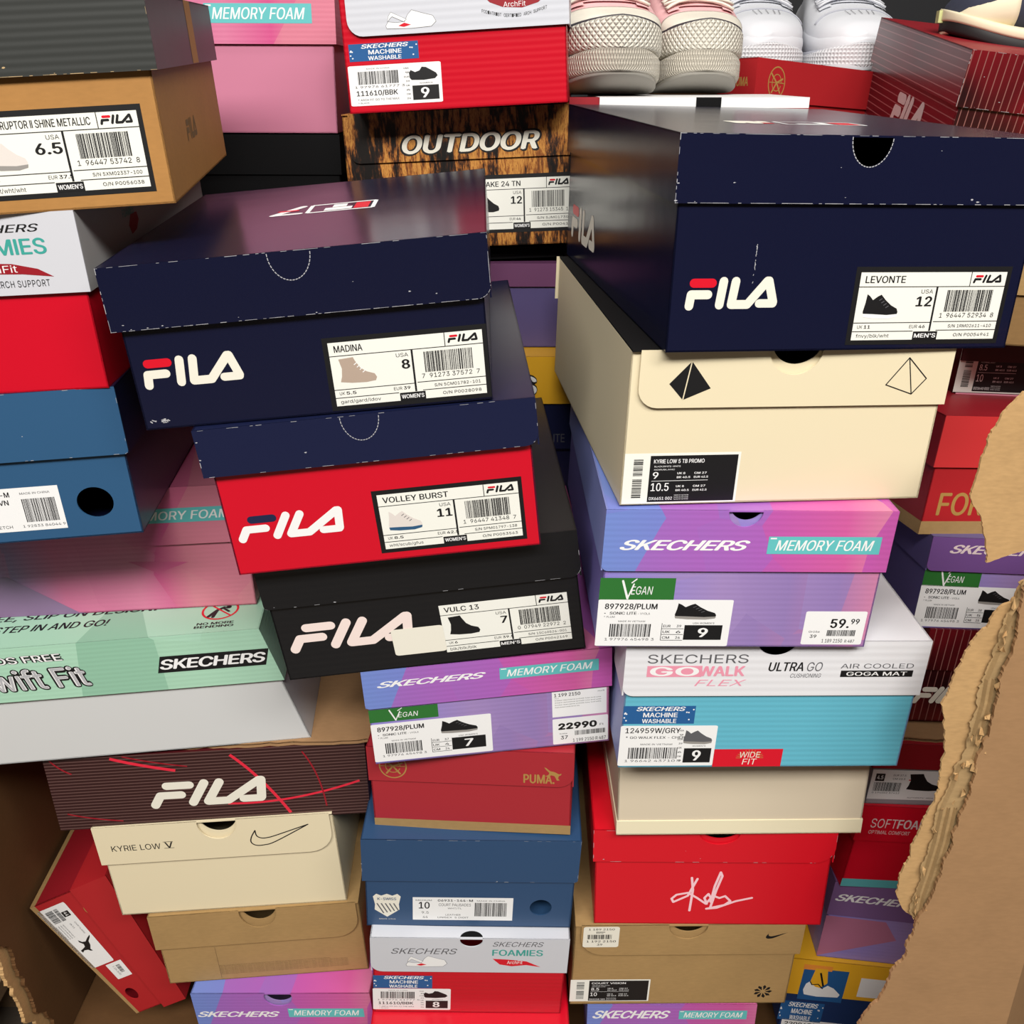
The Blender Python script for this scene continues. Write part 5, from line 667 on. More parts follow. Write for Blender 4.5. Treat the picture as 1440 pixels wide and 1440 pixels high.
def foamies_label(bx, r, code, name, size, digits, kind='clog', m='ink', sole=None, top=False, face='F'):
    p = bx.pr(face); p.frame(r); p.poly(rrect(0, 0, 1, 1, .03), 'white').lay()
    if top:
        p.text(code, .05, .8, .62, .95, bold=.015); p.text(name, .06, .68, .68, .74, bold=.01); p.text('MADE IN VIETNAM', .22, .52, .55, .56, bold=0); p.bars(.1, .18, .62, .46, 23); p.text(digits, .07, .1, .66, .155, bold=0)
    else:
        p.text('MADE IN CHINA', .2, .9, .45, .93, bold=0); p.bars(.1, .53, .54, .85, 21); p.text(digits, .06, .44, .6, .495, bold=0); p.text(code, .07, .23, .52, .38, bold=.02); p.text(name, .08, .12, .53, .17, bold=0); p.text('* BLACK', .08, .05, .2, .085, bold=0)
    for i, t in enumerate(('USA', size, 'EUR', '39', 'UK', '6', 'CM', '26')): p.text(t, .6+.015*(len(t) < 3), .86-.107*i, .655, .9-.107*i, bold=.01)
    shoe(p, kind, .66, .56, .96, .9, m, sole); p.text("WOMEN'S", .76, .48, .9, .51, bold=0); p.rect(.68, .08, .965, .44, 'ink').lay(); p.text(size, .77, .13, .86, .39, 'white', bold=.03)
    return p.done('size_label')
def skechers(p, r, m='white', outline=None, rot=0):
    p.frame(r, rot)
    if outline: p.poly([(-.045, -.3), (.955, -.3), (1.05, 1.3), (.05, 1.3)], outline).lay()
    p.text('SKECHERS', 0, 0, 1, 1, m, bold=.03, sh=.42, sp=.95); return p
def memory_foam(bx, r, face='f', rot=0, grey=False):
    p = bx.pr(face); p.frame(r, rot); p.rect(0, 0, 1, 1, 'teal').lay(); p.text('MEMORY FOAM', .07, .2, .94, .8, 'white', bold=.006, sh=.25); p.rect(.015, .85, .07, .93, 'white'); return p.done('memory_foam_band')
def nike_label(bx, r, blk, name, sub, a, b, code, seed=5, face='F'):
    p = bx.pr(face); p.frame(r); p.rect(0, 0, 1, 1, 'paper').lay(); x0 = (blk[0]-r[0])/(r[2]-r[0]); x1 = (blk[2]-r[0])/(r[2]-r[0]); p.rect(x0, .03, x1-.02, .95, 'ink').lay()
    p.bars(.08, .12, x0-.06, .5, seed, vert=True, n=18); p.bars(.08, .56, x0-.06, .9, seed+1, vert=True, n=14)
    w = x1-x0; f = lambda t, u0, v0, u1, v1, bo=.005: p.text(t, x0+w*u0, v0, x0+w*u1, v1, 'white', bold=bo)
    f(name, .04, .8, .6, .88, .015); f(sub, .05, .72, .34, .755, 0); f('NOIR/BLANC', .05, .66, .28, .69, 0); f(a, .04, .5, .04+.033*len(a)+.03, .63, .01); f(b, .03, .25, .03+.045*len(b)+.02, .41, .01)
    for y in (.5, .24):
        f('UK 8', .31, y+.08, .4, y+.12, .02); f('BR 40.5', .31, y, .46, y+.04, .02); f('CM 27', .5, y+.08, .64, y+.12, .02); f('EUR 42.5', .5, y, .66, y+.04, .02)
    p.line(x0+w*.03, .45, x0+w*.66, .455, .008, 'white'); f(code, .02, .07, .28, .13, .01)
    for i in range(3): f('MADE IN VIETNAM', .3, .07+.04*i, .46, .09+.04*i, 0)
    return p.done('size_label')
# ================================================================ the setting
def struct(name, x0, y0, z0, x1, y1, z1, m):
    b = MB(); b.box(x0, y0, z0, x1, y1, z1, m); return tag(b.build(name), None, None, None, 'structure')
M['floor'] = mat('grey_brown_floor', (92, 84, 76), rough=.45, fib=.15); M['darkwall'] = mat('charcoal_wall', (30, 31, 35), rough=.7); M['ceil'] = mat('white_ceiling', (205, 202, 196), rough=.9); M['sidewall'] = mat('warm_grey_wall', (120, 112, 104), rough=.8)
struct('floor', -3.2, -3.2, -.05, 3.2, 2.45, 0, 'floor')
struct('wall_back', -3.2, 2.4, 0, 3.2, 2.5, 3, 'darkwall')
struct('wall_left', -3.3, -3.2, 0, -3.2, 2.5, 3, 'sidewall'); struct('wall_right', 3.2, -3.2, 0, 3.3, 2.5, 3, 'sidewall'); struct('wall_front', -3.2, -3.3, 0, 3.2, -3.2, 3, 'sidewall')
struct('ceiling', -3.2, -3.2, 3, 3.2, 2.5, 3.1, 'ceil')
# ================================================================ pallet, bin, boards
M['wood'] = mat('pallet_wood', (128, 104, 78), rough=.8, fib=.2)
M['card'] = mat('corrugated_card', (160, 124, 88), rough=.82, spec=.2, fib=.09); M['card_in'] = mat('inside_card', (98, 68, 40), rough=.85, spec=.2, fib=.08); M['torn'] = mat('torn_card_fibre', (186, 150, 104), rough=.95, spec=.1, fib=.16); M['flutec'] = mat('flute_paper', (168, 140, 100), rough=.9, spec=.1, fib=.15)
pal = tag(empty('pallet', (0, .95, 0)), 'wooden pallet on the floor under the torn cardboard bin', 'pallet')
for y in (-.42, -.02, .42):
    b = MB(); b.box(-.75, y, 0, .75, y+.09, .1, 'wood'); b.build('stringer', pal)
for i in range(7):
    b = MB(); b.box(-.78+.225*i, -.45, .1, -.63+.225*i, .55, .122, 'wood'); b.build('deck_board', pal)
bin_ = tag(empty('cardboard_bin', (0, .95, .122)), 'large torn brown cardboard bin with ripped front panel holding the shoe boxes', 'cardboard bin')
rnd = random.Random(9)
def jag(pts, amp, n=5, seed=1):
    """ragged torn edge: a wandering line, with small nicks, through the given points"""
    r = random.Random(seed); o = []; w = [0, 0]
    for a, b in zip(pts, pts[1:]):
        l = math.hypot(b[0]-a[0], b[1]-a[1]); k = max(1, int(l/.0016))
        for i in range(k):
            t = i/k; w = [.8*q+r.gauss(0, amp*.45) for q in w]; e = r.gauss(0, amp*.14)
            o.append((a[0]+(b[0]-a[0])*t+w[0]+e, a[1]+(b[1]-a[1])*t+w[1]*.4))
    return o+[pts[-1]]
def sheet_y(name, pts, y, t, m, parent, edge=None):
    """upright sheet in x-z facing the shopper, at depth y, thickness t"""
    vs, fs = fill2d([pts], extrude=t/2); b = MB(); b.add([(v[0], y-v[2]-.95, v[1]+ZS-.122) for v in vs], fs, m); return b.build(name, parent)
YP = .585
inner_pts = jag(INNER, .0008, seed=3)+[(.375, .694), (.372, .683)]+jag(INNER2, .0011, seed=5)+[(.419, .352), (.419, .81)]
sheet_y('torn_inner_ply', inner_pts, YP+.008, .0022, 'torn', bin_)['label'] = 'ragged pale inner ply torn back from the front panel'
fl = jag(FLUTE, .0012, seed=8)+[(.36, .36), (.36, .68)]
def flute_sheet():
    vs, fs = fill2d([fl]); b = MB(); b.add([(v[0], YP+.0045-.95, v[1]+ZS-.122) for v in vs], fs, 'flutec')
    r = random.Random(4)                                             # ridges of the exposed fluting running down the tear, and curls of fibre
    for k in range(3):
        q = [(p[0]+.003+.0052*k, p[1]) for p in FLUTE]
        for a, c in zip(q, q[1:]):
            if r.random() < .8:
                w = .0013; b.add([(a[0]-w, YP+.0045-.95, a[1]+ZS-.122), (a[0], YP+.0015-.95, a[1]+ZS-.122), (a[0]+w, YP+.0045-.95, a[1]+ZS-.122), (c[0]-w, YP+.0045-.95, c[1]+ZS-.122), (c[0], YP+.0015-.95, c[1]+ZS-.122), (c[0]+w, YP+.0045-.95, c[1]+ZS-.122)], [(0, 1, 4, 3), (1, 2, 5, 4)], 'flutec')
    for i in range(46):
        k = r.randrange(len(FLUTE)-1); a, c = FLUTE[k], FLUTE[k+1]; t = r.random(); x = a[0]+(c[0]-a[0])*t+r.uniform(-.002, .012); z = a[1]+(c[1]-a[1])*t; s = r.uniform(.001, .0032)
        an = [r.uniform(0, 6.28) for _ in range(5)]; an.sort(); b.add([(x+s*.7*math.cos(q), YP-.95+r.uniform(-.0028, .002), z+ZS-.122+s*1.4*math.sin(q)) for q in an], [(0, 1, 2), (0, 2, 3), (0, 3, 4)], 'torn')
    return b.build('exposed_fluting', bin_)
flute_sheet()['label'] = 'ridged corrugation showing between the torn plies'
outer_pts = jag(OUTER, .0011, seed=6)+[(.2885, .1), (.288, -.02), (.421, -.02), (.419, .69)]
sheet_y('front_panel', outer_pts, YP, .0032, 'card', bin_)
def strip(name, p, q, z0, z1, t, m):
    """upright panel from plan point p to plan point q"""
    dx, dy = q[0]-p[0], q[1]-p[1]; l = math.hypot(dx, dy); nx, ny = -dy/l*t, dx/l*t; b = MB()
    b.add([(x, y-.95, z+ZS-.122) for z in (z0, z1) for x, y in (p, q, (q[0]+nx, q[1]+ny), (p[0]+nx, p[1]+ny))], [(0, 1, 5, 4), (1, 2, 6, 5), (2, 3, 7, 6), (3, 0, 4, 7), (4, 5, 6, 7), (0, 3, 2, 1)], m); return b.build(name, bin_)
strip('corner_panel', (.4195, .586), (.66, .84), -.02, .69, .006, 'card'); strip('side_panel', (.662, .84), (.662, 1.46), -.02, .30, .006, 'card_in'); strip('back_panel', (.66, 1.38), (-.515, 1.46), -.02, .30, .006, 'card_in')
lt = jag([(y, z) for y, z in LEFTTORN], .0016, seed=12)
def left_panel():
    pts = [(.62, .36), (.66, .30), (.70, .232)]+lt+[(.775, -.02), (1.455, -.02), (1.455, .33), (.86, .392), (.60, .392)]
    for nm, x, t, m, pp in (('torn_side_panel', -.515, .004, 'card_in', pts), ('torn_side_ply', -.5215, .004, 'torn', [(y-.012 if i < 3+len(lt) else y, z) for i, (y, z) in enumerate(pts)])):
        vs, fs = fill2d([pp], extrude=t/2); b = MB(); b.add([(x+v[2], v[0]-.95, v[1]+ZS-.122) for v in vs], fs, m); b.build(nm, bin_)
left_panel()
b = MB(); b.box(-.515, -.25, 0, .66, .51, .004, 'card_in'); b.build('base', bin_)
def pad(x0, x1, y0, y1, z, rx, ry, label, t=.005):
    """loose corrugated layer pad lying across a row of boxes"""
    o = empty('cardboard_pad', ((x0+x1)/2, y0, z+ZS), (R3(rx), R3(ry), 0)); w = (x1-x0)/2; d = y1-y0
    b = MB(); n = 40; e = [(-w+2*w*i/n, random.Random(i+int(z*999)).uniform(-.0015, .0015)) for i in range(n+1)]
    for zz, tt, m in ((0, .0012, 'card'), (t-.0012, .0012, 'card')):
        vs = [(x, yy, zz) for x, yy in e]+[(x, yy, zz+tt) for x, yy in e]+[(w, d, zz), (-w, d, zz), (w, d, zz+tt), (-w, d, zz+tt)]; k = n+1
        b.add(vs, [tuple(range(k-1, -1, -1))+(2*k+1, 2*k)]+[tuple(range(k, 2*k))+(2*k+2, 2*k+3)]+[(i, i+1, i+1+k, i+k) for i in range(n)]+[(k-1, 2*k, 2*k+2, 2*k-1), (2*k, 2*k+1, 2*k+3, 2*k+2), (2*k+1, 0, k, 2*k+3)], m)
    b.build('liner', o)
    f = MB(); N = 150
    vs = [(-w+2*w*i/N, yy, .0012+(t-.0024)*(.5+.5*math.sin(i*1.9))) for i in range(N+1) for yy in (.002, d)]
    f.add(vs, [(2*i, 2*i+2, 2*i+3, 2*i+1) for i in range(N)], 'flutec'); f.build('fluting', o)
    return tag(o, label, 'cardboard sheet', 'cardboard layer pads')
# ================================================================ the boxes
G = 'shoe boxes piled in the bin'
def B(key, label, **k): return ShoeBox(key, label, G, **k)
M['blush'] = mat('blush_white', (240, 222, 216), rough=.5)
# ---- right stack
x = B('R0', 'purple and pink patterned shoe box at the bottom of the right stack', body='plumbody', lid='plumlid')
p = x.pr('f'); skechers(p, R['R0.sk']).done('brand_print'); memory_foam(x, R['R0.mf'])
x = B('R1', 'kraft brown shoe box with white sticker and black pinwheel below the bright red box', body='kraft', lid='kraft', hole=(0, 114, 19, 18), rl=24, sides='R', rawm='rawkraft')
p = x.pr('f'); r = R['R1.stk']; p.frame(r).poly(rrect(0, 0, 1, 1, .08), 'offwhite').lay(); p.text('1 189 2150', .14, .83, .86, .92, bold=.01).text('BRP', .36, .68, .6, .77, bold=.01); p.bars(.12, .4, .8, .62, 8, n=22).text('1 192 2150', .1, .24, .92, .34, bold=.01).text('39', .4, .08, .55, .18, bold=.01); p.done('price_sticker')
p = x.pr('f'); swoosh(p, R['R1.sw'], 'ink'); p.done('brand_mark')
nike_label(x, R['R1.lab'], (R['R1.lab'][0]+19, 0, R['R1.lab'][2]), 'COURT VISION', 'WHITE/BLACK', '8.5', '10', 'DH3158 101', 31)
p = x.pr('F'); r = R['R1.pin']; cx, cz, q = (r[0]+r[2])/2, (r[1]+r[3])/2, 9.5; p.mm()
for i in range(9):
    a = 2*math.pi*i/9; p.poly([(cx+q*.22*math.cos(a), cz+q*.22*math.sin(a)), (cx+q*.8*math.cos(a+.25), cz+q*.8*math.sin(a+.25)), (cx+q*math.cos(a+.05), cz+q*math.sin(a+.05)), (cx+q*.75*math.cos(a-.25), cz+q*.75*math.sin(a-.25))], 'ink')
p.done('pinwheel_mark')
x = B('R2', 'bright red shoe box with a white signature, above the kraft box with the pinwheel', body='rednike', lid='rednike', hole=(4, 118, 19, 14), rr=18, wear=.3)
p = x.pr('F'); p.frame(R['R2.sig'])
def zz(*q): return [((a-870)/435, (865-b)/200) for a, b in q]
for st in [zz((975, 700), (985, 760), (975, 865)), zz((1005, 705), (960, 790), (885, 822), (875, 805), (900, 785), (960, 775), (1010, 800), (1060, 830), (1085, 800), (1070, 780), (1050, 800), (1065, 830)), zz((1085, 820), (1100, 740), (1125, 672), (1135, 690), (1110, 760), (1085, 850)), zz((1100, 790), (1130, 800), (1160, 790), (1190, 815), (1160, 835), (1065, 855), (1120, 850), (1220, 815), (1303, 798))]: p.stroke(st, .045, 'sig')
p.done('signature')
x = B('R3', 'plain cream shoe box upside down between the turquoise box and the signed red box', body=mat('stone_cream', (216, 202, 178), rough=.65), lid=mat('lit_cream_lid', (238, 228, 196), rough=.6), upside=True)  # bottom lid stands for a strip catching light, put into its paler colour
x = B('R4', 'turquoise shoe box with white lid and red sticker, under the purple box priced 59.99', body='turq', lid='whitecorr', rl=9, hole=(-2, 124, 15, 12.5), bhole=(-2, 123, 18, 17, 1), bodyside=mat('periwinkle', (150, 165, 215), rough=.45))
p = x.pr('f'); p.frame(R['R4.sk']).text('SKECHERS', 0, 0, 1, 1, 'ink_grey', bold=-.008); p.frame(R['R4.go']); p.rect(0, 0, .56, 1, 'pinkprint').lay(); p.text('GO', .03, .08, .53, .92, 'white', bold=.03, sp=1.05); p.text('WALK', .52, .06, 1, .98, 'pinkprint', bold=.035)
p.frame(R['R4.flex']).text('FLEX', 0, 0, 1, 1, 'pinkprint', bold=-.005, sh=.3); p.done('brand_print'); p = x.pr('f'); p.frame(R['R4.ultra']).text('ULTRA', 0, 0, .62, 1, 'ink', bold=.02, sh=.15).text('GO', .68, 0, .95, 1, 'ink_grey', bold=-.005, sh=.15); p.frame(R['R4.cush']).text('CUSHIONING', 0, 0, 1, 1, 'ink_grey', bold=0, sh=.2)
p.done('cushioning_print'); p = x.pr('f'); p.frame(R['R4.air']).text('AIR COOLED', 0, 0, 1, 1, 'ink_grey', bold=0); p.frame(R['R4.goga']).rect(0, 0, 1, 1, 'ink').lay().text('GOGA MAT', .08, .2, .92, .8, 'white', bold=.005); p.done('mat_print')
washable(x, R['R4.wash']); foamies_label(x, R['R4.lab'], '124959W/GRY', '* GO WALK FLEX - CHERI', '9', '1 96642 43710 9', 'run', 'ink_grey', 'grey_print', top=True)
p = x.pr('F'); p.frame(R['R4.wide']).rect(0, 0, 1, 1, 'logored').lay()
for i in range(14): a = math.pi*i/13; p.line(.53+.12*math.cos(a), .5+.25*math.sin(a), .53+.2*math.cos(a), .5+.46*math.sin(a), .025, 'gold')
p.text('WIDE', .38, .52, .68, .84, 'offwhite', bold=.0, sh=.1).text('FIT', .43, .12, .64, .45, 'offwhite', bold=0, sh=.1); p.done('wide_fit_sticker')
x = B('R5', 'purple pink patterned shoe box with price sticker 59.99, below the cream pyramid box', body='plumbody', lid='plumlid', hole=(-5, 115.5, 12.5, 12.5), rl=5, bodyside=mat('lilac_side', (130, 120, 196), rough=.45), lidside=mat('lilac_lid', (150, 160, 226), rough=.45), lidtop='plumlid')
p = x.pr('f'); skechers(p, R['R5.sk']).done('brand_print'); memory_foam(x, R['R5.mf']); plum_label(x, R['R5.lab'], '9', '39', '6', '26'); vegan(x, R['R5.veg'])
p = x.pr('F'); p.frame(R['R5.price']).poly(rrect(0, 0, 1, 1, .04), 'white').lay(); p.text('59.', .43, .5, .74, .78, bold=.03).text('99', .76, .62, .9, .78, bold=.03).text('Größe', .1, .36, .28, .42, bold=0).text('39', .13, .2, .24, .3, bold=.02); p.bars(.4, .26, .87, .44, 16, n=30).text('1 189 2150', .34, .06, .68, .17, bold=.01).text('R 487', .72, .06, .88, .15, bold=.01); p.done('price_sticker')
x = B('R6', 'cream shoe box with two black pyramid prints, under the big navy box on the right', body='cream', lid='cream', lidtop='blackplain', hole=(1.4, 115, 19, 19), rl=14, sides='R')
p = x.pr('f'); p.mm(); P_ = [R['R6.py%d' % i][:2] for i in range(8)]
p.poly([P_[0], P_[1], P_[2], P_[3]], 'ink').lay().stroke([P_[0], P_[2]], .8, 'cream', asp=1, cap=False)
p.done('pyramid_print'); p = x.pr('f'); p.mm()
for a, c in ((4, 5), (5, 6), (6, 7), (7, 4), (4, 6)): p.stroke([P_[a], P_[c]], .75, 'ink', asp=1)
p.done('pyramid_print')
nike_label(x, R['R6.lab'], R['R6.blk'], 'KYRIE LOW 5 TB PROMO', 'BLACK/WHITE-WHITE', '9', '10.5', 'DX6651 002', 41)
x = B('R7', 'big navy shoe box with torn notch and black sneaker label, top of the right stack', body='navy', lid='navy', hole=(-1, 134, 13.5, 17), bhole=(-1, 136, 20, 24, 1), notch=(-1, 26.6, 17.4), wear=.9, bodyside='navy')
p = x.pr('F'); fila(p, R['R7.logo']); p.done('brand_logo'); fila_label(x, R['R7.lab'], 'LEVONTE', '12', '11', '46', 'fnvy/blk/wht', "MEN'S", '', '1  96447 52934  8', '1RM02611-410', 'P0054941', 'run', 'ink', 'white', 'ink_grey', 7)
r = R['R7.side']; p = x.pr('L'); fila(p, (-r[2], r[1], -r[0], r[3]+4)); p.done('side_logo')
p = x.pr('T'); p.frame((42, 128, -52, 92)); p.stroke([(.0, .1), (.62, .1), (.62, .9), (0, .9), (0, .1)], .07, 'white', cap=False).rect(.03, .16, .2, .84, 'logored').stroke([(.28, .2), (.28, .8)], .2, 'white', cap=False).stroke([(.28, .72), (.52, .72)], .18, 'white', cap=False); fila(p, (-25, 128, -52, 98)); p.done('top_logo')
p = x.pr('F'); p.mm(); rr_ = random.Random(2); s0 = R['R7.scr']
for i in range(16): t = rr_.random(); p.stroke([(s0[0]+rr_.uniform(-.4, .4), s0[1]+(s0[3]-s0[1])*t), (s0[0]+rr_.uniform(-.4, .4), s0[1]+(s0[3]-s0[1])*t+rr_.uniform(.4, 2))], .35, 'raw', asp=1)
p.done('scuff')['kind'] = 'stuff'
# ---- centre stack
x = B('C0', 'plain bright red shoe box at the bottom of the centre stack', body='red', lid='red')
x = B('C1', 'white lidded red shoe box labelled size 8 in the centre stack', body='redcorr', lid='lidwhite2', hole=(1.4, 108.5, 11, 9), bhole=(1.4, 108, 14, 14, 1), rl=12)
def foam_lid(x, k, sk=True):
    p = x.pr('f')
    if k == 'C1':
        p.frame(R['C1.sk']).text('SKECHERS', 0, 0, 1, 1, 'ink_grey', bold=0, sh=.3); p.done('brand_print'); p = x.pr('f'); r = R['C1.sk2']; p.frame(r).text('SKECHERS', 0, 0, 1, 1, 'ink_grey', bold=0, sh=.3)
        p.frame(R['C1.foam']).text('FOAMIES', 0, 0, 1, 1, 'tealprint', bold=.02); p.frame(R['C1.arch']); p.poly([(0, .95), (.3, .9), (.7, .75), (1, .25), (.7, .42), (.4, .3), (.15, .45)], 'logored').lay().text('ArchFit', .3, .5, .62, .8, 'white', bold=0)
        p.done('range_print'); p = x.pr('f'); clog(p, R['C1.clog'])
    p.done('clog_picture')
def clog(p, r):
    p.frame(r); f = [(0, .2), (.02, .05), (.5, .0), (.9, .05), (1, .3), (.94, .62), (.72, .8), (.53, .98), (.44, .72), (.38, .38), (.2, .35), (.05, .42)]
    p.poly(f, 'white').lay().stroke(f+[f[0]], .02, 'ink_grey'); g = [(.04, .4), (.06, .7), (.12, .92), (.42, .5), (.36, .38), (.14, .68), (.1, .6)]; p.poly(g, 'white').lay().stroke(g+[g[0]], .015, 'ink_grey').poly([(.25, .17), (.37, .32), (.5, .2), (.36, .1)], 'logored'); return p
foam_lid(x, 'C1'); washable(x, R['C1.wash']); foamies_label(x, R['C1.lab'], '111610/BBK', '* ARCH FIT GO TO THE MAX', '8', '1 97976 61777 5')
p = x.pr('T'); p.mm().poly([(q[0], max(0, q[1])) for q in circle(1.4, -1, 11, 8)], 'blackplain'); p.done('finger_hole_patch', x.lid)  # black patch painted on the uncut lid top for the hole's dark
x = B('C2', 'dark blue shoe box with a white shield emblem, below the brick red one', body='blue2', lid='blue2', bhole=(69, 27, 10.5, 10.5), rr=4, wear=.25)
p = x.pr('F'); r = R['C2.shield']; p.frame(r); p.poly([(.0, .9), (.12, 1), (.3, .93), (.5, 1), (.7, .93), (.88, 1), (1, .9), (.93, .6), (.95, .4), (.5, .12), (.05, .4), (.07, .6)], 'offwhite').lay()
p.text('K-SWISS', .16, .76, .84, .86, 'blue2', bold=.02)
for i in range(5): p.stroke([(.14+.15*i, .64-.0*i), (.38+.13*i, .26+.03*i)], .035, 'ink_grey', cap=False)
p.text('SINCE 1966', .2, .02, .8, .06, 'offwhite', bold=0); p.done('shield_emblem')
p = x.pr('F'); p.frame(R['C2.lab']).rect(0, 0, 1, 1, 'white').lay(); p.text('MEDIUM', .03, .84, .19, .9, bold=.0).text('10', .06, .5, .17, .8, bold=.02).text('06931-144-M', .25, .82, .6, .92, bold=.02).text('COURT PALISADES', .26, .62, .58, .74, bold=.0).text('WHT/TL', .35, .48, .49, .56, bold=0).text('9.5', .09, .28, .16, .38, bold=0).text('44', .1, .08, .15, .18, bold=0).text('LEATHER', .33, .2, .48, .27, bold=0).text('UNISEX  5 DIGIT', .25, .08, .56, .15, bold=0).text('MADE IN CHINA', .64, .84, .92, .89, bold=0)
p.bars(.62, .18, .94, .78, 61); p.done('size_label')
x = B('C3', 'brick red shoe box with faded gold emblem, on top of the shield emblem blue box', body='puma', lid='puma', rr=14)
p = x.pr('f'); r = R['C3.emb']; emblem(p, (r[0]+r[2])/2, (r[1]+r[3])/2, (r[2]-r[0])/2, 'gold'); p.done('emblem'); p = x.pr('f'); p.frame(R['C3.puma']).text('PUMA.', 0, 0, 1, 1, 'gold', bold=.03); cat_mark(p, R['C3.cat'], 'gold'); p.done('brand_print')
p = x.pr('F'); p.mm().rect(-x.W/2, 0, x.W/2, 11, 'kraft'); p.done('kraft_band', x.body)
x = B('C4', 'purple patterned shoe box with two white price stickers, under the black box', body='plumbody', lid='plumlid', rl=4)
p = x.pr('f'); skechers(p, R['C4.sk']).done('brand_print'); memory_foam(x, R['C4.mf']); plum_label(x, R['C4.lab'], '7', '37', '4', '24'); vegan(x, R['C4.veg'])
p = x.pr('F'); p.frame(R['C4.pr1']).rect(0, 0, 1, 1, 'white').lay(); p.text('1 199 2150', .04, .8, .52, .93, bold=.02).text('mv/8', .84, .86, .96, .92, bold=0).text('PLU', .05, .72, .12, .76, bold=0)
for i in range(4): p.text('Sneaker obermaterial synthetik futter textil sohle', .05, .63-.09*i, .9-.1*(i == 3)-.3*(i == 3), .68-.09*i, bold=0)
p.done('price_sticker')
p = x.pr('F'); p.frame(R['C4.pr2']).poly(rrect(0, 0, 1, 1, .03), 'white').lay(); p.text('22990', .1, .56, .8, .82, bold=.05).text('Ft', .85, .6, .92, .68, bold=0).text('Größe', .12, .38, .26, .43, bold=0).text('37', .14, .18, .27, .32, bold=.02).bars(.4, .3, .95, .48, 71).text('1 199 2150 R 487', .36, .04, .96, .17, bold=.01); p.done('price_sticker')
x = B('C5', 'black ribbed shoe box with a blank white sticker over its logo', body='black', lid='black', rr=9, rl=3, wear=.2)
p = x.pr('F'); fila(p, R['C5.logo'], 'blush', 'blush', .55); p.done('brand_logo')
p = x.pr('F'); p.d = .5; p.frame(R['C5.stk']).poly(rrect(0, 0, 1, 1, .08), 'offwhite'); p.done('blank_sticker')
fila_label(x, R['C5.lab'], 'VULC 13', '7', '6', '39.5', 'blk/blk/blk', "MEN'S", '', '0  07949 22972  2', '1SC60526-001', 'P0042169', 'high', 'ink', seed=17, border=False)
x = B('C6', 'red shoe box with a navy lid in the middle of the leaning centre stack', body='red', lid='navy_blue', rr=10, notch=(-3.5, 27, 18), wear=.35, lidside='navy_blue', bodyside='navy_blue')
p = x.pr('F'); r = R['C6.logo']; p.frame(r); fila(p, r, 'white', 'navyprint', .5); p.done('brand_logo'); fila_label(x, R['C6.lab'], 'VOLLEY BURST', '11', '8.5', '42.5', 'wht/scub/gfus', "WOMEN'S", '', '1  96447 41348  7', '5PM01797-138', 'P0053563', 'run', 'shoewhite', 'blue', 'ink_grey', 19)
x = B('C7', 'navy shoe box with beige high-top label, top of the leaning centre stack', body='navy', lid='navy', rr=9, notch=(-1.3, 28, 18), wear=.9)
p = x.pr('F'); fila(p, R['C7.logo']); p.done('brand_logo'); fila_label(x, R['C7.lab'], 'MADINA', '8', '5.5', '39', 'gard/gard/ldov', "WOMEN'S", '', '7  91273 37572  7', '5CM01782-101', 'P0028098', 'high', 'shoetan', sm='white', seed=23)
p = x.pr('T'); r = (40, 166, -36, 124); p.frame(r); p.stroke([(0, .12), (.66, .12), (.66, .88), (0, .88), (0, .12)], .08, 'white', cap=False); p.rect(.05, .2, .2, .8, 'logored').stroke([(.22, .66), (.5, .66)], .26, 'white', cap=False).stroke([(.36, .5), (.36, .22)], .26, 'white', cap=False); p.stroke([(.76, .15), (1, .85)], .16, 'white').stroke([(.74, .85), (1, .85)], .13, 'white').stroke([(.8, .5), (.96, .5)], .12, 'logored'); p.done('top_logo')
p = x.pr('F'); p.mm(); rr_ = random.Random(6)
for i in range(14): u = -x.W/2+rr_.uniform(1, 18); p.stroke([(u, 6+rr_.uniform(-1.5, 1.5)), (u+rr_.uniform(.5, 3), 6+rr_.uniform(-1.5, 1.5))], rr_.uniform(.3, 1), 'raw', asp=1)
p.done('scuff')['kind'] = 'stuff'
# ---- left stack
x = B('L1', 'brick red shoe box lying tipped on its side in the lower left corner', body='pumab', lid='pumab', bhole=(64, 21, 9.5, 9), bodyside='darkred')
def quad_print(x, key, name, fn):
    q = R[key]; a = (q[0], q[1]) ; pts = [(q[i], q[i+1]) for i in (0, 2, 4, 6)]; us = [u for u, v in pts]; vs = [v for u, v in pts]
    r = (min(us), min(vs), max(us), max(vs)); p = x.pr('F'); p.frame(r); p.poly(rrect(0, 0, 1, 1, .04), 'white').lay(); fn(p); p.done(name)
def puma_lab(p):
    p.rect(.12, .66, .2, .9, 'ink').lay().text('44', .13, .72, .19, .84, 'white', bold=.01).bars(.05, .5, .24, .64, 5).bars(.05, .2, .24, .46, 6); p.text('COURT CLASSIC', .3, .8, .5, .85, bold=0).text('UK 9.5', .3, .62, .38, .68, bold=0)
    for i in range(4): p.text('MADE IN VIETNAM PUMA SE', .28, .12+.09*i, .5, .16+.09*i, bold=0)
    T = p.T; p.frame((T[0]+T[2]*.54, T[1]+T[3]*.2, T[0]+T[2]*.76, T[1]+T[3]*.92)); cat_mark(p, (T[0]+T[2]*.54, T[1]+T[3]*.2, T[0]+T[2]*.76, T[1]+T[3]*.92), 'ink'); p.T = T
quad_print(x, 'L1.lab', 'size_label', puma_lab); quad_print(x, 'L1.stk', 'price_sticker', lambda p: p.text('1 184 5030', .2, .3, .8, .42, bold=0).bars(.2, .5, .7, .75, 8, n=18))
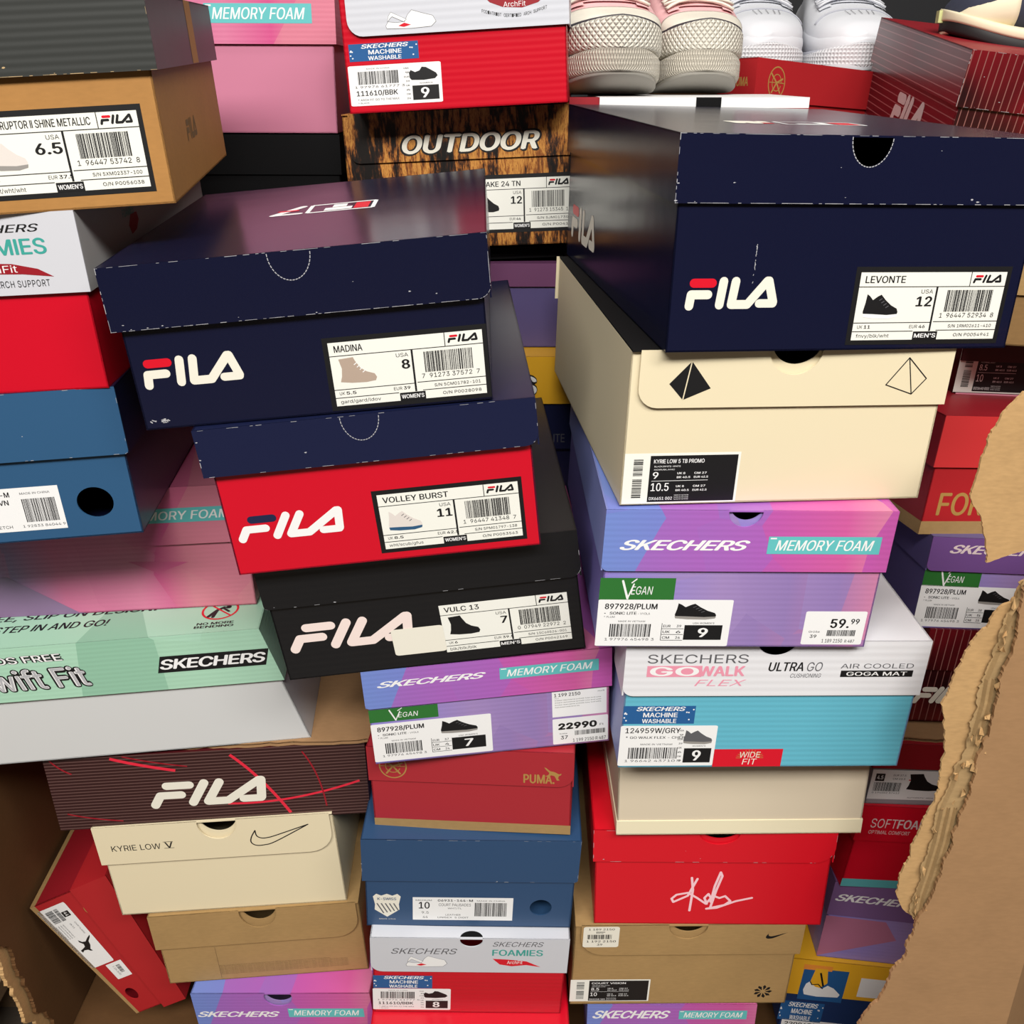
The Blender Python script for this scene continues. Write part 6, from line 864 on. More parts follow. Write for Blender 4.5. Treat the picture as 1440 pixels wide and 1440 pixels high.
p = x.pr('F'); emblem(p, -64, 64, 11, 'gold'); p.done('brand_print'); p = x.pr('F'); p.mm().rect(-x.W/2, 0, x.W/2, 6, 'kraft'); p.done('kraft_band', x.body); p = x.pr('L'); p.mm().rect(-x.D, 0, 0, 7, 'kraft'); p.done('kraft_band', x.body)
x = B('L3', 'purple blue patterned shoe box at the bottom left, under the kraft box', body='plumbody', lid='plumlid', hole=(-2.4, 104, 15, 13), lidtop='plumlid')
p = x.pr('f'); skechers(p, R['L3.sk']).done('brand_print'); memory_foam(x, R['L3.mf'])
x = B('L2', 'kraft brown shoe box with a printed text block, under the cream swoosh box', body='kraft', lid='kraft', hole=(2.6, 97, 19, 22), rr=24, sides='L', rawm='rawkraft')
p = x.pr('F'); r = R['L2.txt']; p.mm(); rr_ = random.Random(5)
for i in range(7):
    z = r[1]+15-i*2.05
    p.text('NIKE RECYCLED BOX FROM AT LEAST 90 PERCENT RECYCLED CONTENT '*2, r[0]-6, z, r[2]-8-(18 if i == 0 else 0), z+1.3, 'brownprint', bold=0)
p.stroke([(-50, 3), (-50, 48)], .4, 'brownprint', asp=1, cap=False); p.done('text_print')
x = B('L5', 'cream shoe box with an outlined swoosh in the lower left stack', body='cream', lid='cream', hole=(2.4, 115, 19, 19.6), rr=24, sides='L')
p = x.pr('f'); p.frame(R['L5.txt']).text('KYRIE LOW', 0, 0, .79, .85, 'ink', bold=-.006).text('V', .86, .08, .99, .92, 'ink', bold=.004).line(.84, .98, 1, .98, .06).line(.84, .04, 1, .04, .06); p.done('model_print'); p = x.pr('f'); swoosh(p, R['L5.sw'], 'ink', True); p.done('swoosh')
x = B('L6', 'dark maroon ruled shoe box with big white logo, under the grey and mint box', body='maroon', lid='maroon', lidside='maroonplain', bodyside='maroonplain')
def streaks(x, face, W2, H, arcs):
    for a, b, c, w, m in arcs:
        p = x.pr(face); p.mm()
        q = [((1-t)**2*a[0]*W2+2*t*(1-t)*b[0]*W2+t*t*c[0]*W2, ((1-t)**2*a[1]+2*t*(1-t)*b[1]+t*t*c[1])*H) for t in (i/14 for i in range(15))]; p.stroke(q, w, m, asp=1, cap=False); p.done('red_streak')
streaks(x, 'f', x.W/2, x.H, [((-.98, .99), (-.93, .85), (-.86, .78), 1.6, 'streak2'), ((-.6, .97), (-.45, .86), (-.2, .75), 3.2, 'streak'), ((-.52, .99), (-.35, .88), (-.12, .8), 1.4, 'streak2'), ((.16, .93), (.34, .6), (.5, .03), 3, 'streak'), ((.62, .92), (.72, .6), (.74, .1), 1.5, 'streak2'), ((.1, .22), (.5, .16), (.97, .45), 2.4, 'streak'), ((-.95, .2), (-.8, .1), (-.6, .05), 1.5, 'streak2')])
p = x.pr('f'); p.d = .4; fila(p, R['L6.logo'], 'offwhite', 'offwhite', .5); p.done('brand_logo')
x = B('L7', 'long mint green and light grey shoe box printed for slip-on shoes', body='grey', lid='mint', lidside='mint', rawm='grey')
p = x.pr('f'); skechers(p, R['L7.sk'], 'white', 'ink'); p.done('brand_print'); p = x.pr('f'); r = R['L7.hf']; a = (r[2]-88, r[1]+2, r[2], r[3]-1); p.frame(a).text('HANDS FREE', 0, 0, 1, 1, 'ink', bold=.09).lay().text('HANDS FREE', .01, .03, .99, .97, 'white', bold=.015); r = R['L7.sf']; a = (r[2]-100, r[1]-1, r[2], r[3]+1); p.frame(a).text('Swift Fit', 0, 0, 1, 1, 'ink', bold=.07).lay().text('Swift Fit', .01, .05, .99, .96, 'white', bold=.02).lay().text('Swift Fit', .012, .06, .988, .95, 'raw', bold=.0); p.done('lid_print')
p = x.pr('T'); a = R['L7.nmb']; u1 = 146; p.frame((110, 4, 146, 14)).text('NO MORE', .06, .58, .96, .98, 'ink', bold=.03).text('BENDING', .02, .05, .98, .45, 'ink', bold=.03); p.frame((112, 17, 146, 51)); p.stroke(circle(.5, .5, .46, .46, 28)+[circle(.5, .5, .46, .46, 28)[0]], .06, 'logored', cap=False).stroke([(.24, .2), (.42, .5), (.58, .62)], .1, 'ink').stroke([(.42, .5), (.36, .16)], .09, 'ink').stroke([(.56, .6), (.74, .4)], .07, 'ink').stroke([(.7, .62), (.7, .63)], .15, 'ink').stroke([(.2, .8), (.8, .2)], .05, 'logored'); p.done('no_bending_mark'); p = x.pr('T')
p.frame((-150, 40, 70, 52)).text('HANDS FREE, SLIP ON DESIGN.', 0, 0, 1, 1, 'ink', bold=.02, sh=.2); p.frame((-105, 22, 32, 33)).text('JUST STEP IN AND GO!', 0, 0, 1, 1, 'ink', bold=.02, sh=.2); p.done('top_print')
x = B('L8', 'dusty pink patterned shoe box resting on the mint green lid', body='pinkf', lid='pinkf')
p = x.pr('F'); p.mm(); P_ = [R['L8.t%d' % i][:2] for i in range(3)]; p.poly([(-x.W/2, 0), (-x.W/2, P_[1][1]+4), P_[1], P_[2], (P_[2][0]+8, 0)], mat('mauve_facet', (142, 112, 150), rough=.4)); p.done('facet_print', x.body); p = x.pr('F'); p.mm(); p.poly([R['L8.u%d' % i][:2] for i in range(3)], mat('rose_facet', (208, 92, 140), rough=.4)); p.done('facet_print', x.body)
r = R['L8.mf']; memory_foam(x, (r[0]-92, r[1]+.5, r[0]+14, r[3]+2))
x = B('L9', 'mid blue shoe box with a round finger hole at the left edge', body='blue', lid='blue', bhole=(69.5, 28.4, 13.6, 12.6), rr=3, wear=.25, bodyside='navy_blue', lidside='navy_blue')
p = x.pr('F'); r = R['L9.lab']; p.frame((r[0]-96, r[1], r[0], r[3])).rect(0, 0, 1, 1, 'white').lay(); p.text('05447-411-M', .25, .8, .62, .92, bold=.02).text('MADE IN CHINA', .7, .84, .93, .89, bold=0).text('CLASSIC VN', .28, .62, .6, .74, bold=.02).bars(.7, .2, .96, .74, 27).text('1 92833 84044 9', .66, .08, .99, .14, bold=0).text('10', .06, .5, .18, .8, bold=.02).text('LEATHER  STRETCH', .2, .08, .58, .15, bold=0); p.done('size_label')
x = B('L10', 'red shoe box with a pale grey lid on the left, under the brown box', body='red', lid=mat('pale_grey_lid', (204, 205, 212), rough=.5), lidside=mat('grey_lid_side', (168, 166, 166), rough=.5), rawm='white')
p = x.pr('f'); r = R['L10.sk']; p.frame((r[0]-62, r[1]-.5, r[0]+1, r[3])).text('SKECHERS', 0, 0, 1, 1, 'ink', bold=.005, sh=.3); r = R['L10.foam']; p.frame((r[0]-62, r[1], r[0]+3, r[3]+1)).text('FOAMIES', 0, 0, 1, 1, 'tealprint', bold=.02); r = R['L10.arch']; p.frame((r[0]-66, r[1], r[0]+3, r[3])); p.poly([(0, .95), (.3, .98), (.62, .85), (.86, .5), (1, .0), (.7, .22), (.4, .3), (0, .1)], 'darkred').lay().text('ArchFit', .22, .34, .66, .78, 'white', bold=.0); r = R['L10.ring']; p.frame((r[0]-90, r[1]-1, r[0]+1, r[3])).text('PODIATRIST CERTIFIED ARCH SUPPORT', 0, 0, 1, .8, 'ink', bold=0, sp=1.1); p.done('lid_print')
p = x.pr('r'); p.mm(); p.poly([(96, 97), (104, 105), (118, 104), (120, 98), (112, 92), (100, 90)], 'darkred'); p.text('FOAMIES', 86, 104, 112, 110, 'tealprint'); p.done('side_print')
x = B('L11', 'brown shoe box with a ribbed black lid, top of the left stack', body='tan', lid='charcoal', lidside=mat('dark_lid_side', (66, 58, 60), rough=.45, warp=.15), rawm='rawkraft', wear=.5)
r = R['L11.lab']; fila_label(x, (r[0]-103, r[1]+.3, r[0], r[3]-.3), 'DISRUPTOR II SHINE METALLIC', '6.5', '4', '37.5', 'wht/wht/wht', "WOMEN'S", '', '1  96447 53742  8', '5XM02337-100', 'P0056038', 'run', 'shoewhite', 'grey_print', seed=29)
p = x.pr('r'); r = R['L11.str']; p.mm().rect(154, x.H-x.hl+.3, 184, x.H, 'tan'); p.done('tan_stripe', x.lid)
p = x.pr('R'); p.mm(); fila(p, (95, 30, 145, 46), 'brownprint', 'brownprint', rot=0); p.done('side_logo')
# ---- back rows
x = B('BY', 'yellow lidded navy shoe box standing behind the gap between the stacks', body='navy_blue', lid='yellow')
p = x.pr('f'); r = R['BY.s']; a = (r[2]-140, r[1], r[2], r[3]-1); p.frame(a).text('SKECHERS', 0, -.1, 1, 1.1, 'ink', bold=.1).lay().text('SKECHERS', .005, 0, .995, 1, 'white', bold=.03); p.done('brand_print')
p = x.pr('F'); r = R['BY.te']; p.frame((r[2]-58, r[1], r[2], r[3])).text('SLIP-INS LITE', 0, 0, 1, 1, 'ink_grey', bold=0); p.done('body_print')
x = B('BD', 'purple shoe box, darkened as in shade, behind the gap, on the yellow lidded box', body='plumdark', lid=mat('plum_lid_in_shade', (120, 72, 112), rough=.45))  # plum box in shade: the shade is put into both colours
x = B('BO', 'bark patterned shoe box printed OUTDOOR behind the navy boxes', body='bark', lid='bark', rl=9, sides='R')
p = x.pr('f'); r = R['BO.txt']; p.frame(r).text('OUTDOOR', -.01, -.04, 1.01, 1.04, 'ink', bold=.07, sh=.22).lay().text('OUTDOOR', .005, .05, .995, .95, 'offwhite', bold=.035, sh=.22); p.done('brand_print')
r = R['BO.lab']; dv = R['BO.div'][0]; fila_label(x, (dv-55, r[1], dv+48, r[3]), 'SNEAKE 24 TN', '12', '9.5', '44', 'blk/brn', "WOMEN'S", '', '1  91273 15345  1', '5JM01730', 'P0041', 'run', 'ink', seed=37)
x = B('B9', 'red shoe box with ribbed white lid, sitting on the bark patterned box', body='redcorr', lid='lidwhite', rl=14, sides='R', rr=0)
p = x.pr('f'); clog(p, R['B9.clog']); p.done('clog_picture'); p = x.pr('f'); r = R['B9.sk']; p.frame((-86, 103.6, -18, 111)).text('SKECHERS', 0, 0, 1, 1, 'ink', bold=.005, sh=.3); p.done('brand_print'); p = x.pr('f'); r = R['B9.arch']; p.frame(r); p.poly([(0, 1), (.1, .5), (.3, .12), (.6, .0), (.85, .3), (1, .9), (.85, .75), (.6, .8), (.3, .95)], 'darkred').lay(); p.frame(R['B9.at']).text('ArchFit', 0, .1, 1, .95, 'white', bold=0)
r = R['B9.ring']; s = 'PODIATRIST CERTIFIED ARCH SUPPORT'; p.mm()
for i, ch in enumerate(s):
    if ch == ' ': continue
    t = i/(len(s)-1); u = r[0]+(r[2]-r[0])*t; v = r[3]-5*math.sin(math.pi*t)+(1-2*t)*0+1; p.text(ch, u, v-2.2, u+1.5, v+.4, 'ink', bold=0)
p.done('lid_print'); washable(x, R['B9.wash']); foamies_label(x, R['B9.lab'], '111610/BBK', '* ARCH FIT GO TO THE MAX', '9', '1 97976 61777 3')
x = B('BP', 'wide pink shoe box with a teal band in the back row at upper left', body='pinkbody', lid='pinkf')
r = R['BP.mf']; memory_foam(x, (r[0]-108, r[1], r[0], r[3]))
# ---- far right stack
x = B('A0', 'navy and yellow shoe box with a white shoe picture, at the bottom right', body=mat('deep_blue', (26, 52, 100), rough=.45), lid='yellow')
p = x.pr('f'); r = R['A0.win']; p.frame(r).rect(0, 0, 1, .9, 'washblue'); p.lay().rect(-.02, .86, .62, 1.0, 'orange'); f = R['A0.foot']; p.frame(f); p.lay(); p.poly([(.12, .38), (.2, .98), (.52, .98), (.6, .5), (.42, .3)], 'yellow').lay().poly([(0, .2), (.04, .42), (.12, .5), (.3, .34), (.5, .3), (.62, .42), (.8, .34), (1, .14), (.96, .04), (.4, .0), (.05, .04)], 'white').lay().stroke([(.14, .5), (.2, .4), (.36, .44), (.5, .3)], .03, 'ink').stroke([(.36, .82), (.5, .4)], .05, 'ink'); q = R['A0.qr']; p.mm().rect(q[0], q[1]+3, q[2]+8, q[3], 'white'); p.done('lid_print')
washable(x, (R['A0.wash'][0]+2, R['A0.wash'][1], R['A0.wash'][2], R['A0.wash'][3])); p = x.pr('F'); p.frame((-97, -25, 20, 13)).rect(0, 0, 1, 1, 'white').lay().text('220963/GRY', .03, .72, .45, .9, bold=.02); p.done('size_label')
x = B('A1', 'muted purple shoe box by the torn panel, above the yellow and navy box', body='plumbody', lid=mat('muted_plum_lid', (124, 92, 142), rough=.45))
p = x.pr('F'); p.mm().poly([R['A1.q%d' % i][:2] for i in range(4)], mat('dusty_pink_facet', (180, 112, 142), rough=.45)); p.done('facet_print', x.body)
p = x.pr('f'); r = R['A1.sk']; p.frame((r[0], 80, r[0]+88, 89.5)); skechers(p, (r[0], 80, r[0]+88, 89.5)).done('brand_print')
x = B('A2', 'dark red shoe box with a teal base band, beside the torn panel', body='red', lid='red')
p = x.pr('f'); r = R['A2.soft']; w = r[2]-r[0]; p.frame((r[0], r[1], r[0]+w*1.27, r[3])).text('SOFT', 0, 0, .46, 1, 'pinksticker', bold=-.004).text('FOAM', .47, 0, 1, 1, 'pinksticker', bold=.025); p.frame(R['A2.opt']).text('OPTIMAL COMFORT', 0, 0, 1, 1, 'pinksticker', bold=0); p.done('lid_print'); p = x.pr('F'); p.mm().rect(-x.W/2, 0, x.W/2, 10, 'tealside'); p.done('teal_band', x.body)
x = B('A3', 'red shoe box with a white and grey high-top label, beside the torn panel', body=mat('ash_box', (150, 150, 156), rough=.5), lid='darkred')
p = x.pr('F'); r = R['A3.lab']; a = (-x.W/2+.5, r[1], 30, r[3]); p.frame(a).rect(0, 0, 1, 1, 'white').lay(); f = lambda k: ((R[k][0]-a[0])/(a[2]-a[0]), (R[k][1]-a[1])/(a[3]-a[1]), (R[k][2]-a[0])/(a[2]-a[0]), (R[k][3]-a[1])/(a[3]-a[1]))
q = f('A3.sq'); p.rect(*q, 'ink').lay().text('4.5', q[0]+.012, q[1]+.06, q[2]-.012, q[3]-.06, 'white', bold=.02); p.bars(.03, .28, .25, .58, 51).text('0 194502 87412', .03, .2, .25, .25, bold=0).text('EUR 37.5', .17, .8, .27, .86, bold=0).text('CM 23.5', .17, .68, .27, .74, bold=0).rect(.3, .66, .33, .7, 'logored'); q = f('A3.shoe'); shoe(p, 'high', q[0], q[1], q[2], q[3], 'ink', flip=False); p.text('AUTHENTIC MIDS CANVAS SHOE', .32, .06, .72, .1, bold=0); p.done('size_label')
x = B('A5', 'black and red streaked shoe box with a slanted logo, on the far right cardboard pad', body='maroonv', lid='maroonv')
p = x.pr('F'); r = R['A5.logo']; fila(p, (r[0], r[1], r[0]+(r[2]-r[0])*1.75, r[3]), 'offwhite', 'offwhite', .5); p.done('brand_logo')
x = B('A6', 'purple shoe box with green sticker on the far right, partly behind torn cardboard', body='plumbody', lid=mat('shaded_plum_lid', (112, 76, 138), rough=.45), rl=6, bodyside='plumdark', lidside='plumdark')  # dark side colour paints in the shadow on the box's sides
p = x.pr('f'); r = R['A6.sk']; skechers(p, (r[0], r[1]-3, r[0]+92, r[1]+6), 'pinksticker').done('brand_print'); r = R['A6.lab']; plum_label(x, (r[0]+1.5, r[1], r[0]+104, r[3]), '8', '38', '5', '25'); r = R['A6.veg']; vegan(x, (r[0]+1, r[1]-1, r[0]+57, r[1]+17))
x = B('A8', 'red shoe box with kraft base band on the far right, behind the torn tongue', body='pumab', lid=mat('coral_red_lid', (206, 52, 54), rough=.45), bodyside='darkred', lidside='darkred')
p = x.pr('F'); r = R['A8.fo']; p.frame((r[0], r[1], r[0]+(r[2]-r[0])*3.4, r[3]-2)).text('FOREVER', 0, 0, 1, 1, 'gold', bold=.02); p.done('slogan'); p = x.pr('F'); p.mm().rect(-x.W/2, 0, x.W/2, 13, 'kraft'); p.done('kraft_band', x.body); p = x.pr('L'); p.mm().rect(-x.D, 0, 0, 13, 'kraft'); p.done('kraft_band', x.body)
x = B('A9', 'flat dark red shoe box with a black size label at the right edge', body='nikedark', lid='nikedark')
p = x.pr('F'); p.mm().rect(-x.W/2, 0, x.W/2, 2.6, 'pinkprint'); p.done('pink_edge', x.body); a = R['A9.lab']; bk = R['A9.blk']; nike_label(x, (a[0]+4, a[1], bk[0]+62, a[3]+2), (bk[0], 0, bk[0]+62), 'KYRIE 2', 'LIGHT BONE/PALE CORAL', '8.5', '10', 'DD3640 002', 47)
x = B('A10', 'kraft box behind the big navy box at the right edge', body='kraftdark', lid='kraft')
# ---- behind the right stack
x = B('TP', 'red shoe box with gold emblem turned cornerwise behind the navy box', body='pumab', lid='pumab')
p = x.pr('f'); r = R['TP.emb']; emblem(p, (r[0]+r[2])/2, x.H-x.hl/2-2, 15, 'gold'); p.done('brand_print'); p = x.pr('l'); p.mm().text('PUMA', -30, x.H-30, -8, x.H-20, 'gold', bold=.03); p.done('side_print')
p = x.pr('f'); p.mm().rect(x.W/2-.5, x.H-x.hl, x.W/2+2.5, x.H, 'kraft'); p.done('kraft_edge', x.lid)
M['maroonz'] = lines('maroon_reflection_ruled_print', (112, 20, 34), (170, 110, 112), .0075, 'Z', .9, (84, 20, 30))  # maroon lightened and reddened to paint in the reflection on this side
x = B('TF', 'dark red streaked shoe box leaning at the top right under a shoe', body='maroonv', lid='maroonv', bodyside='maroonz', lidside='maroonz', lidtop='darkred', wear=.6)
r = R['TF.logo']; p = x.pr('L'); fila(p, (-r[2], r[1]-4, -r[0]-8, r[3]-2), 'pinksticker', 'pinksticker', .3); p.done('side_logo')
# ---- pads
pad(-.43, -.128, .746, 1.05, .4172, 1.2, -2.55, 'cardboard sheet on the maroon box, under the grey and mint box')
pad(.365, .60, .79, 1.10, .3845, -2.45, 4.4, 'cardboard sheet on the far right stack, under the red streaked box')
# ================================================================ hidden supports in the back row
BOX['BK'] = (-.3325, 1.106, .8085, 0, -.4, .2, 296, 126, 300, 40, 2, 0); BOX['BN'] = (.045, 1.012, .499, .3, 0, 0, 208, 117, 310, 40, 2, 0); BOX['BF'] = (-.04, 1.05, .8125, 0, 0, -2.2, 190, 13, 270, 8, 2, 0); BOX['PX'] = (.172, 1.025, .886, 0, 0, 0, 165, 76, 160, 25, 2, 0)
B('BK', 'black shoe box added to fill the dark gap under the wide pink box', body='blackplain', lid='blackplain')  # added support; its black stands in for the darkness of the gap
B('BN', 'dark navy shoe box under the yellow lidded box, deep between the stacks', body='navy_blue', lid='navy_blue')
B('BF', 'flat black box under the bark patterned box', body='blackplain', lid='blackplain')
B('PX', 'dark maroon box under the white strip and the pink sneakers', body='maroonplain', lid='maroonplain')
def carton(x0, y0, z0, x1, y1, z1, label):
    o = tag(empty('cardboard_carton', ((x0+x1)/2, (y0+y1)/2, z0+ZS)), label, 'carton', 'plain cartons behind the stacks'); w, d, h = (x1-x0)/2, (y1-y0)/2, z1-z0
    b = MB(); b.box(-w, -d, 0, w, d, h-.003, 'card_in'); b.build('body', o)
    for s in (-1, 1):
        f = MB(); f.box(-w, min(0, s*d)+.0008, h-.003, w, max(0, s*d)-.0008, h, 'card'); f.build('flap', o)
carton(-.47, 1.11, .005, -.2, 1.40, .808, 'tall brown carton under the black box in the back row'); carton(-.06, 1.02, .005, .145, 1.33, .498, 'brown carton low in the gap between the stacks'); carton(.16, 1.03, .005, .315, 1.36, .884, 'tall brown carton behind the big navy box'); carton(.2, 1.50, -ZS, .60, 1.80, .984, 'tall brown carton under the white sneakers')
# white strip with a dark red end lying across the back edge
o = tag(empty('display_strip', (.172, 1.018, .9625+ZS)), 'long white strip with a black mark, behind the lid of the big navy box', 'strip')
b = MB(); b.box(-.088, 0, 0, .113, .165, .0095, 'white'); b.build('board', o); b = MB(); b.box(.0045, -.0006, .0008, .0285, .0, .0095, 'blackplain'); b.build('black_mark', o); b = MB(); b.box(-.117, .002, .0, -.088, .011, .0095, 'darkred'); b.build('end_piece', o)['label'] = 'dark red end'
# ================================================================ shoes
M['canvas'] = mat('pink_canvas', (226, 178, 180), rough=.85, spec=.2, fib=.08); M['rubber'] = mat('cream_rubber', (226, 220, 206), rough=.5); M['lace'] = mat('cream_lace', (228, 222, 208), rough=.85, spec=.2); M['leather'] = mat('white_leather', (220, 222, 228), rough=.42, warp=.1); M['under'] = mat('grey_outsole', (150, 146, 138), rough=.7); M['seam'] = mat('dark_pinline', (60, 56, 62), rough=.6); M['sew'] = mat('grey_stitching', (190, 192, 202), rough=.7)
M['knit'] = mat('navy_knit', (52, 56, 74), rough=.85, fib=.1); M['foam'] = mat('cream_midsole', (232, 220, 190), rough=.6); M['outs'] = mat('black_outsole', (26, 24, 26), rough=.6); M['lime'] = mat('lime_tab', (200, 205, 140), rough=.6)
def dia(name, rgb, sx, sz, kind='dia'):
    """rubber with raised diamonds or small pits"""
    m, N, L, b_, tc = nodes(name, .45); b_.inputs['Base Color'].default_value = lin(rgb)
    mp = N.new('ShaderNodeMapping'); mp.inputs['Rotation'].default_value = (0, R3(45), 0) if kind == 'dia' else (0, 0, 0); L.new(tc.outputs['UV'], mp.inputs[0])
    sp = N.new('ShaderNodeSeparateXYZ'); L.new(tc.outputs['UV'], sp.inputs[0]); out = []
    for a, bb in ((1, 1), (1, -1)) if kind == 'dia' else ((1, 0), (0, 1)):
        m1 = N.new('ShaderNodeMath'); m1.operation = 'MULTIPLY'; m1.inputs[1].default_value = a*sx; L.new(sp.outputs[0], m1.inputs[0]); m2 = N.new('ShaderNodeMath'); m2.operation = 'MULTIPLY_ADD'; m2.inputs[1].default_value = bb*sz; L.new(sp.outputs[1], m2.inputs[0]); L.new(m1.outputs[0], m2.inputs[2])
        s_ = N.new('ShaderNodeMath'); s_.operation = 'SINE'; L.new(m2.outputs[0], s_.inputs[0]); ab = N.new('ShaderNodeMath'); ab.operation = 'ABSOLUTE'; L.new(s_.outputs[0], ab.inputs[0]); out.append(ab)
    mn = N.new('ShaderNodeMath'); mn.operation = 'MINIMUM' if kind == 'dia' else 'MULTIPLY'; L.new(out[0].outputs[0], mn.inputs[0]); L.new(out[1].outputs[0], mn.inputs[1])
    bp = N.new('ShaderNodeBump'); bp.inputs['Strength'].default_value = .9; bp.inputs['Distance'].default_value = .0022 if kind == 'dia' else -.0012; L.new(mn.outputs[0], bp.inputs['Height']); L.new(bp.outputs[0], b_.inputs['Normal']); return m
M['diamond'] = dia('cream_diamond_rubber', (228, 222, 208), 75, 8.5); M['zig'] = dia('cream_ribbed_rubber', (224, 216, 200), 160, 6); M['pits'] = dia('white_pitted_rubber', (222, 222, 226), 95, 12, 'pit')
PROF = [(0, .02), (.002, .13), (.006, .235), (.012, .335), (.022, .45), (.035, .56), (.055, .68), (.08, .785), (.115, .88), (.16, .95), (.22, .99), (.28, 1), (.38, .95), (.5, .84), (.62, .79), (.75, .80), (.87, .76), (.95, .62), (.98, .44), (1, .1)]
def lerp(tab, t):
    for (a, x), (b, y) in zip(tab, tab[1:]):
        if t <= b: k = (t-a)/(b-a) if b > a else 0; k = k*k*(3-2*k) if False else k; return x+(y-x)*k
    return tab[-1][1]
def loft(name, parent, m, L, wid, zb, zt, n, t0=0., t1=1., K=40, N=44, grow=0., x0=0., asym=.1, base=.0535):
    """smooth closed skin through superellipse sections from toe (y = 0) to heel; ring index and length give its UV"""
    vs = []; fs = []; us = []; ts = [t0+(t1-t0)*(i/K)**1.9 for i in range(K+1)]; y0 = (base-wid)*1.1-grow; arc = 0; pw = 0; py = 0
    for t in ts:
        w = lerp(PROF, t)*wid+grow; a, b = zb(t), zt(t); cz, hh = (a+b)/2, (b-a)/2; cx = x0+asym*wid*math.sin(math.pi*min(1, t*1.3))
        for j in range(N):
            q = 2*math.pi*j/N; c, s = math.cos(q), math.sin(q)
            if j == 0: arc += math.hypot(w-pw, t*L-py); pw, py = w, t*L
            us.append(math.copysign(arc, c)); vs.append((cx+w*math.copysign(abs(c)**(2/n), c), y0+t*(L-2*y0), cz+hh*math.copysign(abs(s)**(2/n), s)))
    for i in range(K):
        for j in range(N): a = i*N+j; b = i*N+(j+1) % N; fs.append((a, a+N, b+N, b))
    fs.append(tuple(range(N))); fs.append(tuple(range(K*N+N-1, K*N-1, -1)))
    me = bpy.data.meshes.new(name); me.from_pydata(vs, [], fs); me.materials.append(M[m]); me.polygons.foreach_set('use_smooth', [True]*len(fs)); uv = me.uv_layers.new(name='wrap')
    for p in me.polygons:
        for li in p.loop_indices:
            k = me.loops[li].vertex_index; uv.data[li].uv = (us[k]*7, vs[k][2]*55)
    me.update(); o = bpy.data.objects.new(name, me); COL.objects.link(o); o.parent = parent; return o
def tube(b, pts, r, m, n=7, flat=1.):
    vs = []; k = len(pts)
    for i, p in enumerate(pts):
        p = Vector(p); d = (Vector(pts[min(k-1, i+1)])-Vector(pts[max(0, i-1)])).normalized(); u = d.cross(Vector((0, 0, 1))); u = u.normalized() if u.length > 1e-5 else Vector((1, 0, 0)); v = u.cross(d)
        for j in range(n): a = 2*math.pi*j/n; vs.append(p+u*r*math.cos(a)+v*r*flat*math.sin(a))
    b.add(vs, [(i*n+j, i*n+(j+1) % n, (i+1)*n+(j+1) % n, (i+1)*n+j) for i in range(k-1) for j in range(n)]+[tuple(range(n-1, -1, -1)), tuple(range((k-1)*n, k*n))], m)
def surf(L, wid, zb, zt, n, t, a, lift, x0=0., asym=.1, base=.0535):
    """point on a loft: a in degrees, 0 = right side, 90 = top"""
    w = lerp(PROF, t)*wid; z0, z1 = zb(t), zt(t); q = R3(a); c, s = math.cos(q), math.sin(q); cx = x0+asym*wid*math.sin(math.pi*min(1, t*1.3))
    return (cx+(w+lift)*math.copysign(abs(c)**(2/n), c), (base-wid)*1.1+t*(L-2.2*(base-wid)), (z0+z1)/2+((z1-z0)/2+lift)*math.copysign(abs(s)**(2/n), s))
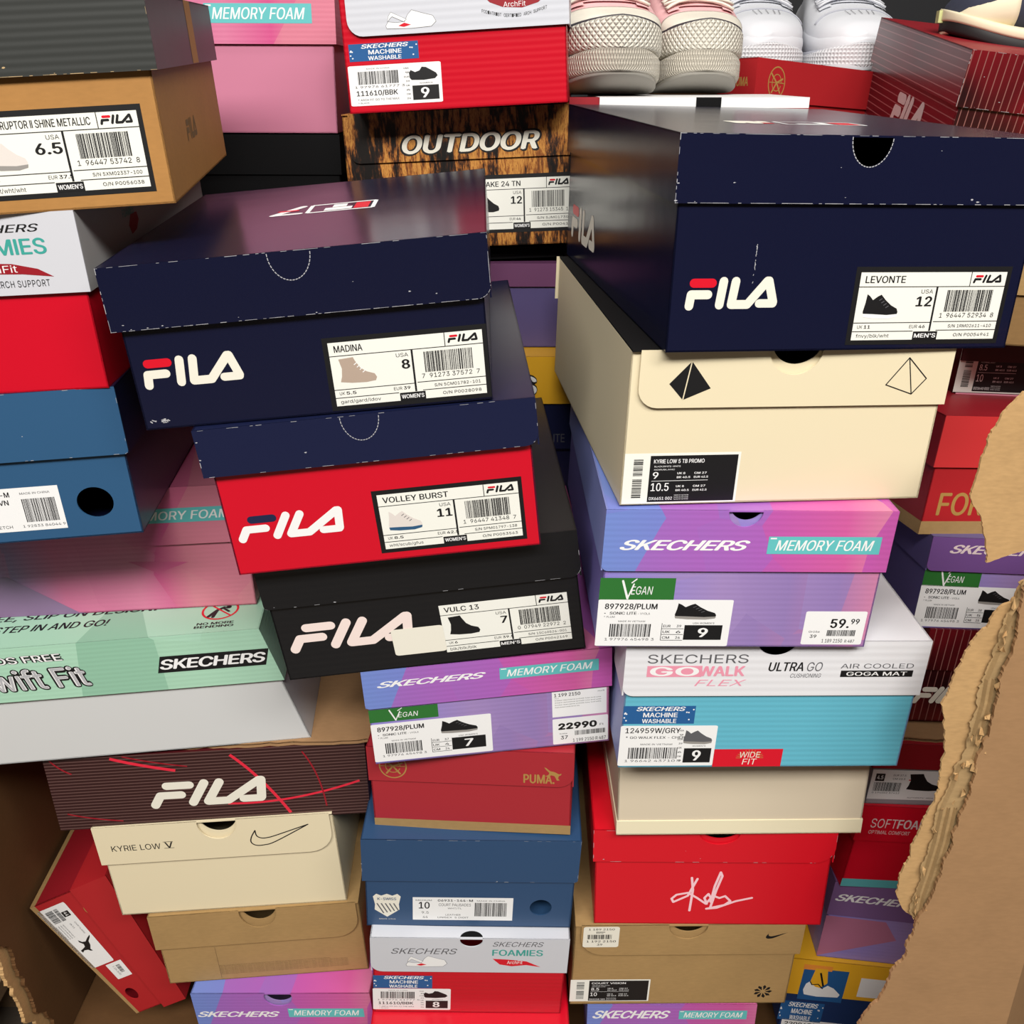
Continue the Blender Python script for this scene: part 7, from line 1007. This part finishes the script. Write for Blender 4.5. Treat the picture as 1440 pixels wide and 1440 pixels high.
def sneaker(kind, label, loc, yaw, mirror=1, pitch=0., group=None, L=.285, wid=.052):
    r = tag(empty('sneaker', (loc[0], loc[1], loc[2]+ZS), (R3(pitch), 0, R3(yaw))), label, 'sneaker', group); asym = .1*mirror
    K = dict(parent=r, L=L, asym=asym, base=wid)
    if kind == 'pink':
        sp = lambda t: .020*max(0, 1-t/.28)**1.6
        loft('outsole', m='under', wid=wid*.93, zb=lambda t: sp(t)-.0005, zt=lambda t: sp(t)+.006, n=5, **K)
        loft('midsole', m='zig', wid=wid*.985, zb=lambda t: sp(t)+.003, zt=lambda t: sp(t)*.8+.030, n=5, **K)
        loft('foxing', m='diamond', wid=wid, zb=lambda t: sp(t)*.8+.027, zt=lambda t: sp(t)*.5+.060-.006*min(1, t*3), n=6, **K)
        loft('pinline', m='seam', wid=wid*.975, zb=lambda t: .05, zt=lambda t: sp(t)*.5+.0612-.006*min(1, t*3), n=6, **K)
        zb = lambda t: .04; top = [(0, .066), (.05, .072), (.12, .077), (.2, .084), (.3, .098), (.45, .124), (.58, .146), (.66, .146), (.8, .128), (1, .135)]; zt = lambda t: lerp(top, t); n = 2.6; uw = wid*.945
        loft('upper', m='canvas', wid=uw, zb=zb, zt=zt, n=n, **K); loft('toe_cap', m='rubber', wid=uw, zb=zb, zt=zt, n=n, t1=.15, grow=.0012, K=24, **K)
        lc = 'lace'; rr = .0034
    else:
        sp = lambda t: .012*max(0, 1-t/.25)**1.6
        loft('sole', m='rubber' if kind == 'trail' else 'leather', wid=wid, zb=lambda t: sp(t), zt=lambda t: sp(t)*.7+.036, n=6, **K)
        if kind == 'white': loft('toe_bumper', m='pits', wid=wid*1.004, zb=lambda t: sp(t)+.004, zt=lambda t: sp(t)*.7+.037, n=5, t1=.3, K=26, **K); loft('welt', m='sew', wid=wid*.985, zb=lambda t: .02, zt=lambda t: sp(t)*.7+.0372, n=5, **K)
        top = [(0, .056), (.04, .070), (.1, .079), (.2, .088), (.3, .098), (.42, .118), (.55, .142), (.62, .140), (.8, .112), (1, .120)]; zb = lambda t: .022; zt = lambda t: lerp(top, t); n = 2.5; uw = wid*.955
        loft('upper', m='leather', wid=uw, zb=zb, zt=zt, n=n, **K); loft('toe_overlay', m='leather', wid=uw, zb=zb, zt=lambda t: zt(t)-.018+.10*max(0, .12-t), n=2.6, t1=.34, grow=.0014, K=26, **K)
        b = MB()
        for t, dz in ((.17, 0), (.178, 0)):
            tube(b, [surf(L, uw, zb, zt, n, t, a, .0009, asym=asym, base=wid) for a in range(20, 161, 7)], .0006, 'sew', 5)
        for i in range(5):
            for a in (76, 83, 90, 97, 104): q = surf(L, uw, zb, zt, n, .1+.013*i, a, .0002, asym=asym, base=wid); b.add([(q[0]+.0011*math.cos(h), q[1]+.0011*math.sin(h), q[2]+.0006-.0002*math.sin(h)) for h in (0, 1, 2, 3, 4, 5)], [(0, 1, 2, 3, 4, 5)], 'seam')
        b.build('stitching', r, smooth=True); lc = 'leather'; rr = .0036
    t9 = .19 if kind == 'pink' else .26; tg = MB(); row = 9
    vs = [surf(L, uw, zb, zt, n, t9+.34*i/9, 66+48*j/row, .002, asym=asym, base=wid) for i in range(10) for j in range(row+1)]; tg.add(vs, [(i*(row+1)+j, (i+1)*(row+1)+j, (i+1)*(row+1)+j+1, i*(row+1)+j+1) for i in range(9) for j in range(row)], 'canvas' if kind == 'pink' else 'leather'); tg.build('tongue', r, smooth=True)
    for s in (0, 1):
        ey = MB(); vs = [surf(L, uw, zb, zt, n, t9-.03+.4*i/9, (114+20*j/4) if s else (46+20*j/4), .0022, asym=asym, base=wid) for i in range(10) for j in range(5)]; ey.add(vs, [(i*5+j, (i+1)*5+j, (i+1)*5+j+1, i*5+j+1) for i in range(9) for j in range(4)], 'canvas' if kind == 'pink' else 'leather'); ey.build('eyestay', r, smooth=True)
    b = MB(); rn = random.Random(int(loc[0]*1000))
    for i in range(7):
        t = (.18 if kind == 'pink' else .25)+.056*i
        for sgn in (1, -1):
            tube(b, [surf(L, uw, zb, zt, n, t+.045*k/8*(1)+rn.uniform(-.002, .002), 90+sgn*(42-84*k/8), .0042+.002*math.sin(math.pi*k/8)+.001*(sgn > 0), asym=asym, base=wid) for k in range(9)], rr, lc, 7, .45)
    if kind == 'pink':
        for s in (1, -1):
            p0 = Vector(surf(L, uw, zb, zt, n, .56, 90, .008, asym=asym, base=wid)); tube(b, [p0+Vector((s*.030*math.sin(math.pi*k/9)+s*.012*k/9, -.05*k/9+.01*math.sin(k), .012*math.sin(math.pi*k/9)-.02*(k/9)**2)) for k in range(10)], rr, lc, 7, .5)
    b.build('laces', r, smooth=True)
    return r
sneaker('pink', 'pink canvas sneaker with cream platform toe next to the ribbed white box lid', (.104, 1.03, .973), 5, -1, group='pink canvas sneakers', wid=.0555)
sneaker('pink', 'pink canvas platform sneaker nearer the white leather pair', (.2, 1.10, .973), 6, 1, group='pink canvas sneakers', wid=.049)
sneaker('white', 'white leather sneaker beside the pink pair, behind the gold emblem box', (.335, 1.40, .985), 6, 1, group='white leather sneakers', wid=.06)
sneaker('white', 'white leather sneaker nearest the dark red leaning box', (.459, 1.405, .985), -2, -1, group='white leather sneakers', wid=.06)
def runner(loc, yaw, pitch, roll):
    """navy and cream running shoe seen from the side, on the leaning red box"""
    r = tag(empty('running_shoe', (loc[0], loc[1], loc[2]+ZS), (R3(pitch), R3(roll), R3(yaw))), 'navy and cream running shoe on the leaning dark red box, cut by the frame', 'running shoe'); L = .29; wid = .052; K = dict(parent=r, L=L, asym=.08)
    sp = lambda t: .026*max(0, 1-t/.3)**1.5+.006*max(0, (t-.85)/.15)
    loft('outsole', m='outs', wid=wid*.98, zb=lambda t: sp(t), zt=lambda t: sp(t)*.9+.018, n=5, **K); loft('midsole', m='foam', wid=wid*1.01, zb=lambda t: sp(t)*.95+.012, zt=lambda t: sp(t)*.8+.027+.012*max(0, (t-.4)), n=4.5, **K)
    top = [(0, .05), (.06, .068), (.15, .08), (.3, .095), (.45, .12), (.55, .135), (.7, .112), (.85, .105), (1, .125)]; zb = lambda t: .022; zt = lambda t: lerp(top, t)
    loft('upper', m='knit', wid=wid*.94, zb=zb, zt=zt, n=2.5, **K); loft('toe_guard', m='foam', wid=wid*.94, zb=zb, zt=lambda t: zt(t)-.012, n=2.5, t1=.22, grow=.0013, K=20, **K)
    b = MB(); b.box(-.006, -.0015, .034, .006, .010, .046, 'lime'); b.build('pull_tab', r)
    b = MB()
    for i in range(5):
        for s in (1, -1): tube(b, [surf(L, wid*.94, zb, zt, 2.5, .27+.055*i+.04*k/8, 90+s*(40-80*k/8), .004, asym=.08) for k in range(9)], .003, 'foam', 6, .5)
    b.build('laces', r, smooth=True)
runner((.463, 1.19, 1.009), -97, 0, 0)
